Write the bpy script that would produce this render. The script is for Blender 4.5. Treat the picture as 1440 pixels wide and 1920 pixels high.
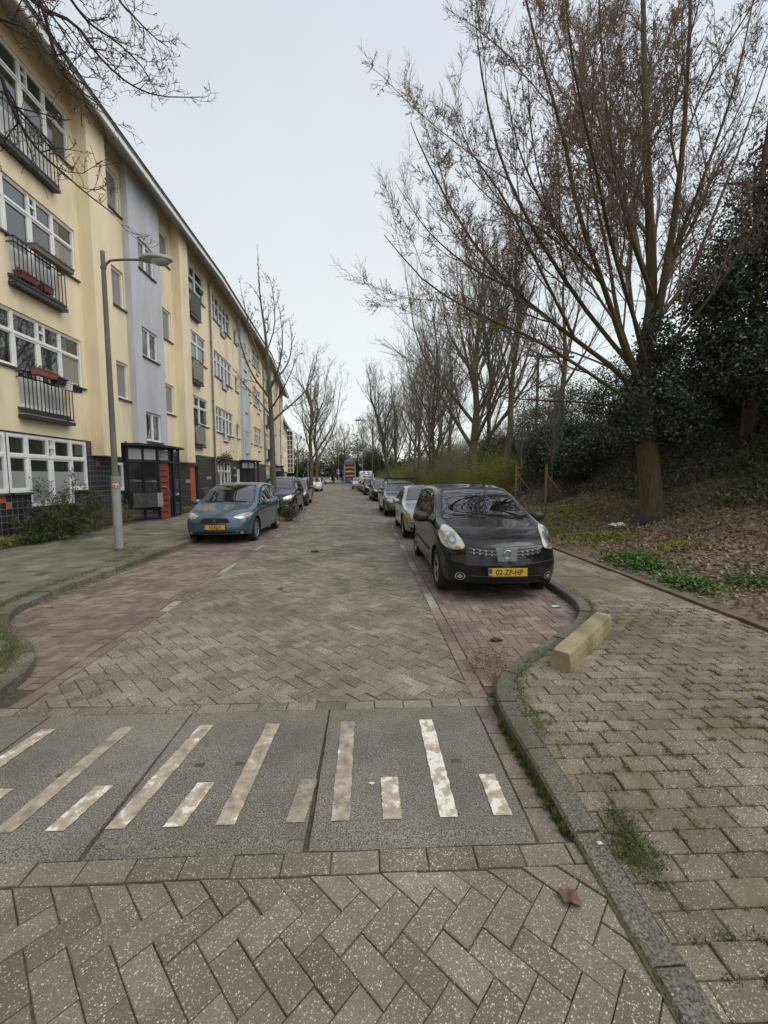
import bpy, bmesh, math, random
import numpy as np
from mathutils import Vector, Matrix
from mathutils.bvhtree import BVHTree
for _o in list(bpy.data.objects): bpy.data.objects.remove(_o, do_unlink=True)
C = bpy.context.scene.collection
R = np.random.default_rng(7); random.seed(7)
PI = math.pi
# ---------------------------------------------------------------- camera, sky, sun
sc = bpy.context.scene
cam = bpy.data.objects.new('camera', bpy.data.cameras.new('camera')); C.objects.link(cam)
cam.data.sensor_fit = 'HORIZONTAL'; cam.data.sensor_width = 36; cam.data.lens = 19.0
cam.data.clip_start = 0.05; cam.data.clip_end = 1000
cam.location = (0, 0, 1.68)
cam.rotation_euler = (PI/2 - math.atan(66/760), 0, -math.atan(32/760))
sc.camera = cam
world = bpy.data.worlds.new('World'); sc.world = world; world.use_nodes = True
nt = world.node_tree; nt.nodes.clear()
def N(t, ty, **kw):
    n = t.nodes.new(ty)
    for k, v in kw.items(): setattr(n, k, v)
    return n
SUN_EL, SUN_AZ = math.radians(56), math.radians(118)   # veiled sun high to the right, a little behind the viewer
sky = N(nt, 'ShaderNodeTexSky', sky_type='NISHITA', sun_disc=False, sun_elevation=SUN_EL, sun_rotation=SUN_AZ)
bg1 = N(nt, 'ShaderNodeBackground'); bg1.inputs[1].default_value = 0.05
nt.links.new(sky.outputs[0], bg1.inputs[0])
tc = N(nt, 'ShaderNodeTexCoord'); sx = N(nt, 'ShaderNodeSeparateXYZ'); nt.links.new(tc.outputs['Generated'], sx.inputs[0])
cr = N(nt, 'ShaderNodeValToRGB'); nt.links.new(sx.outputs[2], cr.inputs[0])
e = cr.color_ramp.elements
e[0].position = 0.0; e[0].color = (.50, .48, .41, 1); e[1].position = .85; e[1].color = (.455, .465, .47, 1)
m_ = e.new(.25); m_.color = (.525, .525, .47, 1)
nz = N(nt, 'ShaderNodeTexNoise'); nz.inputs['Scale'].default_value = 1.6; nz.inputs['Detail'].default_value = 5
nt.links.new(tc.outputs['Generated'], nz.inputs['Vector'])
mr = N(nt, 'ShaderNodeMapRange'); mr.inputs[1].default_value = .3; mr.inputs[2].default_value = .7; mr.inputs[3].default_value = .93; mr.inputs[4].default_value = 1.07
nt.links.new(nz.outputs[0], mr.inputs[0])
vm = N(nt, 'ShaderNodeVectorMath', operation='SCALE'); nt.links.new(cr.outputs[0], vm.inputs[0]); nt.links.new(mr.outputs[0], vm.inputs['Scale'])
bg2 = N(nt, 'ShaderNodeBackground'); bg2.inputs[1].default_value = 1.0; nt.links.new(vm.outputs[0], bg2.inputs[0])
ad = N(nt, 'ShaderNodeAddShader'); nt.links.new(bg1.outputs[0], ad.inputs[0]); nt.links.new(bg2.outputs[0], ad.inputs[1])
wo = N(nt, 'ShaderNodeOutputWorld'); nt.links.new(ad.outputs[0], wo.inputs[0])
sl = bpy.data.lights.new('sun', 'SUN'); sl.energy = 1.5; sl.angle = math.radians(60); sl.color = (1, .97, .92)
so = bpy.data.objects.new('sun', sl); C.objects.link(so)
so.rotation_euler = (PI/2 - SUN_EL, 0, PI - SUN_AZ)
sc.view_settings.view_transform = 'Standard'; sc.view_settings.look = 'None'
sc.view_settings.exposure = 0.44; sc.view_settings.gamma = 1.0
# ---------------------------------------------------------------- materials
MATS = {}
def newmat(name):
    m = bpy.data.materials.new(name); m.use_nodes = True; t = m.node_tree
    b = t.nodes['Principled BSDF']; MATS[name] = m
    return m, t, b
def c4(c): return (c[0], c[1], c[2], 1)
def pmat(name, c1, c2=None, scale=6., rough=.7, bump=.0, bscale=60., metal=0., coat=0., spec=.5, detail=4, lo=.35, hi=.65, stretch=None, c3=None, s3=.8):
    """two-tone noise material, object coordinates"""
    m, t, b = newmat(name)
    if c2 is None: c2 = tuple(x*.8 for x in c1)
    co = N(t, 'ShaderNodeTexCoord'); v = co.outputs['Object']
    if stretch:
        mp = N(t, 'ShaderNodeMapping'); mp.inputs['Scale'].default_value = stretch; t.links.new(v, mp.inputs[0]); v = mp.outputs[0]
    n = N(t, 'ShaderNodeTexNoise'); n.inputs['Scale'].default_value = scale; n.inputs['Detail'].default_value = detail; t.links.new(v, n.inputs['Vector'])
    r = N(t, 'ShaderNodeValToRGB'); r.color_ramp.elements[0].position = lo; r.color_ramp.elements[1].position = hi
    r.color_ramp.elements[0].color = c4(c1); r.color_ramp.elements[1].color = c4(c2); t.links.new(n.outputs[0], r.inputs[0])
    out = r.outputs[0]
    if c3 is not None:
        n3 = N(t, 'ShaderNodeTexNoise'); n3.inputs['Scale'].default_value = s3; n3.inputs['Detail'].default_value = 5; t.links.new(v, n3.inputs['Vector'])
        r3 = N(t, 'ShaderNodeMapRange'); r3.inputs[1].default_value = .5; r3.inputs[2].default_value = .68; t.links.new(n3.outputs[0], r3.inputs[0])
        mx = N(t, 'ShaderNodeMix', data_type='RGBA'); t.links.new(r3.outputs[0], mx.inputs[0]); t.links.new(out, mx.inputs[6]); mx.inputs[7].default_value = c4(c3); out = mx.outputs[2]
    t.links.new(out, b.inputs['Base Color'])
    b.inputs['Roughness'].default_value = rough; b.inputs['Metallic'].default_value = metal
    b.inputs['Coat Weight'].default_value = coat; b.inputs['Coat Roughness'].default_value = .04; b.inputs['Specular IOR Level'].default_value = spec
    if bump:
        nb = N(t, 'ShaderNodeTexNoise'); nb.inputs['Scale'].default_value = bscale; nb.inputs['Detail'].default_value = 3; t.links.new(v, nb.inputs['Vector'])
        bp = N(t, 'ShaderNodeBump'); bp.inputs['Strength'].default_value = bump; bp.inputs['Distance'].default_value = .01
        t.links.new(nb.outputs[0], bp.inputs['Height']); t.links.new(bp.outputs[0], b.inputs['Normal'])
    return m
def pavmat(name, ca, cb, chip=.35, chipcol=(.62, .57, .48), cscale=150., moss=(.07, .075, .03), mossamt=.5, grain=.25, red=None, rough=.72, fine=240.):
    """paving: per-stone tone from attribute 'rnd', aggregate chips, stains"""
    m, t, b = newmat(name); L = t.links.new
    co = N(t, 'ShaderNodeTexCoord'); v = co.outputs['Object']
    at = N(t, 'ShaderNodeAttribute', attribute_name='rnd')
    mx = N(t, 'ShaderNodeMix', data_type='RGBA'); L(at.outputs['Fac'], mx.inputs[0]); mx.inputs[6].default_value = c4(ca); mx.inputs[7].default_value = c4(cb); out = mx.outputs[2]
    g = N(t, 'ShaderNodeTexNoise'); g.inputs['Scale'].default_value = fine; g.inputs['Detail'].default_value = 3; L(v, g.inputs['Vector'])
    gr = N(t, 'ShaderNodeMapRange'); gr.inputs[1].default_value = .3; gr.inputs[2].default_value = .7; gr.inputs[3].default_value = 1-grain*1.6; gr.inputs[4].default_value = 1+grain*1.6; L(g.outputs[0], gr.inputs[0])
    sc_ = N(t, 'ShaderNodeVectorMath', operation='SCALE'); L(out, sc_.inputs[0]); L(gr.outputs[0], sc_.inputs['Scale']); out = sc_.outputs[0]
    big = N(t, 'ShaderNodeTexNoise'); big.inputs['Scale'].default_value = .9; big.inputs['Detail'].default_value = 7; big.inputs['Roughness'].default_value = .65; L(v, big.inputs['Vector'])
    br = N(t, 'ShaderNodeMapRange'); br.inputs[1].default_value = .3; br.inputs[2].default_value = .7; br.inputs[3].default_value = .58; br.inputs[4].default_value = 1.3; L(big.outputs[0], br.inputs[0])
    s2 = N(t, 'ShaderNodeVectorMath', operation='SCALE'); L(out, s2.inputs[0]); L(br.outputs[0], s2.inputs['Scale']); out = s2.outputs[0]
    if chip > 0:
        vo = N(t, 'ShaderNodeTexVoronoi', feature='F1'); vo.inputs['Scale'].default_value = cscale; vo.inputs['Randomness'].default_value = 1
        nw = N(t, 'ShaderNodeTexNoise'); nw.inputs['Scale'].default_value = 60; L(v, nw.inputs['Vector'])
        vd = N(t, 'ShaderNodeVectorMath', operation='MULTIPLY_ADD'); L(nw.outputs['Color'], vd.inputs[0]); vd.inputs[1].default_value = (.012, .012, .012); L(v, vd.inputs[2]); L(vd.outputs[0], vo.inputs['Vector'])
        sp = N(t, 'ShaderNodeSeparateColor'); L(vo.outputs['Color'], sp.inputs[0])
        rad = N(t, 'ShaderNodeMapRange'); rad.inputs[1].default_value = 1-chip; rad.inputs[2].default_value = 1; rad.inputs[3].default_value = .0; rad.inputs[4].default_value = .52; L(sp.outputs[0], rad.inputs[0])
        lt = N(t, 'ShaderNodeMath', operation='LESS_THAN'); rm_ = N(t, 'ShaderNodeMath', operation='MULTIPLY'); L(rad.outputs[0], rm_.inputs[0]); L(br.outputs[0], rm_.inputs[1]); L(vo.outputs['Distance'], lt.inputs[0]); L(rm_.outputs[0], lt.inputs[1])
        cm = N(t, 'ShaderNodeMix', data_type='RGBA'); L(sp.outputs[1], cm.inputs[0]); cm.inputs[6].default_value = c4(chipcol); cm.inputs[7].default_value = c4(tuple(x*.55 for x in chipcol))
        m2 = N(t, 'ShaderNodeMix', data_type='RGBA'); L(lt.outputs[0], m2.inputs[0]); L(out, m2.inputs[6]); L(cm.outputs[2], m2.inputs[7]); out = m2.outputs[2]
    if moss:
        mo = N(t, 'ShaderNodeTexNoise'); mo.inputs['Scale'].default_value = 2.3; mo.inputs['Detail'].default_value = 9; mo.inputs['Roughness'].default_value = .7; L(v, mo.inputs['Vector'])
        ml = N(t, 'ShaderNodeMapRange'); ml.inputs[1].default_value = .44; ml.inputs[2].default_value = .7; ml.inputs[4].default_value = mossamt; L(mo.outputs[0], ml.inputs[0])
        m3 = N(t, 'ShaderNodeMix', data_type='RGBA'); L(ml.outputs[0], m3.inputs[0]); L(out, m3.inputs[6]); m3.inputs[7].default_value = c4(moss); out = m3.outputs[2]
    L(out, b.inputs['Base Color']); b.inputs['Roughness'].default_value = rough; b.inputs['Specular IOR Level'].default_value = .5
    bp = N(t, 'ShaderNodeBump'); bp.inputs['Strength'].default_value = .5; bp.inputs['Distance'].default_value = .003; L(g.outputs[0], bp.inputs['Height']); L(bp.outputs[0], b.inputs['Normal'])
    return m
def tilemat(name, base, mortar, tw, th, accent=None, acc_amt=.02, rough=.35):
    """wall tiles in object space: u = object Y, v = object Z"""
    m, t, b = newmat(name); L = t.links.new
    co = N(t, 'ShaderNodeTexCoord'); s = N(t, 'ShaderNodeSeparateXYZ'); L(co.outputs['Object'], s.inputs[0])
    cb = N(t, 'ShaderNodeCombineXYZ'); L(s.outputs[1], cb.inputs[0]); L(s.outputs[2], cb.inputs[1])
    bk = N(t, 'ShaderNodeTexBrick'); bk.offset = 0.0; bk.inputs['Scale'].default_value = 1; bk.inputs['Brick Width'].default_value = tw; bk.inputs['Row Height'].default_value = th
    bk.inputs['Mortar Size'].default_value = .0045; bk.inputs['Color1'].default_value = c4(base); bk.inputs['Color2'].default_value = c4(tuple(x*1.5 for x in base)); bk.inputs['Mortar'].default_value = c4(mortar)
    L(cb.outputs[0], bk.inputs['Vector']); out = bk.outputs[0]
    if accent:
        sn = N(t, 'ShaderNodeVectorMath', operation='SNAP'); sn.inputs[1].default_value = (tw, th, 1); L(cb.outputs[0], sn.inputs[0])
        wn = N(t, 'ShaderNodeTexWhiteNoise', noise_dimensions='3D'); L(sn.outputs[0], wn.inputs[0])
        lt = N(t, 'ShaderNodeMath', operation='LESS_THAN'); L(wn.outputs[0], lt.inputs[0]); lt.inputs[1].default_value = acc_amt
        inv = N(t, 'ShaderNodeMath', operation='SUBTRACT'); inv.inputs[0].default_value = 1; L(bk.outputs['Fac'], inv.inputs[1])
        mu = N(t, 'ShaderNodeMath', operation='MULTIPLY'); L(lt.outputs[0], mu.inputs[0]); L(inv.outputs[0], mu.inputs[1])
        mx = N(t, 'ShaderNodeMix', data_type='RGBA'); L(mu.outputs[0], mx.inputs[0]); L(out, mx.inputs[6]); mx.inputs[7].default_value = c4(accent); out = mx.outputs[2]
    L(out, b.inputs['Base Color'])
    rr = N(t, 'ShaderNodeMapRange'); rr.inputs[3].default_value = rough; rr.inputs[4].default_value = .9; L(bk.outputs['Fac'], rr.inputs[0]); L(rr.outputs[0], b.inputs['Roughness'])
    bp = N(t, 'ShaderNodeBump'); bp.invert = True; bp.inputs['Strength'].default_value = .6; bp.inputs['Distance'].default_value = .004; L(bk.outputs['Fac'], bp.inputs['Height']); L(bp.outputs[0], b.inputs['Normal'])
    return m
def leafmat(name, ca, cb, cc=None, rough=.45, trans=.15, spec=.5):
    m, t, b = newmat(name); L = t.links.new
    at = N(t, 'ShaderNodeAttribute', attribute_name='rnd')
    r = N(t, 'ShaderNodeValToRGB'); L(at.outputs['Fac'], r.inputs[0])
    r.color_ramp.elements[0].color = c4(ca); r.color_ramp.elements[1].color = c4(cc or cb)
    if cc: q = r.color_ramp.elements.new(.55); q.color = c4(cb)
    L(r.outputs[0], b.inputs['Base Color']); b.inputs['Roughness'].default_value = rough; b.inputs['Specular IOR Level'].default_value = spec
    if trans:
        tl = N(t, 'ShaderNodeBsdfTranslucent'); L(r.outputs[0], tl.inputs[0]); mxs = N(t, 'ShaderNodeMixShader'); mxs.inputs[0].default_value = trans
        o = t.nodes['Material Output']; L(b.outputs[0], mxs.inputs[1]); L(tl.outputs[0], mxs.inputs[2]); L(mxs.outputs[0], o.inputs[0])
    return m
# ---------------------------------------------------------------- objects
def tag(o, label=None, cat=None, group=None, kind=None):
    if label: o['label'] = label
    if cat: o['category'] = cat
    if group: o['group'] = group
    if kind: o['kind'] = kind
    return o
def thing(name, label, cat, loc=(0, 0, 0), rz=0, group=None):
    o = bpy.data.objects.new(name, None); C.objects.link(o); o.empty_display_size = .2
    o.location = loc; o.rotation_euler = (0, 0, rz); return tag(o, label, cat, group)
def mesh_np(name, V, F, mats, parent=None, smooth=False, rnd=None, fmat=None, loc=None):
    """V (n,3); F list/array of faces (array = all the same arity)"""
    me = bpy.data.meshes.new(name)
    if isinstance(F, np.ndarray):
        k = F.shape[1]; nf = len(F)
        me.vertices.add(len(V)); me.vertices.foreach_set('co', np.asarray(V, np.float32).ravel())
        me.loops.add(nf*k); me.loops.foreach_set('vertex_index', F.astype(np.int32).ravel())
        me.polygons.add(nf); me.polygons.foreach_set('loop_start', (np.arange(nf)*k).astype(np.int32))
        me.update(calc_edges=True)
    else:
        me.from_pydata([tuple(p) for p in V], [], F); me.update()
    if not isinstance(mats, (list, tuple)): mats = [mats]
    for m in mats: me.materials.append(m)
    if fmat is not None: me.polygons.foreach_set('material_index', np.asarray(fmat, np.int32))
    if rnd is not None:
        a = me.attributes.new('rnd', 'FLOAT', 'FACE'); a.data.foreach_set('value', np.asarray(rnd, np.float32))
    if smooth is True: me.polygons.foreach_set('use_smooth', np.ones(len(me.polygons), bool))
    o = bpy.data.objects.new(name, me); C.objects.link(o)
    if parent is not None: o.parent = parent
    if loc is not None: o.location = loc
    return o
class MB:
    def __init__(s, M=None): s.v = []; s.f = []; s.m = []; s.sm = []; s.M = M or Matrix.Identity(4); s.mi = 0
    def add(s, vs, fs, smooth=False):
        b = len(s.v)
        s.v += [tuple(s.M @ Vector(p)) for p in vs]
        for f in fs: s.f.append([b+i for i in f]); s.m.append(s.mi); s.sm.append(smooth)
    def box(s, x0, x1, y0, y1, z0, z1, bev=0):
        if x1 < x0: x0, x1 = x1, x0
        if y1 < y0: y0, y1 = y1, y0
        if z1 < z0: z0, z1 = z1, z0
        if bev:
            bm = bmesh.new(); bmesh.ops.create_cube(bm, size=1)
            for v in bm.verts: v.co = Vector(((x0+x1)/2+v.co.x*(x1-x0), (y0+y1)/2+v.co.y*(y1-y0), (z0+z1)/2+v.co.z*(z1-z0)))
            bmesh.ops.bevel(bm, geom=bm.edges[:]+bm.verts[:], offset=bev, segments=2, affect='EDGES', profile=.5)
            bm.verts.ensure_lookup_table()
            s.add([v.co for v in bm.verts], [[v.index for v in f.verts] for f in bm.faces]); bm.free(); return
        s.add([(x0,y0,z0),(x1,y0,z0),(x1,y1,z0),(x0,y1,z0),(x0,y0,z1),(x1,y0,z1),(x1,y1,z1),(x0,y1,z1)],
              [(0,3,2,1),(4,5,6,7),(0,1,5,4),(1,2,6,5),(2,3,7,6),(3,0,4,7)])
    def cyl(s, p0, p1, r0, r1=None, n=12, caps=True, smooth=True):
        r1 = r0 if r1 is None else r1
        p0, p1 = Vector(p0), Vector(p1); d = (p1-p0).normalized(); a = d.orthogonal().normalized(); b = d.cross(a)
        vs = [p+(a*math.cos(2*PI*i/n)+b*math.sin(2*PI*i/n))*r for p, r in ((p0, r0), (p1, r1)) for i in range(n)]
        s.add(vs, [(i, (i+1) % n, n+(i+1) % n, n+i) for i in range(n)], smooth)
        if caps:
            s.add(vs[:n], [list(range(n))[::-1]]); s.add(vs[n:], [list(range(n))])
    def tube(s, pts, rad, n=8, smooth=True):
        pts = [Vector(p) for p in pts]
        if not hasattr(rad, '__len__'): rad = [rad]*len(pts)
        ref = None; rings = []
        for i, p in enumerate(pts):
            d = (pts[min(i+1, len(pts)-1)]-pts[max(i-1, 0)]).normalized()
            a = d.orthogonal().normalized() if ref is None else (ref-d*ref.dot(d)).normalized()
            ref = a; b = d.cross(a)
            rings += [p+(a*math.cos(2*PI*k/n)+b*math.sin(2*PI*k/n))*rad[i] for k in range(n)]
        fs = [(i*n+k, i*n+(k+1) % n, (i+1)*n+(k+1) % n, (i+1)*n+k) for i in range(len(pts)-1) for k in range(n)]
        s.add(rings, fs, smooth); s.add(rings[:n], [list(range(n))[::-1]]); s.add(rings[-n:], [list(range(n))])
    def prism(s, poly, a0, a1, axis='z'):
        """poly 2D extruded along axis"""
        n = len(poly)
        def P(p, a): return {'z': (p[0], p[1], a), 'y': (p[0], a, p[1]), 'x': (a, p[0], p[1])}[axis]
        vs = [P(p, a0) for p in poly]+[P(p, a1) for p in poly]
        s.add(vs, [list(range(n))[::-1], list(range(n, 2*n))]+[(i, (i+1) % n, n+(i+1) % n, n+i) for i in range(n)])
    def lathe(s, prof, n=24, axis=(0, 0, 1), o=(0, 0, 0)):
        ax = Vector(axis).normalized(); a = ax.orthogonal().normalized(); b = ax.cross(a); o = Vector(o)
        vs = [o+ax*z+(a*math.cos(2*PI*k/n)+b*math.sin(2*PI*k/n))*r for r, z in prof for k in range(n)]
        s.add(vs, [(i*n+k, i*n+(k+1) % n, (i+1)*n+(k+1) % n, (i+1)*n+k) for i in range(len(prof)-1) for k in range(n)], True)
    def build(s, name, mat, parent=None, fix=True):
        me = bpy.data.meshes.new(name); me.from_pydata(s.v, [], s.f)
        for m in (mat if isinstance(mat, (list, tuple)) else [mat]): me.materials.append(m)
        me.polygons.foreach_set('material_index', s.m); me.polygons.foreach_set('use_smooth', s.sm); me.update()
        if fix:
            bm = bmesh.new(); bm.from_mesh(me); bmesh.ops.recalc_face_normals(bm, faces=bm.faces[:]); bm.to_mesh(me); bm.free()
        o = bpy.data.objects.new(name, me); C.objects.link(o)
        if parent is not None: o.parent = parent
        return o
def copy_tree(o, parent=None):
    c = o.copy(); C.objects.link(c)
    if parent is not None: c.parent = parent
    for ch in list(o.children): copy_tree(ch, c)
    return c
def text_mesh(name, txt, size, mat, parent, M, extrude=.001, align='CENTER', sx=1.0):
    cu = bpy.data.curves.new(name, 'FONT'); cu.body = txt; cu.size = size; cu.extrude = extrude; cu.align_x = align; cu.align_y = 'CENTER'; cu.offset = size*.012
    ob = bpy.data.objects.new(name+'_src', cu); C.objects.link(ob); dg = bpy.context.evaluated_depsgraph_get(); dg.update()
    me = bpy.data.meshes.new_from_object(ob.evaluated_get(dg)); bpy.data.objects.remove(ob, do_unlink=True)
    me.transform(M @ Matrix.Diagonal((sx, 1, 1, 1))); me.materials.clear(); me.materials.append(mat); me.name = name
    o = bpy.data.objects.new(name, me); C.objects.link(o); o.parent = parent; return o
# ---------------------------------------------------------------- street geometry
def cxo(Y):
    """sideways offset of the street axis (it bends gently left beyond 15 m)"""
    Y = np.asarray(Y, float)
    q = np.clip(Y-15, 0, 6); r = -.065*(q*q/12) - .065*np.clip(Y-21, 0, None)
    return r - .05*np.clip(Y-75, 0, None)
def hd(Y): return math.atan(float(cxo(Y+.5)-cxo(Y-.5)))   # dX per dY
# ---------------------------------------------------------------- ground materials
M_road = pavmat('road_pavers', (.135, .116, .084), (.235, .203, .152), chip=.68, mossamt=.55, moss=(.095, .082, .055))
M_red = pavmat('red_pavers', (.155, .115, .098), (.26, .205, .17), chip=0, mossamt=.45, moss=(.06, .055, .04), grain=.18, fine=90)
M_path = pavmat('path_pavers', (.135, .113, .078), (.225, .190, .132), chip=.68, mossamt=.9, moss=(.10, .088, .034))
M_tile = pavmat('pavement_tiles', (.13, .125, .095), (.19, .18, .14), chip=0, mossamt=.8, moss=(.075, .075, .035), grain=.2, fine=120)
M_slab = pavmat('slab_concrete', (.140, .126, .104), (.17, .155, .128), chip=.6, cscale=210, chipcol=(.46, .42, .36), mossamt=.45, moss=(.085, .076, .058), grain=.62, fine=150)
M_kerb = pavmat('kerb_concrete', (.105, .093, .073), (.16, .145, .115), chip=.15, cscale=130, chipcol=(.35, .33, .28), mossamt=.9, moss=(.06, .06, .034), grain=.55, fine=110)
M_gut = pavmat('gutter_pavers', (.15, .118, .092), (.20, .165, .13), chip=.5, mossamt=.5, moss=(.06, .055, .03))
M_joint = pmat('joint_sand', (.045, .036, .025), (.08, .066, .046), scale=30, rough=.95)
M_jmoss = pmat('joint_moss', (.055, .046, .02), (.12, .11, .035), scale=14, rough=.95, bump=.8, bscale=200)
M_soil = pmat('bank_soil', (.10, .074, .048), (.19, .145, .098), scale=9, rough=.95, bump=1, bscale=30, c3=(.055, .06, .022), s3=.7)
M_bed = pmat('bed_soil', (.03, .022, .015), (.06, .045, .03), scale=12, rough=.95, bump=1, bscale=40)
M_fill = pmat('wide_ground', (.08, .08, .05), (.12, .11, .08), scale=.4, rough=.95)
# white paint, worn away in flakes: yellow-brown underlay shows through
def paintmat():
    m, t, b = newmat('worn_paint'); L = t.links.new
    co = N(t, 'ShaderNodeTexCoord'); v = co.outputs['Object']
    n = N(t, 'ShaderNodeTexNoise'); n.inputs['Scale'].default_value = 13; n.inputs['Detail'].default_value = 12; n.inputs['Roughness'].default_value = .74; L(v, n.inputs['Vector'])
    at = N(t, 'ShaderNodeAttribute', attribute_name='rnd')
    s = N(t, 'ShaderNodeMath', operation='ADD'); L(n.outputs[0], s.inputs[0]); L(at.outputs['Fac'], s.inputs[1])
    r = N(t, 'ShaderNodeValToRGB'); L(s.outputs[0], r.inputs[0]); el = r.color_ramp.elements
    el[0].position = .40; el[0].color = (.20, .175, .14, 1); el[1].position = .66; el[1].color = (.66, .64, .58, 1)
    for p, c in ((.45, (.30, .27, .215)), (.48, (.27, .245, .20)), (.52, (.40, .30, .19)), (.545, (.36, .33, .27)), (.60, (.43, .37, .26)), (.615, (.64, .62, .56))): q = el.new(p); q.color = c4(c)
    L(r.outputs[0], b.inputs['Base Color']); b.inputs['Roughness'].default_value = .8
    return m
M_paint = paintmat()
M_white = pmat('white_marker', (.22, .205, .175), (.34, .325, .28), scale=14, rough=.8)
# ---------------------------------------------------------------- stone laying
def clip_poly(P, keep):
    """clip convex polygon by half-planes [(nx,ny,c)]: keep nx*x+ny*y<=c"""
    for nx, ny, c in keep:
        out = []; n = len(P)
        for i in range(n):
            a, b = P[i], P[(i+1) % n]; da = nx*a[0]+ny*a[1]-c; db = nx*b[0]+ny*b[1]-c
            if da <= 0: out.append(a)
            if da*db < 0: k = da/(da-db); out.append((a[0]+(b[0]-a[0])*k, a[1]+(b[1]-a[1])*k))
        P = out
        if len(P) < 3: return None
    return P
def lay(name, polys, mat, zfun=None, warp=True, jit=.0022, tilt=.012, rise=0., gap=.0022, bev=.003, depth=.03, z0=0.):
    V = []; F = []; RN = []
    for P in polys:
        if P is None or len(P) < 3: continue
        ar = 0
        for i in range(len(P)):
            a, b = P[i], P[(i+1) % len(P)]; ar += a[0]*b[1]-b[0]*a[1]
        if abs(ar) < .0012: continue
        if ar < 0: P = P[::-1]
        n = len(P); cx = sum(p[0] for p in P)/n; cy = sum(p[1] for p in P)/n
        rr = random.random()**1.3; h = random.gauss(0, jit); tx = random.gauss(0, tilt); ty = random.gauss(0, tilt)
        b0 = len(V); size = math.sqrt(abs(ar)/2)
        for (ins, dz) in ((gap, -depth), (gap, -bev), (gap+bev, 0)):
            for p in P:
                dx, dy = p[0]-cx, p[1]-cy; L = math.hypot(dx, dy) or 1; k = 1-ins*1.5/L
                x, y = cx+dx*k, cy+dy*k
                z = z0+(zfun(x, y) if zfun else 0)+h+(tx*dx+ty*dy)+dz+rise
                V.append((x+(float(cxo(y)) if warp and y > 15 else 0), y, z))
        F.append([b0+2*n+i for i in range(n)]); RN.append(rr)
        for k in (0, 1):
            for i in range(n):
                F.append([b0+k*n+i, b0+k*n+(i+1) % n, b0+(k+1)*n+(i+1) % n, b0+(k+1)*n+i]); RN.append(rr*.8)
    o = mesh_np(name, V, F, mat, rnd=RN); tag(o, kind='structure'); return o
def herring(x0, x1, y0, y1, W, ang, keep=None, ox=0, oy=0):
    ca, sa = math.cos(ang), math.sin(ang); D = max(x1-x0, y1-y0)/W*1.5+6; mx, my = (x0+x1)/2+ox, (y0+y1)/2+oy; out = []
    n = int(D)
    for a in range(-n, n+1):
        for b in range(-n//2-2, n//2+3):
            bx, by = a*1+b*2, -a+b*2
            for (qx, qy, w, h) in ((0, 0, 2, 1), (2, 0, 1, 2)):
                c = [(bx+qx, by+qy), (bx+qx+w, by+qy), (bx+qx+w, by+qy+h), (bx+qx, by+qy+h)]
                ccx = (bx+qx+w/2)*W; ccy = (by+qy+h/2)*W
                X = mx+ccx*ca-ccy*sa; Y = my+ccx*sa+ccy*ca
                if X < x0-.2 or X > x1+.2 or Y < y0-.2 or Y > y1+.2: continue
                P = [(mx+(p[0]*ca-p[1]*sa)*W, my+(p[0]*sa+p[1]*ca)*W) for p in c]
                P = clip_poly(P, [(-1, 0, -x0), (1, 0, x1), (0, -1, -y0), (0, 1, y1)]+([k(X, Y) for k in keep] if keep else []))
                if P: out.append(P)
    return out
def bond(x0, x1, y0, y1, lx, ly, keep=None, shift=.5, wob=0):
    out = []; j = 0; y = y0
    while y < y1-1e-6:
        x = x0-lx*((j*shift) % 1)-lx
        while x < x1:
            P = [(x, y), (x+lx, y), (x+lx, y+ly), (x, y+ly)]
            P = clip_poly(P, [(-1, 0, -x0), (1, 0, x1), (0, 1, y1)]+([k(x+lx/2, y+ly/2) for k in keep] if keep else []))
            if P: out.append(P)
            x += lx
        y += ly; j += 1
    return out
# kerb lines (outer road-side edge), x as function on curved stretches
KR = [(.95, .2), (.955, 1.0), (.95, 1.6), (.92, 2.1), (.90, 2.5), (.93, 2.85), (1.06, 3.12), (1.27, 3.33), (1.70, 3.72), (2.15, 4.12), (2.48, 4.52), (2.66, 4.95), (2.71, 5.5), (2.72, 6.5)] + [(2.72, y) for y in range(8, 76, 2)]
KL = [(-2.74, .3), (-2.72, 2.3), (-2.73, 3.0), (-2.86, 3.5), (-3.2, 3.92), (-3.7, 4.3), (-4.1, 4.66), (-4.33, 5.1), (-4.41, 5.8), (-4.41, 7)] + [(-4.41, y) for y in range(9, 76, 2)]
def smooth_line(P, n=3):
    for _ in range(n):
        Q = [P[0]]
        for a, b in zip(P[:-1], P[1:]):
            if math.dist(a, b) > 1.2 or (a[1] > 7): Q += [b] if a[1] > 7 else [(a[0]*.75+b[0]*.25, a[1]*.75+b[1]*.25), (a[0]*.25+b[0]*.75, a[1]*.25+b[1]*.75)]
            else: Q += [(a[0]*.75+b[0]*.25, a[1]*.75+b[1]*.25), (a[0]*.25+b[0]*.75, a[1]*.25+b[1]*.75)]
        Q.append(P[-1]); P = Q
    return P
KRs, KLs = smooth_line(KR), smooth_line(KL)
def zwalk_r(x, y): # dropped kerb at the near end
    t = min(1, max(0, (y-1.35)/1.0)); t = t*t*(3-2*t); return .012+.09*t
def zwalk_l(x, y): return .10
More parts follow.
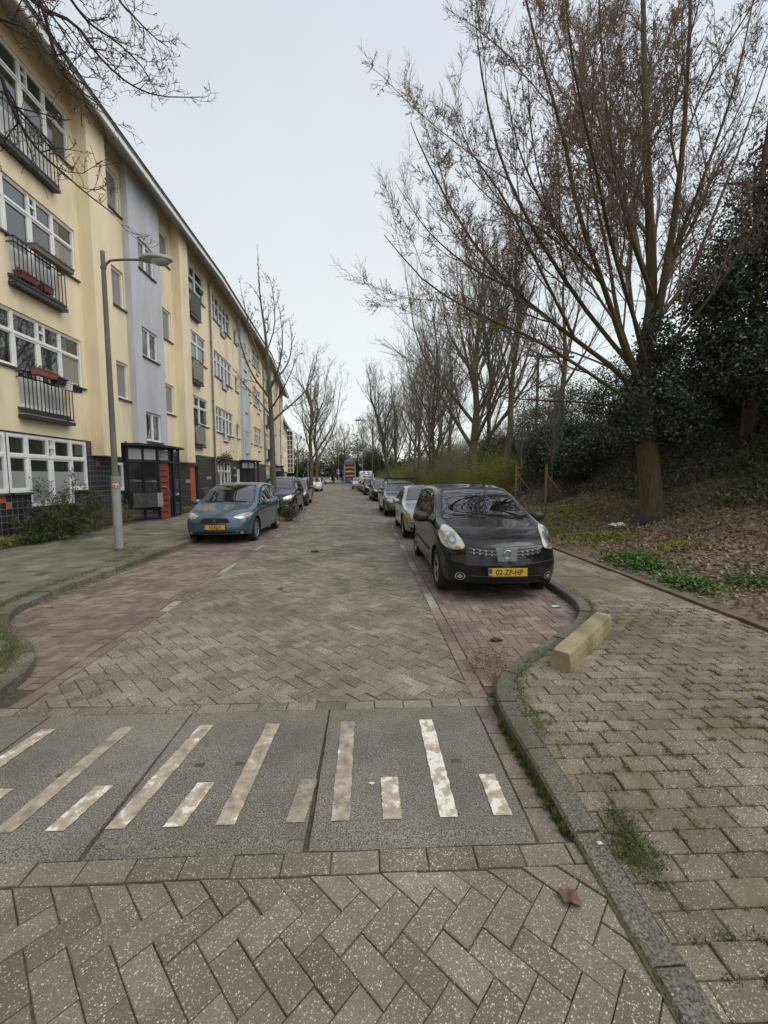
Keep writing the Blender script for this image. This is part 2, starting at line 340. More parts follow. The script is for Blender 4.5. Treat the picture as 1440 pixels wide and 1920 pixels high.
def kerb(name, line, side, width, zf, mat, blk=1.0):
    """side +1: raised ground lies on +x side"""
    acc = [0]
    for a, b in zip(line[:-1], line[1:]): acc.append(acc[-1]+math.dist(a, b))
    lx = np.array([p[0] for p in line]); ly = np.array([p[1] for p in line]); acc = np.array(acc)
    V = []; F = []; RN = []; s = 0
    while s < acc[-1]-.1:
        e_ = min(s+blk*(1 if s > 6 else .5), acc[-1]); k = 6 if s < 9 else 2
        ss = np.linspace(s+.006, e_-.006, k+1); xs = np.interp(ss, acc, lx); ys = np.interp(ss, acc, ly)
        tx = np.interp(ss+.05, acc, lx)-np.interp(ss-.05, acc, lx); ty = np.interp(ss+.05, acc, ly)-np.interp(ss-.05, acc, ly)
        ll = np.hypot(tx, ty)+1e-9; nx, ny = ty/ll*side, -tx/ll*side
        rr = random.random(); h = random.gauss(0, .005); b0 = len(V)
        prof = [(0.0, -.05), (.004, None, -.018), (.018, None, -.002), (width*.6, None, 0), (width-.008, None, 0), (width, None, -.01), (width, -.05)]
        for i in range(k+1):
            y = ys[i]; z = zf(xs[i], y)+h+.004
            for p in prof:
                X = xs[i]+nx[i]*p[0]; Y = y+ny[i]*p[0]; Z = p[1] if p[1] is not None else z+p[2]
                V.append((X+(float(cxo(Y)) if Y > 15 else 0), Y, Z))
        m = len(prof)
        for i in range(k):
            for j in range(m-1): F.append([b0+i*m+j, b0+(i+1)*m+j, b0+(i+1)*m+j+1, b0+i*m+j+1]); RN.append(rr)
        F.append([b0+j for j in range(m)]); F.append([b0+k*m+j for j in range(m)][::-1]); RN += [rr, rr]
        s = e_
    o = mesh_np(name, V, F, mat, rnd=RN); tag(o, kind='structure'); return o
kerb('kerb', KRs, 1, .135, zwalk_r, M_kerb); kerb('kerb', KLs, -1, .16, zwalk_l, M_kerb)
def line_keep(line, side, off):
    """half-plane keeping points on the raised side of the kerb line"""
    A = np.array(line)
    def f(x, y):
        d = (A[:, 0]-x)**2+(A[:, 1]-y)**2; i = int(np.clip(np.argmin(d), 1, len(A)-2)); t = A[i+1]-A[i-1]; t = t/np.hypot(*t)
        nx, ny = t[1]*side, -t[0]*side          # points to raised side
        return (-nx, -ny, -(nx*(A[i, 0])+ny*(A[i, 1]))-off)
    return f
# joint sand sheets below the stones (subdivided and warped)
def sheet(name, x0, x1, y0, y1, z, mat, ny=60, nx=4, zf=None):
    xs = np.linspace(x0, x1, nx+1); ys = np.linspace(y0, y1, ny+1); V = []; 
    for y in ys:
        for x in xs: V.append((x+float(cxo(y)), y, z+(zf(x, y) if zf else 0)))
    F = np.array([[j*(nx+1)+i, j*(nx+1)+i+1, (j+1)*(nx+1)+i+1, (j+1)*(nx+1)+i] for j in range(ny) for i in range(nx)])
    return tag(mesh_np(name, np.array(V), F, mat, smooth=True), kind='structure')
g_ = MB(); g_.box(-160, 160, -30, 260, -1.2, -.12); tag(g_.build('ground', M_fill), kind='structure')
sheet('road_bed', -6, 4.0, -1, 46, -.0075, M_joint, ny=90)
# the carriageway in 45 degree herringbone, near part stone by stone
GB = .107
tail = []
def zroad(x, y): return -.02*abs(x+.85)/1.75*0
lay('road', herring(-2.5, .80, 2.925, 26, GB, PI/4) , M_road)
lay('road', herring(-2.5, .80, 26, 46, GB, PI/4) , M_road, jit=.001, tilt=.005)
lay('road', herring(-2.7, .98, -.3, 1.585, GB, PI/4, oy=.04), M_road, tilt=.014)
lay('road_course', bond(-2.72, .98, 2.815, 2.92, .213, .107), M_road)
lay('road_course', bond(-2.72, 1.02, 1.59, 1.695, .213, .107, shift=0), M_road)
# gutter course of red-brown stone between slabs and kerb
lay('gutter_course', bond(.79, .915, 1.70, 3.2, .125, .2, shift=0), M_gut, rise=-.004)
# edge courses between road and bays, with white marker stones
edgeL = []; edgeR = []; mk = []
y = 2.93
k = 0
while y < 46:
    for (x0_, x1_, W_) in ((-2.62, -2.505, 'L'), (.805, .92, 'R')):
        P = [(x0_, y), (x1_, y), (x1_, y+.21), (x0_, y+.21)]
        if W_ == 'L' and y < 2.9: continue
        mod = (k % 10) if y > 3 else 9
        if y > 4.2 and mod in (0, 1, 2)[: (3 if random.random() < .7 else 2)]: mk.append(P)
        else: (edgeL if W_ == 'L' else edgeR).append(P)
    y += .213; k += 1
lay('edge_course', edgeL+edgeR, M_red); lay('bay_marking', mk, M_white, rise=.001)
# parking bays, red herringbone at right angles
kL = line_keep(KLs, 1, -.16); kR = line_keep(KRs, -1, -.14)
lay('parking_bay', herring(-4.46, -2.63, 3.2, 17, .1, 0, keep=[kL]), M_red, jit=.002)
lay('parking_bay', herring(-4.46, -2.63, 17, 46, .1, 0, keep=[kL]), M_red, jit=.001)
lay('parking_bay', herring(.93, 2.78, 3.0, 12, .105, 0, keep=[kR]), M_red)
lay('parking_bay', herring(.93, 2.78, 12, 46, .105, 0), M_red, jit=.001)
sheet('road', -4.5, 2.8, 46, 260, -.002, M_road, ny=80)
# threshold slabs
def slab(x0, x1, sk, y0=1.70, y1=2.805, seed=0):
    bm = bmesh.new(); nx, ny = 14, 14
    V = [[bm.verts.new((x0+(x1-x0)*i/nx+sk*(1-j/ny), y0+(y1-y0)*j/ny, .006)) for i in range(nx+1)] for j in range(ny+1)]
    rs = random.Random(seed)
    for i in range(nx+1): V[0][i].co.y += rs.uniform(-.006, .003)*(2 if seed == 1 and i > 10 else 1); V[0][i].co.z -= .008
    for j in range(1, ny+1): V[j][0].co.x += rs.uniform(-.002, .002); V[j][nx].co.x += rs.uniform(-.002, .002)
    for j in range(ny):
        for i in range(nx): bm.faces.new((V[j][i], V[j][i+1], V[j+1][i+1], V[j+1][i]))
    ret = bmesh.ops.extrude_edge_only(bm, edges=[e for e in bm.edges if e.is_boundary])
    for v in ret['geom']:
        if isinstance(v, bmesh.types.BMVert): v.co.z -= .08
    me = bpy.data.meshes.new('threshold_slab'); bm.to_mesh(me); bm.free(); me.materials.append(M_slab)
    a = me.attributes.new('rnd', 'FLOAT', 'FACE'); a.data.foreach_set('value', [rs.random()]*len(me.polygons))
    return tag(bpy.data.objects.new('threshold_slab', me), kind='structure')
for s_ in ((-.268, .775, .0, 0), (-1.240, -.280, -.015, 1), (-2.22, -1.252, -.03, 2), (-2.72, -2.232, -.04, 3)):
    C.objects.link(slab(s_[0], s_[1], s_[2], seed=s_[3]))
def stripe(x, y0, y1, w, wear, sk=0):
    n = 24; V = []; F = []
    for j in range(n+1):
        yy = y0+(y1-y0)*j/n; a = random.uniform(-.0035, .0035); b = random.uniform(-.0035, .0035); q = sk*(1-j/n)
        V += [(x-w/2+a+q, yy, .0105), (x+w/2+b+q, yy, .0105)]
    F = np.array([[2*j, 2*j+1, 2*j+3, 2*j+2] for j in range(n)])
    tag(mesh_np('painted_stripe', np.array(V), F, M_paint, rnd=[wear]*n), kind='structure')
for x, lng, wear, sk in ((.395, 1, .12, 0), (-.14, 1, -.02, 0), (.115, 0, .08, 0), (.665, 0, .09, .0), (-.645, 1, .0, -.05), (-.33, 0, -.06, -.03),
                         (-1.09, 1, .03, -.12), (-.89, 0, .08, -.05), (-1.61, 1, -.03, -.12), (-1.43, 0, .07, -.06), (-2.12, 1, .05, -.12), (-1.95, 0, .08, -.06)):
    stripe(x+.004, 1.845, 2.65 if lng else 2.125, .092, wear, sk)
# pavements
kr2 = line_keep(KRs, 1, .13); kl2 = line_keep(KLs, -1, .155)
lay('pavement', bond(.9, 4.08, .2, 5.0, .213, .107, keep=[kr2]), M_path, zfun=zwalk_r, jit=.0018, tilt=.016, gap=.003, bev=.004)
lay('pavement', bond(2.6, 4.08, 5.0, 46, .3, .3, keep=[kr2]), M_path, zfun=zwalk_r, jit=.003, tilt=.006)
sheet('pavement_bed', .95, 4.1, .1, 2.4, -.012, M_jmoss, ny=20, nx=10, zf=lambda x, y: zwalk_r(x, y)+.005)
sheet('pavement_bed', 2.8, 4.1, 2.4, 60, .0955, M_jmoss, ny=60, nx=3)
_b = MB(); _b.prism([(1.07, 2.4), (1.05, 2.9), (1.4, 3.3), (1.9, 3.72), (2.35, 4.12), (2.7, 4.6), (2.82, 5.2), (2.82, 2.4)], 0.0, .0955); tag(_b.build('pavement_bed', M_jmoss), kind='structure')
lay('pavement', bond(-7.95, -4.5, 4.5, 30, .3, .3, keep=[kl2]), M_tile, z0=.10, jit=.003, tilt=.006)
lay('pavement', bond(-7.95, -2.8, .3, 4.5, .213, .107, keep=[kl2]), M_path, z0=.10, jit=.003, tilt=.01)
sheet('pavement_bed', -9.6, -4.55, -2, 120, .094, M_jmoss, ny=80, nx=3)
_b = MB(); _b.prism([(-4.6, .1), (-2.9, .1), (-2.9, 3.2), (-3.05, 3.7), (-3.75, 4.25), (-4.25, 4.65), (-4.6, 5.1)], 0.0, .0875); tag(_b.build('pavement_bed', M_jmoss), kind='structure')
sheet('pavement', -9.3, -4.6, 30, 120, .1, M_tile, ny=60, nx=3)
# low brown edging of the right-hand path
eg = [(4.09, y_) for y_ in np.arange(.2, 60, 1.0)]
M_edge = pmat('edging_brown', (.11, .075, .058), (.16, .115, .09), scale=7, rough=.9, bump=.4)
eb = MB()
for i in range(len(eg)-1):
    y_ = eg[i][1]; x_ = 4.09+float(cxo(y_+.5)); a_ = hd(y_+.5) if y_ > 14 else 0
    eb.M = Matrix.Translation((x_, y_, 0)) @ Matrix.Rotation(-a_, 4, 'Z'); eb.box(0, .1, .004, .996, -.05, .135+random.gauss(0, .004), bev=.008)
tag(eb.build('path_edging', M_edge), kind='structure')
# embankment on the right
def zbank(X, Y):
    X = np.asarray(X, float); Y = np.asarray(Y, float); q = X-4.2-np.where(Y > 15, cxo(Y), 0)
    z = .09+.13*np.clip(q, 0, 2.6)+.02*np.clip(q, 0, 2)+ .46*np.clip(q-2.6, 0, 1.6)+.80*np.clip(q-4.2, 0, 3.2)+.35*np.clip(q-7.4, 0, 5)
    fade = np.clip((95-Y)/45, .12, 1)
    return .09+(z-.09)*fade + (.05*np.sin(X*2.1+Y*1.3)+.06*np.sin(Y*.9-X*.7)+.03*np.sin(X*5.3+Y*3.1))*np.clip(q/2, 0, 1)
xs = np.concatenate([np.linspace(4.17, 13, 60), np.linspace(13.6, 42, 14)]); ys = np.concatenate([np.linspace(-4, 30, 130), np.linspace(31, 160, 60)])
XX, YY = np.meshgrid(xs, ys); XW = XX+cxo(YY); ZZ = zbank(XW, YY)+R.normal(0, .012, XX.shape)*(XX > 4.4)
nx_ = len(xs); F = np.array([[j*nx_+i, j*nx_+i+1, (j+1)*nx_+i+1, (j+1)*nx_+i] for j in range(len(ys)-1) for i in range(nx_-1)])
tag(mesh_np('embankment', np.stack([XW.ravel(), YY.ravel(), ZZ.ravel()], 1), F, M_soil, smooth=True), kind='structure')
# planting bed along the facade
bd = MB(); bd.box(-8.5, -8.02, -2, 14.3, 0, .13); bd.box(-8.5, -7.9, 17.5, 22.8, 0, .13); tag(bd.build('planting_bed', M_bed), kind='structure')
be = MB()
for i in range(16): be.box(-8.02, -7.96, -2+i*1.02, -2+i*1.02+1.0, 0, .155, bev=.006)
tag(be.build('bed_edging', M_kerb), kind='structure')
# ---------------------------------------------------------------- facade materials
M_plas = pmat('yellow_render', (.75, .635, .43), (.80, .69, .48), scale=2.2, rough=.9, bump=.35, bscale=120, c3=(.62, .525, .36), s3=1.3, stretch=(1, 1, .3))
M_gren = pmat('grey_blue_render', (.46, .47, .50), (.52, .53, .56), scale=2.3, rough=.9, bump=.4, bscale=110, stretch=(1, 1, .3), c3=(.40, .40, .41), s3=1.2)
M_tilew = tilemat('dark_wall_tiles', (.022, .022, .027), (.20, .20, .20), .155, .155, accent=(.38, .12, .05), acc_amt=.04)
M_tileb = tilemat('dark_brick_tiles', (.028, .026, .026), (.15, .145, .14), .62, .155, accent=(.33, .25, .17), acc_amt=.02)
M_wood = pmat('white_window_paint', (.78, .78, .75), (.70, .70, .67), scale=5, rough=.45)
M_sill = pmat('dark_sill', (.045, .043, .042), (.075, .07, .068), scale=8, rough=.6)
M_steel = pmat('dark_railing_steel', (.018, .018, .022), (.03, .03, .034), scale=20, rough=.45)
M_soff = pmat('soffit_boards', (.42, .40, .36), (.48, .46, .42), scale=2.5, rough=.8)
M_fasc = pmat('white_fascia', (.80, .80, .79), (.74, .74, .73), scale=2, rough=.55)
M_roof = pmat('roof_felt', (.05, .05, .05), (.09, .09, .09), scale=3, rough=.9)
M_zinc = pmat('zinc_pipe', (.16, .17, .19), (.22, .23, .25), scale=4, rough=.5, metal=.5)
M_red_d = pmat('red_door_paint', (.24, .045, .022), (.28, .06, .032), scale=4, rough=.45)
M_orange = pmat('orange_door_paint', (.34, .085, .045), (.38, .11, .06), scale=4, rough=.5)
M_black = pmat('black_frame_paint', (.012, .014, .02), (.022, .024, .03), scale=8, rough=.4)
M_fog = pmat('frosted_film', (.25, .27, .26), (.30, .32, .31), scale=2, rough=.55)
M_alu = pmat('grey_mailbox_metal', (.26, .265, .265), (.32, .325, .325), scale=6, rough=.45, metal=.3)
M_dkb = pmat('dark_mailbox_metal', (.06, .055, .052), (.09, .085, .08), scale=6, rough=.45, metal=.3)
def glassmat(name, dark, tint=(.9, .93, .95), rough=.02):
    m, t, b = newmat(name); L = t.links.new
    co = N(t, 'ShaderNodeTexCoord'); n = N(t, 'ShaderNodeTexNoise'); n.inputs['Scale'].default_value = 1.1; n.inputs['Detail'].default_value = 2; L(co.outputs['Object'], n.inputs['Vector'])
    r = N(t, 'ShaderNodeValToRGB'); r.color_ramp.elements[0].position = .35; r.color_ramp.elements[1].position = .7; r.color_ramp.elements[0].color = c4(dark); r.color_ramp.elements[1].color = c4(tuple(x*2.6 for x in dark)); L(n.outputs[0], r.inputs[0])
    L(r.outputs[0], b.inputs['Base Color']); b.inputs['Roughness'].default_value = rough; b.inputs['IOR'].default_value = 1.9; b.inputs['Specular IOR Level'].default_value = .75
    bp = N(t, 'ShaderNodeBump'); bp.inputs['Strength'].default_value = .05; bp.inputs['Distance'].default_value = .02
    n2 = N(t, 'ShaderNodeTexNoise'); n2.inputs['Scale'].default_value = 1.7; L(co.outputs['Object'], n2.inputs['Vector']); L(n2.outputs[0], bp.inputs['Height']); L(bp.outputs[0], b.inputs['Normal'])
    return m
M_glass = glassmat('window_glass', (.014, .016, .016))
M_curt = pmat('net_curtain_glass', (.20, .19, .165), (.27, .255, .225), scale=9, rough=.15, spec=.8, stretch=(1, 1, .05))
M_terr = pmat('terracotta', (.20, .075, .045), (.25, .10, .065), scale=10, rough=.9)
M_wht = pmat('white_plastic', (.62, .62, .60), (.52, .52, .50), scale=10, rough=.5)
M_reed = pmat('reed_screen', (.19, .165, .14), (.29, .255, .22), scale=60, rough=.9, stretch=(1, 1, .05))
FL = [2.72, 5.65, 8.72, 11.80]
def frame(x, y, ang):
    """facade frame: u along the street, v out to the street, w up"""
    m = Matrix.Translation((x, y, 0)) @ Matrix.Rotation(ang, 4, 'Z')
    return m @ Matrix(((0, 1, 0, 0), (1, 0, 0, 0), (0, 0, 1, 0), (0, 0, 0, 1)))
def wall(M, u0, u1, z0, z1, holes, mat, parent, name='wall', v=0, dep=.16):
    us = sorted({u0, u1, *[max(u0, min(u1, h[i])) for h in holes for i in (0, 1)]}); zs = sorted({z0, z1, *[max(z0, min(z1, h[i])) for h in holes for i in (2, 3)]})
    inside = lambda u, z: any(h[0] < u < h[1] and h[2] < z < h[3] for h in holes)
    mb = MB(M); nu, nz = len(us)-1, len(zs)-1
    g = [[inside((us[i]+us[i+1])/2, (zs[j]+zs[j+1])/2) for j in range(nz)] for i in range(nu)]
    for i in range(nu):
        for j in range(nz):
            a, b, c, d = us[i], us[i+1], zs[j], zs[j+1]
            if not g[i][j]: mb.add([(a, v, c), (b, v, c), (b, v, d), (a, v, d)], [(0, 1, 2, 3)])
            else:
                if i > 0 and not g[i-1][j]: mb.add([(a, v, c), (a, v-dep, c), (a, v-dep, d), (a, v, d)], [(0, 1, 2, 3)])
                if i < nu-1 and not g[i+1][j]: mb.add([(b, v, c), (b, v-dep, c), (b, v-dep, d), (b, v, d)], [(0, 1, 2, 3)])
                if j > 0 and not g[i][j-1]: mb.add([(a, v, c), (b, v, c), (b, v-dep, c), (a, v-dep, c)], [(0, 1, 2, 3)])
                if j < nz-1 and not g[i][j+1]: mb.add([(a, v, d), (b, v, d), (b, v-dep, d), (a, v-dep, d)], [(0, 1, 2, 3)])
    return mb.build(name, mat, parent, fix=False)
def window(M, parent, cols, z0, z1, trans=None, split=None, doors=None, zdoor=None, rec=.12, sill=True, curtain=(), frost=None, thin=.055, name='window', extra_sill=True, leafy=True):
    """cols: list of u positions of frame axes. split: u pair of the small stacked panes in the top lights.
       doors: (i0,i1) column range that runs down to zdoor. returns hole list"""
    f = MB(M); g = MB(M); s = MB(M); pn = MB(M); cu = MB(M); fr = MB(M)
    v0, v1 = -rec, -rec+.07; vg = -rec+.022; t = thin
    holes = [(cols[0], cols[-1], z0, z1)]
    if doors: holes.append((cols[doors[0]], cols[doors[1]], zdoor, z0+.001))
    zt = trans
    zb_of = lambda i: (zdoor if doors and doors[0] <= i < doors[1] else z0)
    for i, u in enumerate(cols):                                   # vertical posts
        w = t if i not in (0, len(cols)-1) else t
        a = u if i == 0 else (u-w if i == len(cols)-1 else u-w/2)
        zb = min(zb_of(max(i-1, 0)), zb_of(min(i, len(cols)-2)))
        if doors and i in range(doors[0]+1, doors[1]) and zt:       # meeting post of the doors stops at the transom
            f.box(a, a+w, v0, v1+.01, zb, zt)
        else: f.box(a, a+w, v0, v1+.012, zb, z1)
    f.box(cols[0]+t+.001, cols[-1]-t-.001, v0+.002, v1+.004, z1-t, z1-.001)
    if zt: f.box(cols[0]+t+.001, cols[-1]-t-.001, v0+.002, v1+.016, zt-t/2, zt+t/2)
    for i in range(len(cols)-1):
        a, b = cols[i]+t/2, cols[i+1]-t/2; zb = zb_of(i)
        f.box(a, b, v0+.003, v1+.006, zb, zb+t)
        isdoor = doors and doors[0] <= i < doors[1]
        top = zt-t/2 if zt else z1-t
        if leafy:
            q = .05 if isdoor else .03
            for (p0, p1, r0, r1) in ((a, a+q, zb+t, top), (b-q, b, zb+t, top), (a+q, b-q, zb+t, zb+t+q), (a+q, b-q, top-q, top)): f.box(p0, p1, v0+.012, v1-.006, r0, r1)
        gz0 = zb+t
        if isdoor and z0-zdoor > .5:
            pn.box(a+.05, b-.05, vg-.01, vg+.012, zb+t, z0-.22+.05); gz0 = z0-.17
        tgt = cu if i in curtain else g
        if frost and not (isdoor and z0-zdoor > .5):
            fr.box(a, b, vg+.006, vg+.010, gz0, frost)
        tgt.box(a, b, vg-.01, vg+.005, gz0, top)
        if zt:
            if split and a < (split[0]+split[1])/2 < b+t:
                pass
            g.box(a, b+t if False else b, vg-.012, vg+.003, zt+t/2, z1-t)
            if leafy:
                q = .025
                for (p0, p1, r0, r1) in ((a, a+q, zt+t/2, z1-t), (b-q, b, zt+t/2, z1-t), (a+q, b-q, zt+t/2, zt+t/2+q), (a+q, b-q, z1-t-q, z1-t)): f.box(p0, p1, v0+.013, v1-.008, r0, r1)
    if split and zt:
        for u in split: f.box(u-t*.4, u+t*.4, v0+.001, v1+.014, zt+t/2, z1-t)
        f.box(split[0]+t*.4, split[1]-t*.4, v0+.001, v1+.009, (zt+z1)/2-t*.45, (zt+z1)/2+t*.45)
        g.box(split[0], split[1], vg-.013, vg+.0045, zt+t/2, z1-t)
    w_ = f.build(name, M_wood, parent)
    g.build('pane', M_glass, w_)
    if cu.v: cu.build('curtain', M_curt, w_)
    if pn.v: pn.build('door_panel', M_wht, w_)
    if fr.v: fr.build('frosted_film', M_fog, w_)
    if sill:
        parts = []
        if doors:
            if doors[0] > 0: parts.append((cols[0]-.05, cols[doors[0]], z0, .05))
            if doors[1] < len(cols)-1: parts.append((cols[doors[1]], cols[-1]+.07, z0, .05))
            parts.append((cols[doors[0]]-.08, cols[doors[1]]+.08, zdoor, .07))
        else: parts.append((cols[0]-.05, cols[-1]+.06, z0, .05))
        for (a, b, z, h) in parts:
            s = MB(M); s.box(a, b, -rec+.06, .06, z-h, z-.003); s.build('sill', M_sill, w_)
    return holes
def railing(M, parent, u0, u1, z0, z1, v=.17, n=13, mid=True):
    r = MB(M)
    for z, h in ((z1, .035), (z0, .05)): r.box(u0, u1, v-.02, v+.02, z-h, z)
    if mid: r.box(u0, u1, v-.012, v+.012, z1-.16, z1-.135)
    for i in range(n+1):
        u = u0+.008+(u1-u0-.016)*i/n; r.box(u-.008, u+.008, v-.008, v+.008, z0, z1-.03)
    for u in (u0+.01, u1-.01):
        for z in (z1-.03, z0-.03, z1-.15): r.box(u-.012, u+.012, -.12, v-.02, z-.012, z+.012)
    r.box(u0-.02, u1+.02, .0, v+.03, z0-.17, z0-.08)
    return r.build('balcony_railing', M_steel, parent)
def eave(M, parent, u0, u1, brk=True):
    e_ = MB(M); n = 7
    z_in, z_out, vo = 12.50, 12.02, .80
    for i in range(n):
        a, b = i/n, (i+1)/n; va, vb = -.02+(vo-.02)*a, -.02+(vo-.02)*b-.012
        za, zb = z_in+(z_out-z_in)*a, z_in+(z_out-z_in)*b
        e_.add([(u0, va, za), (u1, va, za), (u1, vb, zb), (u0, vb, zb), (u0, va, za+.03), (u1, va, za+.03), (u1, vb, zb+.03), (u0, vb, zb+.03)], [(0, 1, 2, 3), (4, 7, 6, 5), (0, 4, 5, 1), (3, 2, 6, 7), (0, 3, 7, 4), (1, 5, 6, 2)])
    e_.build('soffit', M_soff, parent)
    f = MB(M); f.box(u0, u1, vo-.03, vo+.02, z_out-.03, z_out+.20); f.build('fascia', M_fasc, parent)
    g = MB(M); g.box(u0, u1, vo+.021, vo+.07, z_out+.155, z_out+.17); g.box(u0, u1, vo-.03, vo+.09, z_out+.202, z_out+.216); g.build('gutter', M_zinc, parent)
    r = MB(M); r.add([(u0, vo+.02, z_out+.235), (u1, vo+.02, z_out+.235), (u1, -4.5, 13.9), (u0, -4.5, 13.9), (u0, -9, 12.6), (u1, -9, 12.6)], [(0, 1, 2, 3), (3, 2, 5, 4)]); r.build('roof', M_roof, parent)
def pipe(M, parent, u, v=.08, z0=.1, z1=12.2, off=.35):
    p = MB(M); p.tube([(u, v, z0), (u, v, z1-.35), (u, v+.06, z1-.22), (u, v+off, z1-.02), (u, v+.62, z1-.0)], .048, n=10)
    z = z0+1
    while z < z1-.6: p.cyl((u, v, z), (u, v, z+.05), .062, n=10); p.box(u-.015, u+.015, 0, v, z+.01, z+.04); z += 1.55
    return p.build('downspout', M_zinc, parent)
def smallwin(M, parent, u0, u1, z0, z1, **k): return window(M, parent, [u0, u1], z0, z1, **k)
LB = "long yellow rendered four-storey apartment block with dark tiled ground floor beside the street"
bld = thing('apartment_building', LB, 'building', (-8.38, 0, 0))
def sub(ox, oy, ang):   # frame in building-local coordinates
    return frame(ox+8.38, oy, ang)
# ============ segment 1, straight, u = world Y
M1 = sub(-8.38, 0, 0.0)
H = []; HG = []
COL = [9.62, 10.36, 11.12, 11.88, 12.66]
for shift in (0, -6.6):
    cols = [c+shift for c in COL]
    for k, hz in enumerate(FL[1:]):
        H += window(M1, bld, cols, hz-1.36, hz, trans=hz-.52, split=(cols[2]-.02, cols[2]+.20), doors=(1, 3), zdoor=hz-2.28, curtain=(3,) if k < 2 else ())
        if shift == 0:
            railing(M1, bld, 10.30, 11.92, hz-2.38, hz-1.42)
# ground floor windows of unit A
HG += window(M1, bld, [9.90, 10.49, 11.24, 11.99, 12.60], 1.30, 2.72, trans=2.19, split=(11.14, 11.36), doors=(1, 3), zdoor=.93, rec=.09, frost=1.82, thin=.075)
HG += window(M1, bld, [7.1, 7.7, 8.45, 9.2, 9.88], 1.30, 2.72, trans=2.19, split=(8.35, 8.57), doors=(1, 3), zdoor=.93, rec=.09, frost=1.82, thin=.075)
HG += window(M1, bld, [1.5, 2.1, 2.85, 3.6, 4.2], 1.30, 2.72, trans=2.19, doors=(1, 3), zdoor=.93, rec=.09, frost=1.82, thin=.075)
# small windows either side of the stair bay, and behind the right column unit B
for hz in FL[1:]:
    H += smallwin(M1, bld, 14.30, 15.0, hz-1.30, hz-.06, curtain=(0,), rec=.13)
    H += smallwin(M1, bld, 17.66, 18.42, hz-1.30, hz-.06, curtain=(0,), rec=.13)
HG += smallwin(M1, bld, 14.02, 14.40, 1.22, 2.16, frost=1.7, rec=.08)
for k, hz in enumerate(FL[1:]):
    H += window(M1, bld, [19.60, 20.42, 21.18, 22.15], hz-1.36, hz, trans=hz-.52, split=(20.36, 20.55), doors=(1, 2), zdoor=hz-2.30)
    railing(M1, bld, 20.05, 21.25, hz-2.36, hz-1.38, n=10)
    s = MB(M1)
    for i in range(22):
        u = 20.08+i*.052; s.box(u, u+.044, .195+random.uniform(0, .01), .21, hz-2.36, hz-1.50+random.uniform(-.02, .02))
    if k == 2: s.build('balcony_screen', M_steel, bld)
    else: s.build('balcony_screen', M_reed, bld)
wall(M1, -8, 22.98, 2.76, 12.56, H, M_plas, bld)
wall(M1, -8, 17.6, 0, 2.76, HG, M_tilew, bld, v=-.004)
HG2 = [(19.72, 20.62, .12, 2.2)]
wall(M1, 17.6, 22.98, 0, 2.76, HG2, M_tileb, bld, v=-.006, dep=.12)
d = MB(M1); d.box(19.76, 20.40, -.11, -.06, .14, 2.18); dd = d.build('door', M_orange, bld)
d = MB(M1); d.box(19.735, 19.76, -.12, -.02, .14, 2.2); d.box(20.40, 20.425, -.12, -.02, .14, 2.2); d.box(19.76, 20.40, -.1, -.02, 2.18, 2.2); d.box(20.425, 20.6, -.12, -.08, .14, 2.19); d.build('door_frame', M_black, dd)
# box columns and the grey stair bay
def boxcol(M, a, b, z0, dv=.37, mat=M_plas, name='pilaster', holes=()):
    p = wall(M, a, b, z0, 12.52, list(holes), mat, bld, name=name, v=dv, dep=.14)
    q = MB(M); q.add([(a, -.01, z0), (a, dv, z0), (a, dv, 12.52), (a, -.01, 12.52)], [(0, 1, 2, 3)]); q.add([(b, -.01, z0), (b, dv, z0), (b, dv, 12.52), (b, -.01, 12.52)], [(0, 1, 2, 3)])
    q.add([(a, -.01, z0), (b, -.01, z0), (b, dv, z0), (a, dv, z0)], [(0, 1, 2, 3)]); q.build('pilaster_side' if name == 'pilaster' else 'bay_side', mat, p)
    return p
boxcol(M1, 12.84, 13.70, 2.33); boxcol(M1, 18.62, 19.46, 2.33)
hs = []
Mg = sub(-8.38+.22, 0, 0)
for z0, z1 in ((3.02, 4.10), (6.10, 7.16), (9.20, 10.24)): hs += window(Mg, bld, [15.62, 16.17, 16.72], z0, z1, rec=.13)
boxcol(M1, 15.08, 17.22, 2.90, dv=.22, mat=M_gren, name='stair_bay', holes=hs)
eave(M1, bld, -8, 22.98)
pipe(M1, bld, 22.78)
p = MB(M1); p.tube([(14.52, .06, .1), (14.52, .06, 2.9)], .035, n=10); p.build('downspout', M_zinc, bld)
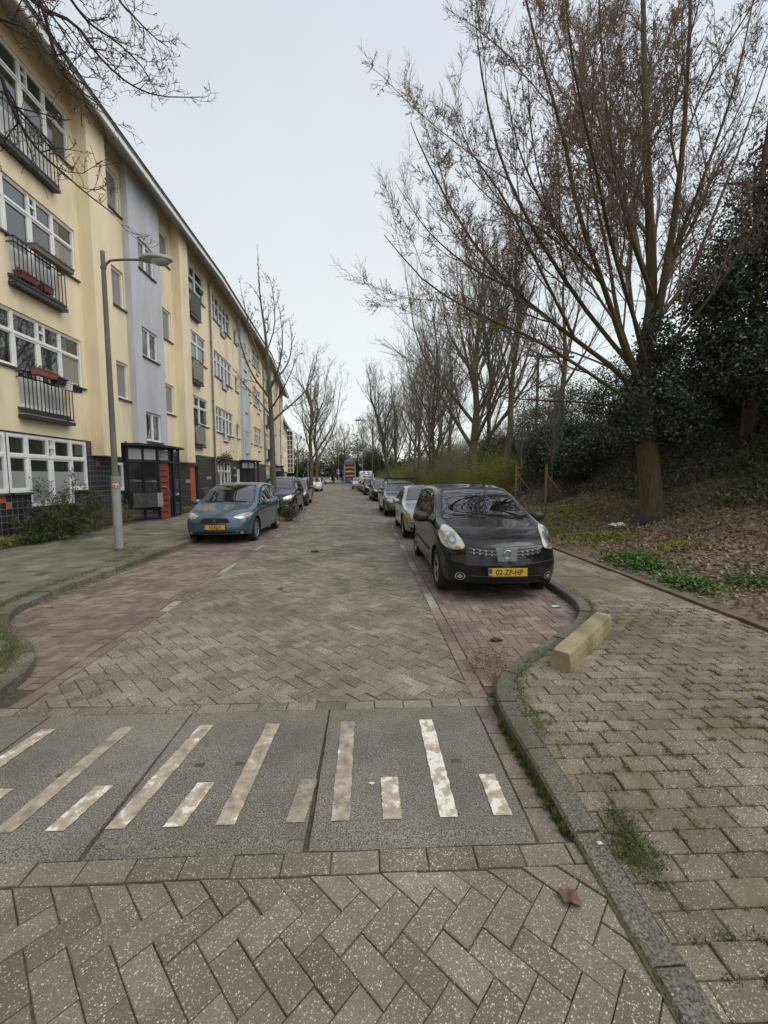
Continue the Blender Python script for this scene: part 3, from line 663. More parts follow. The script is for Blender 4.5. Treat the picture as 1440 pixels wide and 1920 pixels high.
# porch 1
def porch(M, parent, u0, first=True):
    q = thing('porch', None, None); q.parent = parent; del_keys(q)
    f = MB(M); v1 = .84
    P0, P1, P2, P3 = (u0, .10), (u0+.72, v1), (u0+1.85, v1), (u0+2.55, v1-.12)
    f.box(P1[0]-.05, P1[0]+.05, v1-.1, v1, .1, 2.76); f.box(P2[0]-.05, P2[0]+.05, v1-.1, v1, .1, 2.76); f.box(P3[0]-.05, P3[0]+.05, v1-.2, v1-.1, .1, 2.76); f.box(P0[0]-.03, P0[0]+.05, .02, .14, .1, 2.76)
    f.box(P2[0]-.28, P2[0]-.22, v1-.08, v1-.01, .1, 2.76)
    f.box(P1[0]+.05, P2[0]-.05, v1-.09, v1+.02, 2.20, 2.28); f.box(P2[0]+.05, P3[0]-.05, v1-.16, v1-.05, 2.20, 2.28)
    for z in (2.20, 1.12, .18, 2.66): f.add([(P0[0], P0[1], z), (P1[0]-.06, P1[1]-.06, z), (P1[0]-.06, P1[1]-.06, z+.07), (P0[0], P0[1], z+.07), (P0[0]+.05, P0[1]-.05, z), (P1[0]-.01, P1[1]-.11, z), (P1[0]-.01, P1[1]-.11, z+.07), (P0[0]+.05, P0[1]-.05, z+.07)], [(0, 1, 2, 3), (4, 7, 6, 5), (0, 4, 5, 1), (3, 2, 6, 7), (0, 3, 7, 4), (1, 5, 6, 2)])
    mu, mv = (P0[0]+P1[0])/2, (P0[1]+P1[1])/2; f.box(mu-.03, mu+.03, mv-.03, mv+.03, .2, 2.7)
    for z in (1.12,): f.box(P2[0]+.05, P3[0]-.05, v1-.15, v1-.06, z, z+.07)
    f.build('porch_frame', M_black, q)
    c = MB(M); c.prism([(u0-.12, .0), (u0-.12, .22), (u0+.62, 1.0), (u0+2.2, 1.02), (u0+2.72, .9), (u0+2.72, .0)], 2.765, 2.84); c.build('canopy', M_black, q)
    g = MB(M)
    g.add([(P0[0]+.04, P0[1]-.02, .25), (P1[0]-.05, P1[1]-.09, .25), (P1[0]-.05, P1[1]-.09, 2.66), (P0[0]+.04, P0[1]-.02, 2.66)], [(0, 1, 2, 3)])
    g.box(P2[0]+.05, P3[0]-.05, v1-.13, v1-.12, .2, 2.7); g.build('pane', M_glass, q)
    w = MB(M)
    w.box(P1[0]+.06, P2[0]-.3, v1-.06, v1-.05, 2.30, 2.66)
    w.add([(mu+.04-.35, mv-.35+.03, 2.29), (P1[0]-.07, P1[1]-.075, 2.29), (P1[0]-.07, P1[1]-.075, 2.66), (mu+.04-.35, mv-.35+.03, 2.66)], [(0, 1, 2, 3)])
    w.build('white_panel', M_fog, q)
    n = MB(M); rnd_ = random.Random(3)
    for zz in (2.54, 2.42):
        x_ = P1[0]+.2
        n.box(x_, x_+.10, v1-.049, v1-.046, zz-.03, zz+.03)
        n.box(x_+.14, x_+.36, v1-.049, v1-.046, zz+.005, zz+.02)
    n.build('house_number_plate', M_black, q)
    d = MB(M); d.box(P1[0]+.06, P2[0]-.3, v1-.11, v1-.05, .13, 2.19)
    dr = d.build('door', M_red_d, q)
    l = MB(M)
    for i in range(8):
        z = .34+i*.22; l.box(P1[0]+.22, P2[0]-.50, v1-.052, v1-.045, z, z+.05)
    l.build('door_slot', M_black, dr)
    h = MB(M); h.tube([(P2[0]-.40, v1-.03, .86), (P2[0]-.37, v1+.03, .98), (P2[0]-.5, v1+.04, 1.2), (P1[0]+.3, v1+.04, 1.32), (P1[0]+.12, v1+.02, 1.33)], .012, n=8); h.build('door_handle', M_alu, dr)
    mbx = MB(M)
    rot = Matrix.Translation((P0[0]+.10, P0[1]+.02, 0)) @ Matrix.Rotation(math.atan2(P1[1]-P0[1], P1[0]-P0[0]), 4, 'Z')
    mbx.M = M @ rot
    mbx.box(.03, .80, .02, .22, .60, 1.10); mo = mbx.build('mailbox_block', M_dkb, q)
    s = MB(M @ rot)
    for i in range(4):
        for j in range(2): s.box(.05+j*.37, .05+j*.37+.35, .221, .228, .62+i*.12, .62+i*.12+.105)
    s.build('mailbox_flap', M_dkb, mo)
    sd = MB(M @ rot); sd.box(.802, .98, .0, .22, .60, 1.10); sd.build('mailbox_side', M_alu, mo)
    a2 = MB(M); a2.box(P3[0]+.06, P3[0]+.14, .05, .55, .7, 1.25); a2.build('letter_panel', M_alu, q)
    rt = MB(M @ rot); rt.add([(.06, -.03, 1.2), (.40, -.03, 1.2), (.40, -.03, 2.18), (.06, -.03, 2.18)], [(0, 1, 2, 3)]); rt.add([(.06, -.03, .25), (.5, -.03, .25), (.5, -.03, .58), (.06, -.03, .58)], [(0, 1, 2, 3)]); rt.build('red_tile_reflection', tilemat('reflected_red_tiles', (.13, .03, .02), (.03, .012, .01), .1, .1) if 'reflected_red_tiles' not in MATS else MATS['reflected_red_tiles'], q)  # tile-patterned sheet painting the red reflection in the flank glass
    b = MB(M); b.prism([(u0-.05, 0), (u0-.05, .13), (u0+.68, .88), (u0+2.0, .88), (u0+2.6, .75), (u0+2.6, 0)], .1, .14); b.build('doorstep', M_sill, q)
    return q
def del_keys(o):
    for k in ('label', 'category', 'group'):
        if k in o: del o[k]
porch(M1, bld, 14.42)
# ============ segment 2
a2 = math.atan(.048); M2 = sub(-8.40, 22.98, a2); L2 = 13.7
H = []; HG = []
U = lambda Y: (Y-22.98)/math.cos(a2)
for k, hz in enumerate(FL[1:]):
    c = [U(23.45), U(24.05), U(24.75), U(25.45), U(26.1), U(26.85)]
    H += window(M2, bld, c, hz-1.42, hz, trans=hz-.50, split=(c[2]-.06, c[2]+.14), doors=(2, 3), zdoor=hz-1.84, rec=.13)
    r = MB(M2); u0, u1 = c[2]-.1, c[3]+.3; r.box(u0, u1, .08, .10, hz-1.50, hz-1.47); r.box(u0, u1, .08, .10, hz-1.72, hz-1.70); r.box(u0, u0+.02, .0, .1, hz-1.75, hz-1.45); r.box(u1-.02, u1, .0, .1, hz-1.75, hz-1.45); r.build('balcony_railing', M_alu, bld)
    H += smallwin(M2, bld, U(27.6), U(28.4), hz-1.40, hz-.46, rec=.13)
    H += smallwin(M2, bld, U(31.3), U(32.05), hz-1.40, hz-.46, rec=.13)
    c = [U(32.75), U(33.4), U(34.1), U(34.8), U(35.5)]
    H += window(M2, bld, c, hz-1.42, hz, trans=hz-.50, split=(c[2]-.06, c[2]+.14), doors=(2, 3), zdoor=hz-1.84, rec=.13)
HG += window(M2, bld, [U(23.4), U(24.1), U(24.8), U(25.5), U(26.0)], .42, 2.66, trans=2.0, rec=.1)
HG += window(M2, bld, [U(27.4), U(27.75), U(28.1)], .3, 2.2, rec=.1)
HG += window(M2, bld, [U(33.2), U(34.0)], .3, 2.3, rec=.1)
wall(M2, 0, L2, 2.76, 12.56, H, M_plas, bld); wall(M2, 0, L2, 0, 2.76, HG, M_tileb, bld, v=-.006)
hs = []
Mg2 = M2 @ Matrix.Translation((0, .18, 0))
for z0, z1 in ((3.35, 4.9), (6.2, 8.1), (9.1, 11.0)): hs += smallwin(Mg2, bld, U(29.45), U(29.95), z0, z1, rec=.13)
boxcol(M2, U(28.75), U(30.85), 2.85, dv=.18, mat=M_gren, name='stair_bay', holes=hs)
porch(M2, bld, U(28.2))
eave(M2, bld, 0, L2); pipe(M2, bld, L2-.12)
# ============ segment 3
e2 = M2 @ Vector((L2, 0, 0)); a3 = math.atan(.112); M3 = frame(e2.x, e2.y, a3); L3 = 19.2
H = []; HG = []
for k, hz in enumerate(FL[1:]):
    c = [.5, 1.2, 1.9, 2.6, 3.3]
    H += window(M3, bld, c, hz-1.42, hz, trans=hz-.50, split=(c[2]-.06, c[2]+.14), doors=(1, 3), zdoor=hz-2.3, rec=.13); railing(M3, bld, 1.1, 2.7, hz-2.36, hz-1.4)
    for a in (5.2, 8.6): H += smallwin(M3, bld, a, a+.75, hz-1.3, hz-.1, rec=.13)
    c = [10.7, 11.4, 12.1, 12.8, 13.5]
    H += window(M3, bld, c, hz-1.42, hz, trans=hz-.50, doors=(1, 3), zdoor=hz-2.3, rec=.13); railing(M3, bld, 11.3, 12.9, hz-2.36, hz-1.4)
    H += smallwin(M3, bld, 15.2, 16.0, hz-1.3, hz-.1, rec=.13); H += smallwin(M3, bld, 17.0, 18.2, hz-1.4, hz-.1, rec=.13)
HG += window(M3, bld, [.5, 1.2, 1.9, 2.6, 3.3], .8, 2.66, trans=2.0, rec=.1); HG += window(M3, bld, [10.7, 11.4, 12.1, 12.8], .8, 2.66, trans=2.0, rec=.1); HG += window(M3, bld, [15, 15.8, 16.6], .3, 2.4, rec=.1)
wall(M3, 0, L3, 2.76, 12.56, H, M_plas, bld); wall(M3, 0, L3, 0, 2.76, HG, M_tileb, bld, v=-.006)
hs = []
Mg3 = M3 @ Matrix.Translation((0, .22, 0))
for z0, z1 in ((3.0, 4.1), (6.1, 7.2), (9.2, 10.3)): hs += smallwin(Mg3, bld, 6.9, 7.9, z0, z1, rec=.13)
boxcol(M3, 6.4, 8.4, 2.85, dv=.22, mat=M_gren, name='stair_bay', holes=hs); boxcol(M3, 4.05, 4.85, 2.33); boxcol(M3, 9.6, 10.4, 2.33)
porch(M3, bld, 6.1)
eave(M3, bld, 0, L3); pipe(M3, bld, 14.3)
mb = MB(M3); mb.box(L3-.01, L3, -9, -.01, 0, 12.5); mb.build('gable_wall', M_plas, bld)
mb = MB(M1); mb.box(-8, -7.99, -9, -.01, 0, 12.5); mb.build('gable_wall', M_plas, bld)
# ============ second block, further away
bld2 = thing('apartment_building', 'smaller-looking yellow block far down the street with a glazed white corner bay', 'building', (-15.1, 70, 0))
e4 = math.atan(.125); M4 = frame(0, 0, e4); H = []; HG = []
bld = bld2
for hz in FL[1:]:
    for a in (1.5, 6.5, 12.5, 17.5): H += window(M4, bld2, [a, a+.8, a+1.6, a+2.4], hz-1.6, hz, trans=hz-.5, rec=.13)
    for a in (4.7, 10.2, 15.6, 21): H += smallwin(M4, bld2, a, a+.8, hz-1.3, hz-.1, rec=.13)
for a in (1.5, 6.5, 12.5, 17.5): HG += window(M4, bld2, [a, a+.8, a+1.6, a+2.4], .6, 2.5, trans=2.0, rec=.1)
wall(M4, 0, 25, 2.76, 12.56, H, M_plas, bld2); wall(M4, 0, 25, 0, 2.76, HG, M_tileb, bld2, v=-.006)
eave(M4, bld2, 0, 25); pipe(M4, bld2, 9.6); pipe(M4, bld2, .2)
gb = MB(M4); gb.box(23.4, 25.6, .02, 1.3, 2.6, 11.9); g0 = gb.build('glazed_bay', M_glass, bld2)
gb = MB(M4)
for z in np.arange(2.6, 12, 1.03): gb.box(23.36, 25.64, .0, 1.34, z, z+.10)
for u, v in ((23.38, 1.28), (24.5, 1.3), (25.58, 1.28), (23.36, .02), (23.37, .65)): gb.box(u-.04, u+.05, v-.02, v+.06, 2.6, 11.95)
gb.build('bay_frame', M_wood, g0)
mb = MB(M4); mb.box(-.01, 0, -9, -.01, 0, 12.5); mb.box(25, 25.01, -9, -.01, 0, 12.5); mb.build('gable_wall', M_plas, bld2)
# ---------------------------------------------------------------- cars
def paint(name, c, metal=.35, rough=.32, dust=.12, coat=1):
    m, t, b = newmat(name); L = t.links.new
    co = N(t, 'ShaderNodeTexCoord'); n = N(t, 'ShaderNodeTexNoise'); n.inputs['Scale'].default_value = 3.5; n.inputs['Detail'].default_value = 8; n.inputs['Roughness'].default_value = .7; L(co.outputs['Object'], n.inputs['Vector'])
    mx = N(t, 'ShaderNodeMix', data_type='RGBA'); mr_ = N(t, 'ShaderNodeMapRange'); mr_.inputs[1].default_value = .4; mr_.inputs[2].default_value = .75; mr_.inputs[4].default_value = dust; L(n.outputs[0], mr_.inputs[0]); L(mr_.outputs[0], mx.inputs[0])
    mx.inputs[6].default_value = c4(c); mx.inputs[7].default_value = (.22, .20, .17, 1); L(mx.outputs[2], b.inputs['Base Color'])
    b.inputs['Metallic'].default_value = metal; b.inputs['Roughness'].default_value = rough; b.inputs['Coat Weight'].default_value = coat; b.inputs['Coat Roughness'].default_value = .04; b.inputs['Specular IOR Level'].default_value = .25
    return m
P_black = paint('black_car_paint', (.003, .003, .004), .0, dust=.012, coat=.7); P_blue = paint('steel_blue_car_paint', (.075, .125, .175), .55)
P_silver = paint('silver_car_paint', (.36, .365, .36), .75); P_grey = paint('dark_grey_car_paint', (.05, .052, .055), .5)
P_white = paint('white_car_paint', (.62, .62, .62), .0); P_orange = paint('orange_red_car_paint', (.42, .07, .035), .1)
P_dsil = paint('graphite_car_paint', (.13, .135, .14), .6)
M_cg = glassmat('car_glass', (.010, .012, .012), rough=.015)
M_cgd = glassmat('dark_car_glass', (.004, .0045, .0045), rough=.015)
M_rub = pmat('tyre_rubber', (.012, .012, .012), (.022, .021, .02), scale=30, rough=.9)
M_rim = pmat('alloy_rim', (.38, .38, .38), (.46, .46, .46), scale=8, rough=.35, metal=.8)
M_trim = pmat('black_plastic_trim', (.010, .010, .011), (.018, .018, .019), scale=30, rough=.55)
M_well = pmat('wheel_well', (.006, .006, .006), (.01, .01, .01), rough=.9)
M_lens = pmat('headlight_reflector', (.50, .51, .47), (.38, .39, .36), scale=22, rough=.08, metal=.25, coat=1)
M_lensy = pmat('hazed_headlight', (.50, .52, .42), (.40, .42, .34), scale=6, rough=.2, metal=.1, coat=1)
M_dlens = pmat('lens_glass', (.16, .17, .165), (.30, .31, .30), scale=40, rough=.06, metal=.5, coat=1)
M_bulb = pmat('headlight_bowl', (.62, .64, .62), (.45, .47, .46), scale=16, rough=.1, metal=.7, coat=1)
M_amb = pmat('amber_indicator', (.50, .13, .03), (.42, .10, .02), scale=40, rough=.2, coat=1)
M_chr = pmat('chrome', (.5, .5, .5), (.56, .56, .56), rough=.16, metal=.95)
M_plate = pmat('yellow_plate', (.62, .36, .03), (.56, .32, .025), scale=4, rough=.4)
M_pblue = pmat('plate_blue', (.02, .05, .25), (.02, .045, .22), rough=.4)
M_ink = pmat('plate_letters', (.012, .012, .012), (.02, .02, .02), rough=.6)
def lerp_tab(T, x): return np.interp(x, [p[0] for p in T], [p[1] for p in T])
def smooth_tab(T, n=200, k=5):
    xs = np.linspace(T[0][0], T[-1][0], n); ys = lerp_tab(T, xs); w = np.ones(2*k+1)/(2*k+1)
    yp = np.pad(ys, k, mode='edge'); yp[:k] = 2*ys[0]-ys[1:k+1][::-1]; yp[-k:] = 2*ys[-1]-ys[-k-1:-1][::-1]
    return xs, np.convolve(yp, w, 'valid')
def cat_rom(P, n):
    P = np.array(P, float); m = len(P); t = np.linspace(0, m-1, n); out = []
    for q in t:
        i = min(int(q), m-2); u = q-i; p0 = P[max(i-1, 0)]; p1 = P[i]; p2 = P[i+1]; p3 = P[min(i+2, m-1)]
        out.append(.5*((2*p1)+(-p0+p2)*u+(2*p0-5*p1+4*p2-p3)*u*u+(-p0+3*p1-3*p2+p3)*u**3))
    return np.array(out)
class Car:
    def __init__(s, S):
        s.S = S; s.L, s.W, s.Hh = S['L'], S['W'], S['H']
        s.top = smooth_tab(S['top'], k=S.get('ks', 4)); s.bel = smooth_tab(S['belt'], k=6)
    def body(s, ns=90, nt=44):
        S = s.S; L, W = s.L, s.W; fc, rc = S.get('fcurv', .26), S.get('rcurv', .16)
        u = np.linspace(0, 1, ns); u = .5-.5*np.cos(u*PI)*.55-.5*(1-2*u)*.45; u = (u-u[0])/(u[-1]-u[0]); xs = u*L
        rings = []
        for x in xs:
            zt = np.interp(x, *s.top); zb = min(np.interp(x, *s.bel), zt-.05)
            f = 1.0
            f *= 1-(1-S.get('wf', .90))*max(0, 1-x/.75)**1.6; f *= 1-(1-S.get('wr', .93))*max(0, 1-(L-x)/.6)**1.6
            r = .14
            if x < r: f *= .90+.10*math.sqrt(max(0, 1-(1-x/r)**2))
            if L-x < r: f *= .92+.08*math.sqrt(max(0, 1-(1-(L-x)/r)**2))
            w = W/2*f; zs = S.get('sill', .2)+(.03 if x < .6 else 0)*(1-x/.6)
            if x < r: zs += .03*(1-x/r)
            hgt = zt-zb; tl = S.get('tumble', .34)
            wt = max(w*.55, w*.965-.015-(hgt-.05)*tl)
            cr_ = min(.13, hgt*.55)
            P = [(0, zs), (w*.80, zs), (w*.955, zs+.03), (w*.992, zs+.16), (w, zs+(zb-zs)*.55), (w*.992, zb-.08), (w*.965, zb-.005), (w*.965-.01-(hgt-cr_)*tl*.55, zb+(hgt-cr_)*.55), (wt+.015, zt-cr_*.62), (wt-.05, zt-cr_*.2), (wt*.72, zt-.012), (wt*.35, zt-.002), (0, zt)]
            q = cat_rom(P, nt); q[0, 0] = 0; q[-1, 0] = 0; rings.append(q)
        Rg = np.array(rings)                                     # (ns, nt, 2)
        V = []; 
        def warp(x, y, z):
            kf = max(0, 1-x/1.1)**1.6; kr = max(0, 1-(L-x)/.8)**1.6; yy = (abs(y)/(W/2))**2.4
            zf = lerp_tab(S.get('nose', [(0, .10), (.22, .04), (.42, 0), (.6, .02), (.72, .07), (1.0, .2)]), z); zr = lerp_tab(S.get('tail', [(0, .1), (.25, .02), (.5, 0), (.8, .05), (1.6, .05)]), z)
            return x+kf*(fc*yy+zf)-kr*(rc*yy+zr)
        full = []
        for i, x in enumerate(xs):
            half = Rg[i]; ring = [(y, z) for y, z in half]+[(-y, z) for y, z in half[-2:0:-1]]
            full.append([(warp(x, y, z), y, z) for y, z in ring])
        m = len(full[0]); V = [p for r_ in full for p in r_]; F = [(i*m+k, i*m+(k+1) % m, (i+1)*m+(k+1) % m, (i+1)*m+k) for i in range(ns-1) for k in range(m)]
        for end, i in ((0, 0), (1, ns-1)):                        # caps from shrinking rings
            ring = np.array([(p[1], p[2]) for p in full[i]]); cz = (ring[:, 1].min()+ring[:, 1].max())/2; x = xs[i]; prev = [i*m+k for k in range(m)]
            for sc_ in (.97, .9, .8, .65, .5, .3, .12):
                b0 = len(V)
                for y, z in ring:
                    yy, zz = y*sc_, cz+(z-cz)*sc_; V.append((warp(x, yy, zz)+(-1 if end == 0 else 1)*.012*(1-sc_**6), yy, zz))
                cur = [b0+k for k in range(m)]
                F += [(prev[k], prev[(k+1) % m], cur[(k+1) % m], cur[k]) for k in range(m)]; prev = cur
            F.append(tuple(prev))
        bm = bmesh.new(); vs = [bm.verts.new(p) for p in V]
        for f in F:
            try: bm.faces.new([vs[i] for i in f])
            except ValueError: pass
        bmesh.ops.recalc_face_normals(bm, faces=bm.faces[:]); bm.normal_update()
        s.bvh = BVHTree.FromBMesh(bm); me = bpy.data.meshes.new('body'); bm.to_mesh(me); bm.free(); return me
    def hit(s, o, d):
        r = s.bvh.ray_cast(Vector(o), Vector(d)); return r[0], r[1]
    def patch(s, name, poly, view, mat, parent, off=.004, cell=.05, side=1, thick=0, smooth=True, rim=None):
        """polygon laid on the body. view 'f': (y,z) from the front, 'r' rear, 's': (x,z) from the side, 't': (x,y) from above"""
        bm = bmesh.new(); vs = [bm.verts.new((p[0], p[1], 0)) for p in poly]; bm.faces.new(vs)
        for ax in (0, 1):
            lo = min(p[ax] for p in poly); hi = max(p[ax] for p in poly); n = int((hi-lo)/cell)+1
            for i in range(1, n):
                c = lo+(hi-lo)*i/n; co = (c, 0, 0) if ax == 0 else (0, c, 0)
                bmesh.ops.bisect_plane(bm, geom=bm.verts[:]+bm.edges[:]+bm.faces[:], plane_co=co, plane_no=(1, 0, 0) if ax == 0 else (0, 1, 0))
        bmesh.ops.triangulate(bm, faces=[f for f in bm.faces if len(f.verts) > 4])
        bad = []
        for v in bm.verts:
            a, b = v.co.x, v.co.y
            if view == 'f': o, d = (-1, a, b), (1, 0, 0)
            elif view == 'r': o, d = (s.L+1, a, b), (-1, 0, 0)
            elif view == 's': o, d = (a, 2*side, b), (0, -side, 0)
            else: o, d = (a, b, 3), (0, 0, -1)
            h, n = s.hit(o, d)
            if h is None: bad.append(v); continue
            if n.dot(Vector(d)) > 0: n = -n
            v.co = h+n*off
        bmesh.ops.delete(bm, geom=bad, context='VERTS')
        if not bm.verts: bm.free(); return None
        if thick:
            r = bmesh.ops.extrude_edge_only(bm, edges=[e for e in bm.edges if e.is_boundary])
            nv = [g for g in r['geom'] if isinstance(g, bmesh.types.BMVert)]
            dn = Vector({'f': (1, 0, 0), 'r': (-1, 0, 0), 's': (0, -side, 0), 't': (0, 0, -1)}[view])
            for v in nv: v.co += dn*thick
        bmesh.ops.recalc_face_normals(bm, faces=bm.faces[:])
        me = bpy.data.meshes.new(name); bm.to_mesh(me); bm.free()
        # make normals point outward
        d0 = Vector({'f': (-1, 0, 0), 'r': (1, 0, 0), 's': (0, side, 0), 't': (0, 0, 1)}[view])
        if sum(p.normal.dot(d0)*p.area for p in me.polygons) < 0: me.flip_normals()
        if smooth and not thick: me.polygons.foreach_set('use_smooth', np.ones(len(me.polygons), bool))
        me.materials.append(mat); o = bpy.data.objects.new(name, me); C.objects.link(o); o.parent = parent; return o
def rounded(poly, r=.3, n=2):
    for _ in range(n):
        Q = []
        for i in range(len(poly)):
            a, b = poly[i], poly[(i+1) % len(poly)]
            Q += [(a[0]+(b[0]-a[0])*r, a[1]+(b[1]-a[1])*r), (a[0]+(b[0]-a[0])*(1-r), a[1]+(b[1]-a[1])*(1-r))]
        poly = Q
    return poly
WH = {}
def wheel_parts(rad, wid, spokes, style=0):
    key = (rad, wid, spokes, style)
    if key in WH: return WH[key]
    t = MB(); h = wid/2
    rr = rad*.68
    t.lathe([(rr, -h*.8), (rad*.80, -h), (rad*.95, -h*.92), (rad, -h*.6), (rad, h*.6), (rad*.95, h*.92), (rad*.80, h), (rr, h*.8), (rr, -h*.8)], n=36, axis=(0, 1, 0))
    for k in range(36):   # tread marks
        a = 2*PI*k/36
    r = MB()
    r.lathe([(rr, h*.8), (rr*.97, h*.86), (rr*.92, h*.72), (rr*.90, h*.2), (rr*.25, h*.15), (0.001, h*.15)], n=36, axis=(0, 1, 0))
    r.mi = 1
    for k in range(spokes):
        a0 = 2*PI*k/spokes; w0, w1 = (.035, .05) if style == 0 else (.02, .028)
        ca, sa = math.cos(a0), math.sin(a0)
        def P(rad_, off, y): return (rad_*ca-off*sa, y, rad_*sa+off*ca)
        r.add([P(rr*.15, -w0, h*.62), P(rr*.93, -w1*.9, h*.74), P(rr*.93, w1*.9, h*.74), P(rr*.15, w0, h*.62), P(rr*.15, -w0, h*.3), P(rr*.93, -w1, h*.4), P(rr*.93, w1, h*.4), P(rr*.15, w0, h*.3)],
              [(0, 1, 2, 3), (4, 7, 6, 5), (0, 4, 5, 1), (3, 2, 6, 7), (0, 3, 7, 4), (1, 5, 6, 2)])
    r.lathe([(.0, h*.72), (.045, h*.72), (.06, h*.6), (.065, h*.2)], n=16, axis=(0, 1, 0))
    r.lathe([(rr*1.0, h*.80), (rr*1.01, h*.86), (rr*.93, h*.84), (rr*.92, h*.6)], n=36, axis=(0, 1, 0))
    to = t.build('tyre', M_rub); ro = r.build('rim', [M_well, M_rim]); WH[key] = (to.data, ro.data)
    bpy.data.objects.remove(to); bpy.data.objects.remove(ro); return WH[key]
def make_car(S, name, label, x, y, yaw=0, group=None, facing=-1):
    """x,y: world position of the middle of the front bumper; facing -1: nose towards the camera"""
    c = Car(S); L, W = S['L'], S['W']; lo = S.get('lod', 0)
    ang = PI/2-yaw if facing == -1 else -PI/2-yaw
    root = thing(name, label, S.get('cat', 'car'), (x, y, .006), ang, group)
    me = c.body(90 if lo == 0 else 46, 44 if lo == 0 else 26)
    body = bpy.data.objects.new('body', me); C.objects.link(body); me.materials.append(S['paint']); me.materials.append(M_well); me.materials.append(M_trim)
    ax = S['axles']; wr = S['wr_']; ww = .20; ar = wr+.055
    cuts = MB()
    for a in ax:
        for sd in (-1, 1): cuts.cyl((a, sd*(W/2-.27), wr), (a, sd*(W/2+.2), wr), ar, n=40)
    cu = cuts.build('cut', M_well); md = body.modifiers.new('b', 'BOOLEAN'); md.object = cu; md.solver = 'EXACT'; md.operation = 'DIFFERENCE'
    dg = bpy.context.evaluated_depsgraph_get(); dg.update(); nm = bpy.data.meshes.new_from_object(body.evaluated_get(dg)); body.modifiers.clear(); body.data = nm; nm.name = 'body'
    bpy.data.objects.remove(cu, do_unlink=True)
    if len(nm.materials) < 3:
        nm.materials.clear(); [nm.materials.append(q) for q in (S['paint'], M_well, M_trim)]
    trim_z = S.get('trim_z', 0)
    for p in nm.polygons:
        cc = p.center; p.material_index = 0; p.use_smooth = True
        for a in ax:
            dx = math.hypot(cc.x-a, cc.z-wr)
            if dx < ar+.003 and abs(cc.y) < W/2-.01 and (abs(dx-ar) < .012 or abs(abs(cc.y)-(W/2-.27)) < .005): p.material_index = 1; p.use_smooth = False
        if cc.z < S.get('sill', .2)+.015: p.material_index = 1
        elif trim_z and cc.z < trim_z: p.material_index = 2
    body.parent = root
    # sharp crease where arches are cut
    try: nm.set_sharp_from_angle(angle=math.radians(40))
    except Exception: pass
    td, rd = wheel_parts(wr, ww, S.get('spokes', 7), S.get('style', 0))
    for a in ax:
        for sd in (-1, 1):
            w = bpy.data.objects.new('wheel', None); C.objects.link(w); w.parent = root; w.location = (a, sd*(W/2-.115), wr); w.rotation_euler = (0, random.random()*2, 0 if sd > 0 else PI)
            for n_, d_ in (('tyre', td), ('rim', rd)): q = bpy.data.objects.new(n_, d_); C.objects.link(q); q.parent = w
    c.root = root; c.bodyo = body
    G = S.get('glass', M_cg)
    ws = S['ws']   # windshield (y,z) half polygon from bottom centre outwards
    full = lambda h: [(-p[0], p[1]) for p in h[::-1] if p[0] > 1e-6]+[p for p in h]
    c.full = full
    wsp = full(ws)
    big = [(p[0]*1.035, (p[1]-1.15)*1.08+1.15) for p in wsp]
    c.patch('windshield_seal', big, 'f', M_trim, root, off=.002, cell=.08)
    c.patch('windshield', wsp, 'f', G, root, off=.005, cell=.06)
    for sd in (-1, 1):
        if 'sidepl' in S: c.patch('window_surround', S['sidepl'], 's', M_trim, root, off=.002, cell=.09, side=sd)
        for pl in S['side']: c.patch('side_window', pl, 's', S.get('sglass', G), root, off=.005, cell=.09, side=sd)
    rw = S.get('rw')
    if rw: c.patch('rear_window', full(rw), 'r', G, root, off=.005, cell=.1)
    # door gaps
    for sd in (-1, 1):
        for ln in S.get('gaps', []):
            poly = ribbon(ln, .006); c.patch('door_gap', poly, 's', M_trim, root, off=.0025, cell=.08, side=sd)
        for (hx, hz) in S.get('handles', []):
            h, n = c.hit((hx, 2*sd, hz), (0, -sd, 0))
            if h is None: continue
            m = MB(); m.tube([(hx-.09, h.y, hz), (hx-.08, h.y+sd*.03, hz+.004), (hx+.08, h.y+sd*.03, hz+.004), (hx+.09, h.y, hz)], .012, n=6); m.build('door_handle', S.get('hmat', S['paint']), root)
        # mirror
        mx, mz, ms = S['mirror']
        h, n = c.hit((mx+.05, 2*sd, mz-.02), (0, -sd, 0)); yy = (h.y if h else sd*W/2*.9)
        m = MB(); bmx = bmesh.new(); bmesh.ops.create_uvsphere(bmx, u_segments=20, v_segments=12, radius=1)
        vv = []
        for v in bmx.verts:
            X, Y, Z = v.co; k = 1-.25*max(0, Z)
            sx_ = .085 if X < 0 else .035
            vv.append((mx+X*sx_*ms*(1.1), yy+sd*(.135*ms+abs(1)*.02)+np.sign(Y)*abs(Y)**.8*.115*ms, mz+np.sign(Z)*abs(Z)**.75*.075*ms))
        m.add(vv, [[v.index for v in f.verts] for f in bmx.faces], True); bmx.free()
        mo = m.build('wing_mirror', S.get('mmat', S['paint']), root)
        m = MB(); m.box(mx-.02, mx+.04, min(yy-sd*.03, yy+sd*.08), max(yy-sd*.03, yy+sd*.08), mz-.075*ms, mz-.03*ms, bev=.008); m.build('mirror_foot', M_trim, mo)
    return c
def ribbon(pts, w):
    out = []; back = []
    for i, p in enumerate(pts):
        a = pts[max(i-1, 0)]; b = pts[min(i+1, len(pts)-1)]; dx, dy = b[0]-a[0], b[1]-a[1]; l = math.hypot(dx, dy) or 1
        out.append((p[0]-dy/l*w/2, p[1]+dx/l*w/2)); back.append((p[0]+dy/l*w/2, p[1]-dx/l*w/2))
    return out+back[::-1]
def ell(cx, cz, rx, rz, n=24, p=2.0): return [(cx+rx*math.copysign(abs(math.cos(2*PI*k/n))**(2/p), math.cos(2*PI*k/n)), cz+rz*math.copysign(abs(math.sin(2*PI*k/n))**(2/p), math.sin(2*PI*k/n))) for k in range(n)]
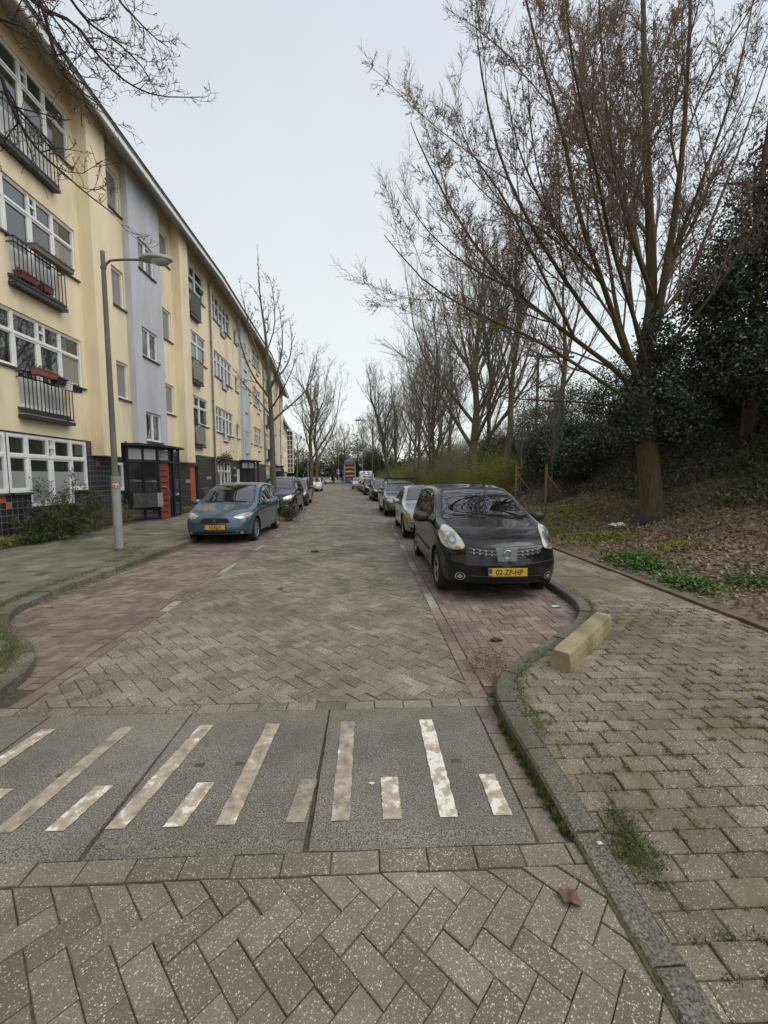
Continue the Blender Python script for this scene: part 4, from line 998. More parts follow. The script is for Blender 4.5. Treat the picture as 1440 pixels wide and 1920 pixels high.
def plate(c, txt, z, y0=0, w=.52, h=.11, x=None, tilt=0):
    hs = [c.hit((-1, yy, z), (1, 0, 0))[0] for yy in (y0-w/2, y0, y0+w/2)]; X = min(q.x for q in hs if q)-.016
    M = Matrix.Translation((X, y0, z))
    b = MB(M); b.box(-.001, .012, -w/2, w/2, -h/2, h/2, bev=.003); p = b.build('licence_plate', M_plate, c.root)
    q = MB(M); q.box(-.0025, -.0012, w/2-.045, w/2-.004, -h/2+.004, h/2-.004); q.build('plate_country_band', M_pblue, p)
    # looking at it from the front (-x), screen right = -y
    T = M @ Matrix(((0, 0, -1, -.002), (-1, 0, 0, -.018), (0, 1, 0, -.003), (0, 0, 0, 1)))
    text_mesh('plate_text', txt, .105, M_ink, p, T, sx=.86)
    T2 = M @ Matrix(((0, 0, -1, -.003), (-1, 0, 0, w/2-.025), (0, 1, 0, -.025), (0, 0, 0, 1)))
    text_mesh('plate_country_text', 'NL', .03, M_wht, p, T2)
    f = MB(M); f.box(.004, .018, -w/2-.012, w/2+.012, -h/2-.012, h/2+.012); f.build('plate_holder', M_trim, p)
def wipers(c, pairs):
    for (y0, z0), (y1, z1) in pairs:
        P = []
        for t in np.linspace(0, 1, 7):
            h, n = c.hit((-1, y0+(y1-y0)*t, z0+(z1-z0)*t), (1, 0, 0))
            if h is None: continue
            n = n if n.x < 0 else -n
            P.append(h+n*.02)
        if len(P) > 2: m = MB(); m.tube(P, .009, n=6); m.build('wiper', M_trim, c.root)
# ---- black compact MPV, close, right
SN = dict(L=4.08, W=1.69, H=1.53, paint=P_black, axles=(.76, 3.36), wr_=.305, sill=.19, wf=.90, wr=.93, fcurv=.30, tumble=.33, glass=M_cgd,
    top=[(0, .74), (.06, .80), (.16, .855), (.45, .945), (.85, 1.01), (1.02, 1.045), (1.2, 1.13), (1.75, 1.41), (2.0, 1.485), (2.5, 1.535), (3.1, 1.53), (3.6, 1.48), (3.85, 1.38), (4.0, 1.15), (4.08, .9)],
    belt=[(0, .62), (.3, .80), (.8, .90), (1.2, .95), (2.5, .98), (3.6, 1.03), (4.08, .95)],
    nose=[(0, .14), (.2, .05), (.36, .0), (.5, .0), (.6, .03), (.72, .05), (.85, .10), (1.2, .2)],
    ws=[(0, 1.05), (.45, 1.045), (.665, 1.03), (.672, 1.06), (.60, 1.27), (.555, 1.40), (.50, 1.432), (0, 1.452)],
    sidepl=[(1.30, 1.0), (2.9, 1.02), (3.78, 1.06), (3.72, 1.28), (3.5, 1.40), (2.9, 1.45), (2.2, 1.44), (1.85, 1.36), (1.5, 1.17)],
    side=[[(1.36, 1.02), (1.62, 1.02), (1.66, 1.23), (1.55, 1.17)], [(1.68, 1.02), (2.42, 1.02), (2.42, 1.41), (2.1, 1.40), (1.72, 1.26)], [(2.50, 1.02), (3.15, 1.035), (3.15, 1.40), (2.50, 1.415)], [(3.22, 1.05), (3.70, 1.08), (3.62, 1.26), (3.42, 1.36), (3.22, 1.385)]],
    rw=[(0, 1.05), (.55, 1.05), (.5, 1.35), (0, 1.4)],
    gaps=[[(1.30, .95), (1.22, .75), (1.22, .33), (2.46, .33), (2.46, 1.0)], [(2.46, .33), (3.0, .33), (3.1, .6), (3.25, .85), (3.22, 1.03)]], handles=[(2.28, .88), (3.05, .92)], mirror=(1.42, 1.02, 1.15), mmat=M_trim, spokes=5, style=0)
nt_ = make_car(SN, 'parked_car', 'glossy black tall hatchback with round hazed headlights and plate 02-ZP-HP', 1.86, 5.22, group=None)
hl = [(.50, .70), (.53, .80), (.60, .92), (.68, .985), (.75, .99), (.80, .93), (.825, .82), (.80, .70), (.72, .665), (.60, .668)]
for sd in (-1, 1):
    pl = rounded([((.70+(p[0]-.70)*.86)*sd, .81+(p[1]-.81)*.86) for p in hl], .25, 2)
    h_ = nt_.patch('headlight', pl, 'f', M_lensy, nt_.root, off=.012, cell=.03, thick=.02)
    nt_.patch('headlight_bowl', ell(.675*sd, .80, .074, .090), 'f', M_bulb, h_, off=.017, cell=.03)
    nt_.patch('headlight_ring', ell(.675*sd, .80, .052, .064), 'f', M_dlens, h_, off=.02, cell=.03); nt_.patch('headlight_bulb', ell(.675*sd, .79, .026, .030), 'f', M_chr, h_, off=.023, cell=.03); nt_.patch('side_lamp', ell(.73*sd, .905, .028, .026), 'f', M_bulb, h_, off=.018, cell=.03)
    nt_.patch('turn_signal', rounded([(.575*sd, .705), (.66*sd, .692), (.61*sd, .735)], .2, 1), 'f', M_amb, h_, off=.018, cell=.03)
    g1 = [(sd*.10, .595), (sd*.495, .655), (sd*.485, .735), (sd*.13, .705)]
    gr = nt_.patch('grille', g1, 'f', M_trim, nt_.root, off=.004, cell=.04)
    for k in (0, 1):
        z0 = .63+k*.042; bar = [(sd*.12, z0), (sd*.485, z0+.032), (sd*.485, z0+.046), (sd*.12, z0+.014)]
        nt_.patch('grille_bar', bar, 'f', P_dsil, gr, off=.014, cell=.04)
        for i in range(4): nt_.patch('grille_stud', [(sd*(.19+i*.075), z0-.006+i*.006), (sd*(.215+i*.075), z0-.004+i*.006), (sd*(.205+i*.075), z0+.018+i*.006)], 'f', P_silver, gr, off=.016, cell=.04)
    fg = nt_.patch('fog_light', ell(.60*sd, .335, .062, .055), 'f', M_chr, nt_.root, off=.006, cell=.03)
    nt_.patch('fog_lens', ell(.60*sd, .335, .048, .042), 'f', M_well, fg, off=.009, cell=.03)
    nt_.patch('fog_bulb', ell(.60*sd, .335, .030, .026), 'f', M_bulb, fg, off=.012, cell=.03)
    nt_.patch('bumper_groove', ribbon([(sd*.27, .520), (sd*.62, .535), (sd*.80, .56)], .012), 'f', M_trim, nt_.root, off=.003, cell=.04)
    nt_.patch('hood_gap', ribbon([(.20, sd*.42), (.5, sd*.60), (1.0, sd*.64)], .008), 't', M_trim, nt_.root, off=.003, cell=.06)
nt_.patch('grille_centre', [(-.125, .555), (.125, .555), (.15, .72), (.13, .735), (-.13, .735), (-.15, .72)], 'f', P_dsil, nt_.root, off=.008, cell=.04)
nt_.patch('lower_intake', rounded([(-.46, .30), (-.40, .20), (.40, .20), (.46, .30), (.44, .345), (-.44, .345)], .15, 1), 'f', M_well, nt_.root, off=.004, cell=.04)
for z_ in (.235, .27, .305): nt_.patch('intake_slat', [(-.40, z_), (.40, z_), (.40, z_+.008), (-.40, z_+.008)], 'f', M_trim, nt_.root, off=.01, cell=.05)
def ring_emblem(c, y, z, r, mat, bar=True):
    h, n = c.hit((-1, y, z), (1, 0, 0)); m = MB(); X = h.x-.018; k = 24
    pts = [(X, y+r*math.cos(2*PI*i/k), z+r*math.sin(2*PI*i/k)) for i in range(k+1)]; m.tube(pts, .008, n=6)
    if bar: m.box(X-.010, X+.004, y-r*1.12, y+r*1.12, z-.012, z+.012)
    return m.build('emblem', mat, c.root)
nt_.patch('hood_gap', ribbon([(-.50, .752), (-.25, .742), (0, .74), (.25, .742), (.50, .752)], .007), 'f', M_trim, nt_.root, off=.003, cell=.05)
for sd in (-1, 1):
    nt_.patch('bumper_seam', ribbon([(.30, .69), (.34, .60), (.44, .56)], .006), 's', M_trim, nt_.root, off=.003, cell=.05, side=sd)
    nt_.patch('arch_lip', ribbon([(.76+.375*math.cos(a), .305+.375*math.sin(a)) for a in np.linspace(.15, PI-.15, 16)], .022), 's', P_black, nt_.root, off=.008, cell=.06, side=sd)
nt_.patch('bumper_lip', ribbon([(-.62, .19), (-.3, .175), (.3, .175), (.62, .19)], .03), 'f', P_dsil, nt_.root, off=.006, cell=.05)
nt_.patch('intake_rim', ribbon([(-.47, .355), (0, .362), (.47, .355)], .008), 'f', P_dsil, nt_.root, off=.008, cell=.05)
ring_emblem(nt_, 0, .648, .052, M_chr)
plate(nt_, '02-ZP-HP', .415)
wipers(nt_, [((-.60, 1.04), (-.05, 1.07)), ((.02, 1.045), (.52, 1.08))])
nt_.patch('side_moulding', ribbon([(1.3, .50), (3.0, .52)], .035), 's', M_trim, nt_.root, off=.006, cell=.1, side=1); nt_.patch('side_moulding', ribbon([(1.3, .50), (3.0, .52)], .035), 's', M_trim, nt_.root, off=.006, cell=.1, side=-1)
# ---- steel blue hatchback, left
SC = dict(L=3.90, W=1.695, H=1.53, paint=P_blue, axles=(.76, 3.26), wr_=.30, sill=.20, wf=.91, wr=.93, fcurv=.26, tumble=.35,
    top=[(0, .68), (.08, .735), (.3, .82), (.6, .895), (.85, .955), (1.0, 1.01), (1.6, 1.35), (1.9, 1.455), (2.3, 1.515), (2.8, 1.52), (3.3, 1.47), (3.6, 1.36), (3.8, 1.1), (3.9, .85)],
    belt=[(0, .60), (.3, .74), (.8, .86), (1.2, .90), (2.5, .95), (3.4, 1.02), (3.9, .92)],
    nose=[(0, .14), (.2, .04), (.4, .0), (.55, .01), (.66, .04), (.85, .12), (1.2, .2)],
    ws=[(0, 1.015), (.45, 1.01), (.68, .995), (.675, 1.03), (.61, 1.22), (.56, 1.36), (.50, 1.41), (0, 1.435)],
    sidepl=[(1.15, .96), (3.3, 1.05), (3.42, 1.10), (3.2, 1.33), (2.8, 1.43), (2.2, 1.43), (1.85, 1.36), (1.45, 1.15)],
    side=[[(1.25, .98), (1.47, .985), (1.52, 1.17), (1.4, 1.10)], [(1.52, .985), (2.30, 1.01), (2.30, 1.40), (2.0, 1.385), (1.6, 1.20)], [(2.38, 1.01), (3.0, 1.04), (3.0, 1.35), (2.7, 1.40), (2.38, 1.405)], [(3.05, 1.05), (3.34, 1.09), (3.2, 1.27), (3.05, 1.33)]],
    rw=[(0, 1.05), (.55, 1.05), (.5, 1.35), (0, 1.4)],
    gaps=[[(1.2, .94), (1.1, .7), (1.12, .32), (2.34, .32), (2.34, 1.0)], [(2.34, .32), (2.95, .32), (3.0, .6), (3.12, .85), (3.06, 1.04)]], handles=[(2.18, .87), (2.92, .92)], mirror=(1.32, .98, 1.1), spokes=10, style=1)
ct = make_car(SC, 'parked_car', 'steel blue small hatchback with wide dark grille and plate 18-KJJ-5', -3.74, 10.05)
for sd in (-1, 1):
    h_ = ct.patch('headlight', rounded([(.42*sd, .685), (.50*sd, .635), (.62*sd, .615), (.765*sd, .68), (.80*sd, .76), (.70*sd, .765), (.55*sd, .735)], .2, 2), 'f', M_lens, ct.root, off=.010, cell=.03, thick=.02)
    ct.patch('headlight_bowl', ell(.58*sd, .682, .062, .040), 'f', M_bulb, h_, off=.015, cell=.03)
    ct.patch('turn_signal', rounded([(.665*sd, .675), (.725*sd, .69), (.75*sd, .745), (.68*sd, .74)], .2, 1), 'f', M_amb, h_, off=.015, cell=.03)
    ct.patch('side_intake', rounded([(.50*sd, .25), (.70*sd, .26), (.73*sd, .34), (.52*sd, .30)], .2, 1), 'f', M_well, ct.root, off=.004, cell=.04)
    fg = ct.patch('fog_light', ell(.62*sd, .29, .036, .030), 'f', M_bulb, ct.root, off=.01, cell=.03)
    ct.patch('hood_crease', ribbon([(.12, sd*.36), (.5, sd*.48), (.95, sd*.60)], .006), 't', M_trim, ct.root, off=.002, cell=.06)
    ct.patch('lower_trim', [(.46*sd, .18), (.74*sd, .20), (.74*sd, .225), (.47*sd, .215)], 'f', P_silver, ct.root, off=.012, cell=.05)
ct.patch('grille', rounded([(-.37, .535), (.37, .535), (.30, .64), (.26, .655), (-.26, .655), (-.30, .64)], .12, 1), 'f', M_well, ct.root, off=.004, cell=.04)
ct.patch('grille_bar', ribbon([(-.37, .528), (.37, .528)], .012), 'f', P_blue, ct.root, off=.014, cell=.05)
ct.patch('lower_intake', rounded([(-.45, .21), (.45, .21), (.50, .325), (-.50, .325)], .12, 1), 'f', M_well, ct.root, off=.004, cell=.04)
h, n = ct.hit((-1, 0, .6), (1, 0, 0)); m = MB()
for a in (90, 210, 330):
    A = math.radians(a); r_ = .030
    P = [(0, 0), (r_*math.cos(A-PI/6*1.0), r_*math.sin(A-PI/6*1.0)), (r_*1.732*math.cos(A), r_*1.732*math.sin(A)), (r_*math.cos(A+PI/6), r_*math.sin(A+PI/6))]
    m.prism([(p[0], p[1]+.592) for p in P], h.x-.028, h.x-.016, axis='x')
m.build('emblem', M_chr, ct.root)
plate(ct, '18-KJJ-5', .435)
wipers(ct, [((-.50, 1.0), (.08, 1.03)), ((.10, 1.0), (.60, 1.015))])
# ---- the others: one generic front, three body shapes
def front(c, S, grille, lights, lower=None, plt='', zpl=.42, amber=False, ring=None, gm=M_chr):
    for sd in (-1, 1):
        h_ = c.patch('headlight', rounded([(p[0]*sd, p[1]) for p in lights], .2, 1), 'f', M_lens, c.root, off=.010, cell=.05, thick=.015)
        if h_:
            cy = sum(p[0] for p in lights)/len(lights)*.94; cz = sum(p[1] for p in lights)/len(lights)
            c.patch('headlight_bowl', ell(cy*sd, cz, .05, .04), 'f', M_bulb, h_, off=.015, cell=.04)
            if amber:
                o_ = [p for p in lights]; mxp = max(p[0] for p in lights); c.patch('turn_signal', [((mxp-.09)*sd, cz-.05), (mxp*sd, cz-.04), (mxp*sd, cz+.05), ((mxp-.08)*sd, cz+.06)], 'f', M_amb, h_, off=.017, cell=.05)
        c.patch('side_intake', rounded([(.52*sd, .26), (.70*sd, .27), (.70*sd, .34), (.54*sd, .34)], .2, 1), 'f', M_well, c.root, off=.004, cell=.05)
    g = c.patch('grille', rounded(grille, .12, 1), 'f', M_well, c.root, off=.004, cell=.05)
    zs_ = [p[1] for p in grille]; w_ = max(p[0] for p in grille)
    if g: c.patch('grille_bar', ribbon([(-w_*.9, sum(zs_)/len(zs_)), (w_*.9, sum(zs_)/len(zs_))], .014), 'f', gm, g, off=.012, cell=.08)
    c.patch('lower_intake', rounded(lower or [(-.42, .22), (.42, .22), (.46, .33), (-.46, .33)], .12, 1), 'f', M_well, c.root, off=.004, cell=.05)
    if plt is not None: plate(c, plt, zpl)
    if ring: ring_emblem(c, 0, ring, .04, M_chr, bar=False)
SEDAN = dict(L=4.47, W=1.74, H=1.415, axles=(.80, 3.525), wr_=.315, sill=.19, wf=.90, wr=.92, fcurv=.22, tumble=.42,
    top=[(0, .66), (.06, .72), (.3, .78), (.9, .87), (1.35, .93), (1.55, 1.0), (2.15, 1.33), (2.4, 1.395), (2.8, 1.415), (3.2, 1.38), (3.75, 1.12), (3.9, 1.06), (4.3, 1.0), (4.42, .9), (4.47, .75)],
    belt=[(0, .58), (.3, .70), (1.2, .83), (2.0, .88), (3.2, .92), (4.1, .93), (4.47, .7)],
    ws=[(0, 1.01), (.4, 1.0), (.66, .985), (.66, 1.0), (.57, 1.22), (.52, 1.31), (.45, 1.335), (0, 1.35)],
    sidepl=[(1.65, .92), (3.45, .96), (3.4, 1.06), (3.1, 1.27), (2.75, 1.335), (2.35, 1.31), (2.0, 1.14)],
    side=[[(1.75, .94), (2.58, .955), (2.58, 1.31), (2.35, 1.29), (2.05, 1.13)], [(2.66, .955), (3.15, .97), (3.12, 1.23), (2.8, 1.305), (2.66, 1.31)], [(3.2, .98), (3.36, .99), (3.2, 1.15)]],
    rw=[(0, 1.12), (.5, 1.12), (.45, 1.3), (0, 1.33)],
    gaps=[[(1.6, .88), (1.55, .7), (1.55, .30), (2.62, .30), (2.62, .93)], [(2.62, .3), (3.1, .3), (3.2, .6), (3.35, .8), (3.3, .95)]], handles=[(2.45, .80), (3.2, .84)], mirror=(1.72, .95, 1.0), spokes=7)
s_ = dict(SEDAN, paint=P_silver)
c = make_car(s_, 'parked_car', 'silver four-door saloon with amber indicators parked right behind the black tall hatchback', 1.84, 10.45)
front(c, s_, [(-.22, .55), (.22, .55), (.24, .66), (-.24, .66)], [(.30, .56), (.50, .545), (.76, .58), (.78, .68), (.60, .675), (.32, .665)], plt='51-LX-ZK', zpl=.38, amber=True)
c.patch('bumper_trim', ribbon([(-.7, .46), (.7, .46)], .03), 'f', M_trim, c.root, off=.006, cell=.06)
WAGON = dict(SEDAN, L=4.68, W=1.74, H=1.48, axles=(.85, 3.50), wr_=.33, sill=.22,
    top=[(0, .68), (.06, .75), (.4, .83), (1.0, .92), (1.35, .98), (1.55, 1.05), (2.1, 1.37), (2.4, 1.45), (3.0, 1.48), (3.9, 1.46), (4.2, 1.38), (4.5, 1.08), (4.62, .95), (4.68, .7)],
    belt=[(0, .60), (.3, .74), (1.2, .88), (2.0, .93), (3.2, .96), (4.3, 1.0), (4.68, .75)],
    ws=[(0, 1.06), (.4, 1.05), (.66, 1.035), (.66, 1.06), (.58, 1.27), (.53, 1.37), (.45, 1.395), (0, 1.41)],
    sidepl=[(1.6, .97), (4.3, 1.05), (4.15, 1.3), (3.7, 1.40), (2.4, 1.395), (2.0, 1.22)],
    side=[[(1.75, .99), (2.58, 1.0), (2.58, 1.37), (2.35, 1.35), (2.05, 1.2)], [(2.66, 1.0), (3.35, 1.02), (3.35, 1.37), (2.66, 1.375)], [(3.43, 1.03), (4.2, 1.07), (4.05, 1.28), (3.43, 1.36)]],
    rw=[(0, 1.08), (.55, 1.08), (.5, 1.36), (0, 1.4)], handles=[(2.45, .86), (3.3, .9)], mirror=(1.72, 1.0, 1.05), lod=1)
def roof_rack(c, z, x0, x1, w, box=False):
    m = MB()
    for sd in (-1, 1): m.tube([(x0, sd*w, z-.07), (x0+.08, sd*w, z+.02), (x1-.08, sd*w, z+.02), (x1, sd*w, z-.07)], .018, n=6)
    m.build('roof_rail', M_trim, c.root)
    if box:
        m = MB(); m.box(x0+.3, x0+.36, -w-.12, w+.12, z+.07, z+.11); m.box(x1-.5, x1-.44, -w-.12, w+.12, z+.07, z+.11)
        for sd in (-1, 1): m.box(x0+.3, x0+.36, sd*w-.03, sd*w+.03, z, z+.07); m.box(x1-.5, x1-.44, sd*w-.03, sd*w+.03, z, z+.07)
        m.box(x0+.1, x0+.2, -w-.15, w+.15, z+.10, z+.135); m.build('roof_crossbar', M_trim, c.root)
s_ = dict(WAGON, paint=P_dsil)
c = make_car(s_, 'parked_car', 'graphite estate car carrying black roof bars, third car on the right', 1.62, 16.75, yaw=hd(19))
front(c, s_, [(-.24, .60), (.24, .60), (.28, .72), (-.28, .72)], [(.34, .61), (.60, .59), (.78, .66), (.76, .75), (.5, .72)], plt='73-PJ-GV'); roof_rack(c, 1.48, 2.2, 4.1, .56, box=True)
MPV = dict(WAGON, L=4.35, W=1.82, H=1.58, axles=(.85, 3.5), wr_=.32,
    top=[(0, .72), (.06, .80), (.4, .92), (.9, 1.02), (1.1, 1.09), (1.8, 1.45), (2.2, 1.55), (3.0, 1.58), (3.8, 1.53), (4.1, 1.40), (4.28, 1.05), (4.35, .75)],
    belt=[(0, .64), (.3, .80), (1.2, .94), (2.0, .98), (3.2, 1.02), (4.1, 1.05), (4.35, .8)],
    ws=[(0, 1.11), (.4, 1.1), (.70, 1.085), (.70, 1.12), (.63, 1.32), (.57, 1.44), (.5, 1.475), (0, 1.50)],
    sidepl=[(1.35, 1.02), (4.0, 1.10), (3.85, 1.38), (3.4, 1.48), (2.2, 1.48), (1.8, 1.33)],
    side=[[(1.5, 1.04), (2.48, 1.06), (2.48, 1.46), (2.2, 1.44), (1.8, 1.29)], [(2.56, 1.06), (3.2, 1.08), (3.2, 1.455), (2.56, 1.46)], [(3.28, 1.09), (3.9, 1.13), (3.78, 1.36), (3.28, 1.44)]],
    rw=[(0, 1.12), (.6, 1.12), (.55, 1.44), (0, 1.48)], gaps=[[(1.35, .98), (1.3, .7), (1.3, .33), (2.52, .33), (2.52, 1.02)], [(2.52, .33), (3.0, .33), (3.2, .7), (3.24, 1.04)]], handles=[(2.3, .92), (3.1, .96)], mirror=(1.5, 1.05, 1.15))
HL2 = [(.36, .66), (.55, .62), (.80, .70), (.84, .84), (.70, .83), (.5, .74)]
s_ = dict(MPV, paint=P_black); c = make_car(s_, 'parked_car', 'black family hatchback, fourth in the row parked on the right', 1.30, 27.4, yaw=hd(29)); front(c, s_, [(-.5, .22), (.5, .22), (.42, .40), (-.42, .40)], HL2, plt='GT-482-N', zpl=.50, ring=.72)
SUV = dict(MPV, L=4.40, W=1.82, H=1.70, wr_=.35, sill=.28,
    top=[(0, .82), (.06, .90), (.4, 1.0), (.95, 1.07), (1.15, 1.14), (1.75, 1.52), (2.1, 1.64), (3.0, 1.69), (3.9, 1.64), (4.15, 1.5), (4.32, 1.12), (4.4, .8)],
    belt=[(0, .72), (.3, .88), (1.2, 1.0), (2.0, 1.05), (3.2, 1.08), (4.1, 1.12), (4.4, .85)],
    ws=[(0, 1.18), (.4, 1.17), (.72, 1.155), (.72, 1.18), (.65, 1.40), (.60, 1.53), (.5, 1.565), (0, 1.585)],
    sidepl=[(1.35, 1.08), (4.05, 1.16), (3.9, 1.46), (3.5, 1.58), (2.1, 1.57), (1.75, 1.4)],
    side=[[(1.5, 1.10), (2.48, 1.12), (2.48, 1.55), (2.2, 1.53), (1.78, 1.37)], [(2.56, 1.12), (3.2, 1.14), (3.2, 1.55), (2.56, 1.555)], [(3.28, 1.15), (3.95, 1.19), (3.8, 1.44), (3.28, 1.54)]], rw=[(0, 1.2), (.6, 1.2), (.55, 1.5), (0, 1.54)], mirror=(1.5, 1.12, 1.2), lod=0)
s_ = dict(SUV, paint=P_black, mmat=M_trim)
c = make_car(s_, 'parked_car', 'black sport utility car with roof rails parked behind the steel blue hatchback', -4.02, 17.35, yaw=hd(19)); front(c, s_, [(-.36, .62), (.36, .62), (.30, .78), (-.30, .78)], [(.42, .72), (.62, .68), (.82, .78), (.86, .90), (.72, .90), (.5, .82)], lower=[(-.5, .32), (.5, .32), (.5, .46), (-.5, .46)], plt='8-XHT-21', zpl=.54); roof_rack(c, 1.69, 2.0, 4.0, .60)
c.patch('bumper_bar', ribbon([(.42, .44), (.80, .46)], .03), 'f', M_chr, c.root, off=.012, cell=.05); c.patch('bumper_bar', ribbon([(-.42, .44), (-.80, .46)], .03), 'f', M_chr, c.root, off=.012, cell=.05)
s_ = dict(MPV, paint=P_grey); c = make_car(s_, 'parked_car', 'dark grey hatchback behind the black sport utility car on the left', -4.25, 22.9, yaw=hd(24)); front(c, s_, [(-.4, .60), (.4, .60), (.36, .70), (-.36, .70)], HL2, plt='TB-905-K', zpl=.46)
s_ = dict(MPV, paint=P_black); c = make_car(s_, 'parked_car', 'small black hatchback, fifth in the row on the right, before the orange van', .70, 36.9, yaw=hd(38)); front(c, s_, [(-.4, .60), (.4, .60), (.36, .70), (-.36, .70)], HL2, plt='NL-771-P')
s_ = dict(MPV, paint=P_white); c = make_car(s_, 'parked_car', 'white hatchback far down on the left beyond the street trees', -6.05, 46.4, yaw=hd(47)); front(c, s_, [(-.4, .60), (.4, .60), (.36, .70), (-.36, .70)], HL2, plt='RK-330-S')
s_ = dict(MPV, paint=P_silver); c = make_car(s_, 'parked_car', 'silver hatchback last in the right row before the advertising pillar', -1.05, 54.8, yaw=hd(55)); front(c, s_, [(-.4, .60), (.4, .60), (.36, .70), (-.36, .70)], HL2, plt='PF-128-V')
s_ = dict(MPV, paint=P_orange); c = make_car(s_, 'parked_car', 'orange-red car in the right row before the striped van', .25, 43.6, yaw=hd(45)); front(c, s_, [(-.4, .60), (.4, .60), (.36, .70), (-.36, .70)], HL2, plt='HX-016-D')
VAN = dict(MPV, L=5.0, W=1.95, H=2.4, axles=(.95, 4.0), wr_=.34, tumble=.12,
    top=[(0, .95), (.1, 1.05), (.6, 1.22), (.8, 1.32), (1.3, 2.0), (1.6, 2.3), (2.0, 2.4), (4.6, 2.4), (4.9, 2.3), (5.0, 2.0)], belt=[(0, .8), (.6, 1.08), (1.5, 1.15), (5, 1.15)],
    ws=[(0, 1.40), (.6, 1.38), (.80, 1.38), (.76, 1.85), (.6, 1.92), (0, 1.94)], sidepl=[(1.2, 1.2), (2.2, 1.2), (2.2, 1.85), (1.6, 1.85)], side=[[(1.25, 1.25), (2.1, 1.25), (2.1, 1.8), (1.6, 1.8)]], rw=[(0, 1.3), (.7, 1.3), (.7, 1.9), (0, 1.9)], gaps=[[(1.2, 1.1), (1.2, .35), (2.3, .35), (2.3, 2.0)]], handles=[(2.15, 1.05)], mirror=(1.2, 1.45, 1.5), cat='van')
s_ = dict(VAN, paint=P_white); c = make_car(s_, 'parked_van', 'white high-roofed van with dark curved stripes over its brow', .05, 48.6, yaw=hd(51)); front(c, s_, [(-.5, .7), (.5, .7), (.45, .85), (-.45, .85)], [(.5, .85), (.85, .88), (.88, 1.05), (.6, 1.0)], plt='VV-09-RT')
for k in (-2, -1, 1, 2): c.patch('roof_stripe', [(k*.12-.03*abs(k), 2.36), (k*.12+.03*abs(k)+.03, 2.36), (k*.30+.10, 2.0), (k*.30-.03, 2.0)], 'f', pmat('maroon_stripe', (.10, .02, .03)) if 'maroon_stripe' not in MATS else MATS['maroon_stripe'], c.root, off=.006, cell=.1)
for (nm_, lb_, pt_, x_, y_, yw) in (('parked_car', 'dark car at the far street corner, left of the white one', P_grey, -11.3, 96, -.5), ('parked_car', 'pale car at the far street corner beside the blue sign post', P_silver, -8.6, 95, -.6),
                                ('parked_car', 'silver car beyond the trees on the far left, next to the yellow block', P_silver, -13.5, 74, .1), ('parked_car', 'white car on the far left half hidden by tree trunks', P_white, -10.9, 70, .1)):
    s_ = dict(MPV, paint=pt_); c = make_car(s_, nm_, lb_, x_, y_, yaw=yw); front(c, s_, [(-.4, .60), (.4, .60), (.36, .70), (-.36, .70)], HL2, plt=None)
# ---------------------------------------------------------------- vegetation
M_bark = pmat('bark', (.062, .042, .024), (.115, .08, .042), scale=7, rough=.95, bump=1, bscale=40, stretch=(3, 3, .6), c3=(.06, .065, .03), s3=.6)
M_barkg = pmat('green_grey_bark', (.095, .08, .052), (.14, .12, .078), scale=7, rough=.95, bump=.8, bscale=40, stretch=(2, 2, .5), c3=(.075, .08, .035), s3=.5)
M_twig = pmat('twig_bark', (.11, .083, .064), (.17, .13, .10), scale=3, rough=.9)
M_twigp = pmat('pale_twig_bark', (.13, .115, .085), (.19, .17, .13), scale=3, rough=.9)
M_twigg = pmat('greyish_twig_bark', (.125, .108, .078), (.185, .16, .115), scale=3, rough=.9)
M_backlit = pmat('backlit_twig_bark', (.028, .021, .017), (.05, .038, .03), scale=6, rough=.9)  # backlit look of the overhanging branches, put into a darker bark colour
M_bud = leafmat('red_brown_buds', (.14, .075, .052), (.22, .13, .085), (.28, .22, .11), rough=.6, trans=.2)
M_budg = leafmat('green_buds', (.08, .075, .025), (.13, .13, .04), (.10, .08, .04), rough=.6, trans=.2)
M_holly = leafmat('glossy_evergreen_leaf', (.020, .034, .018), (.035, .054, .026), (.062, .08, .04), rough=.5, trans=.05)
M_ivy = leafmat('ivy_leaf', (.03, .046, .015), (.055, .074, .025), (.11, .12, .045), rough=.4, trans=.1)
M_grn = leafmat('fresh_green_leaf', (.06, .12, .02), (.10, .18, .035), (.15, .22, .06), rough=.5, trans=.3)
M_shrub = leafmat('spring_shrub_leaf', (.15, .175, .03), (.23, .245, .045), (.28, .27, .07), rough=.55, trans=.4)
M_dshrub = leafmat('dark_shrub_leaf', (.03, .048, .018), (.05, .07, .026), (.08, .095, .04), rough=.5, trans=.15)
M_brown = leafmat('dead_leaf', (.11, .072, .042), (.22, .155, .095), (.40, .32, .23), rough=.9, trans=.1)
M_grass = leafmat('grass_blade', (.07, .10, .022), (.11, .14, .035), (.20, .19, .08), rough=.6, trans=.3)
M_moss = leafmat('moss', (.11, .11, .026), (.16, .15, .04), (.20, .165, .065), rough=.9, trans=.2)
def nrm(a): return a/(np.linalg.norm(a, axis=-1, keepdims=True)+1e-9)
def grow(start, d, L, K=6, wig=.18, up=.1, rng=R):
    n = len(start); P = np.zeros((n, K, 3)); P[:, 0] = start; d = nrm(d.copy()); st = L/(K-1)
    for k in range(1, K):
        d = nrm(d+rng.normal(0, wig, (n, 3))+np.array([0, 0, up])); P[:, k] = P[:, k-1]+d*st[:, None]
    return P
def radii(r0, K, tip=.35): return r0[:, None]*np.linspace(1, tip, K)[None]
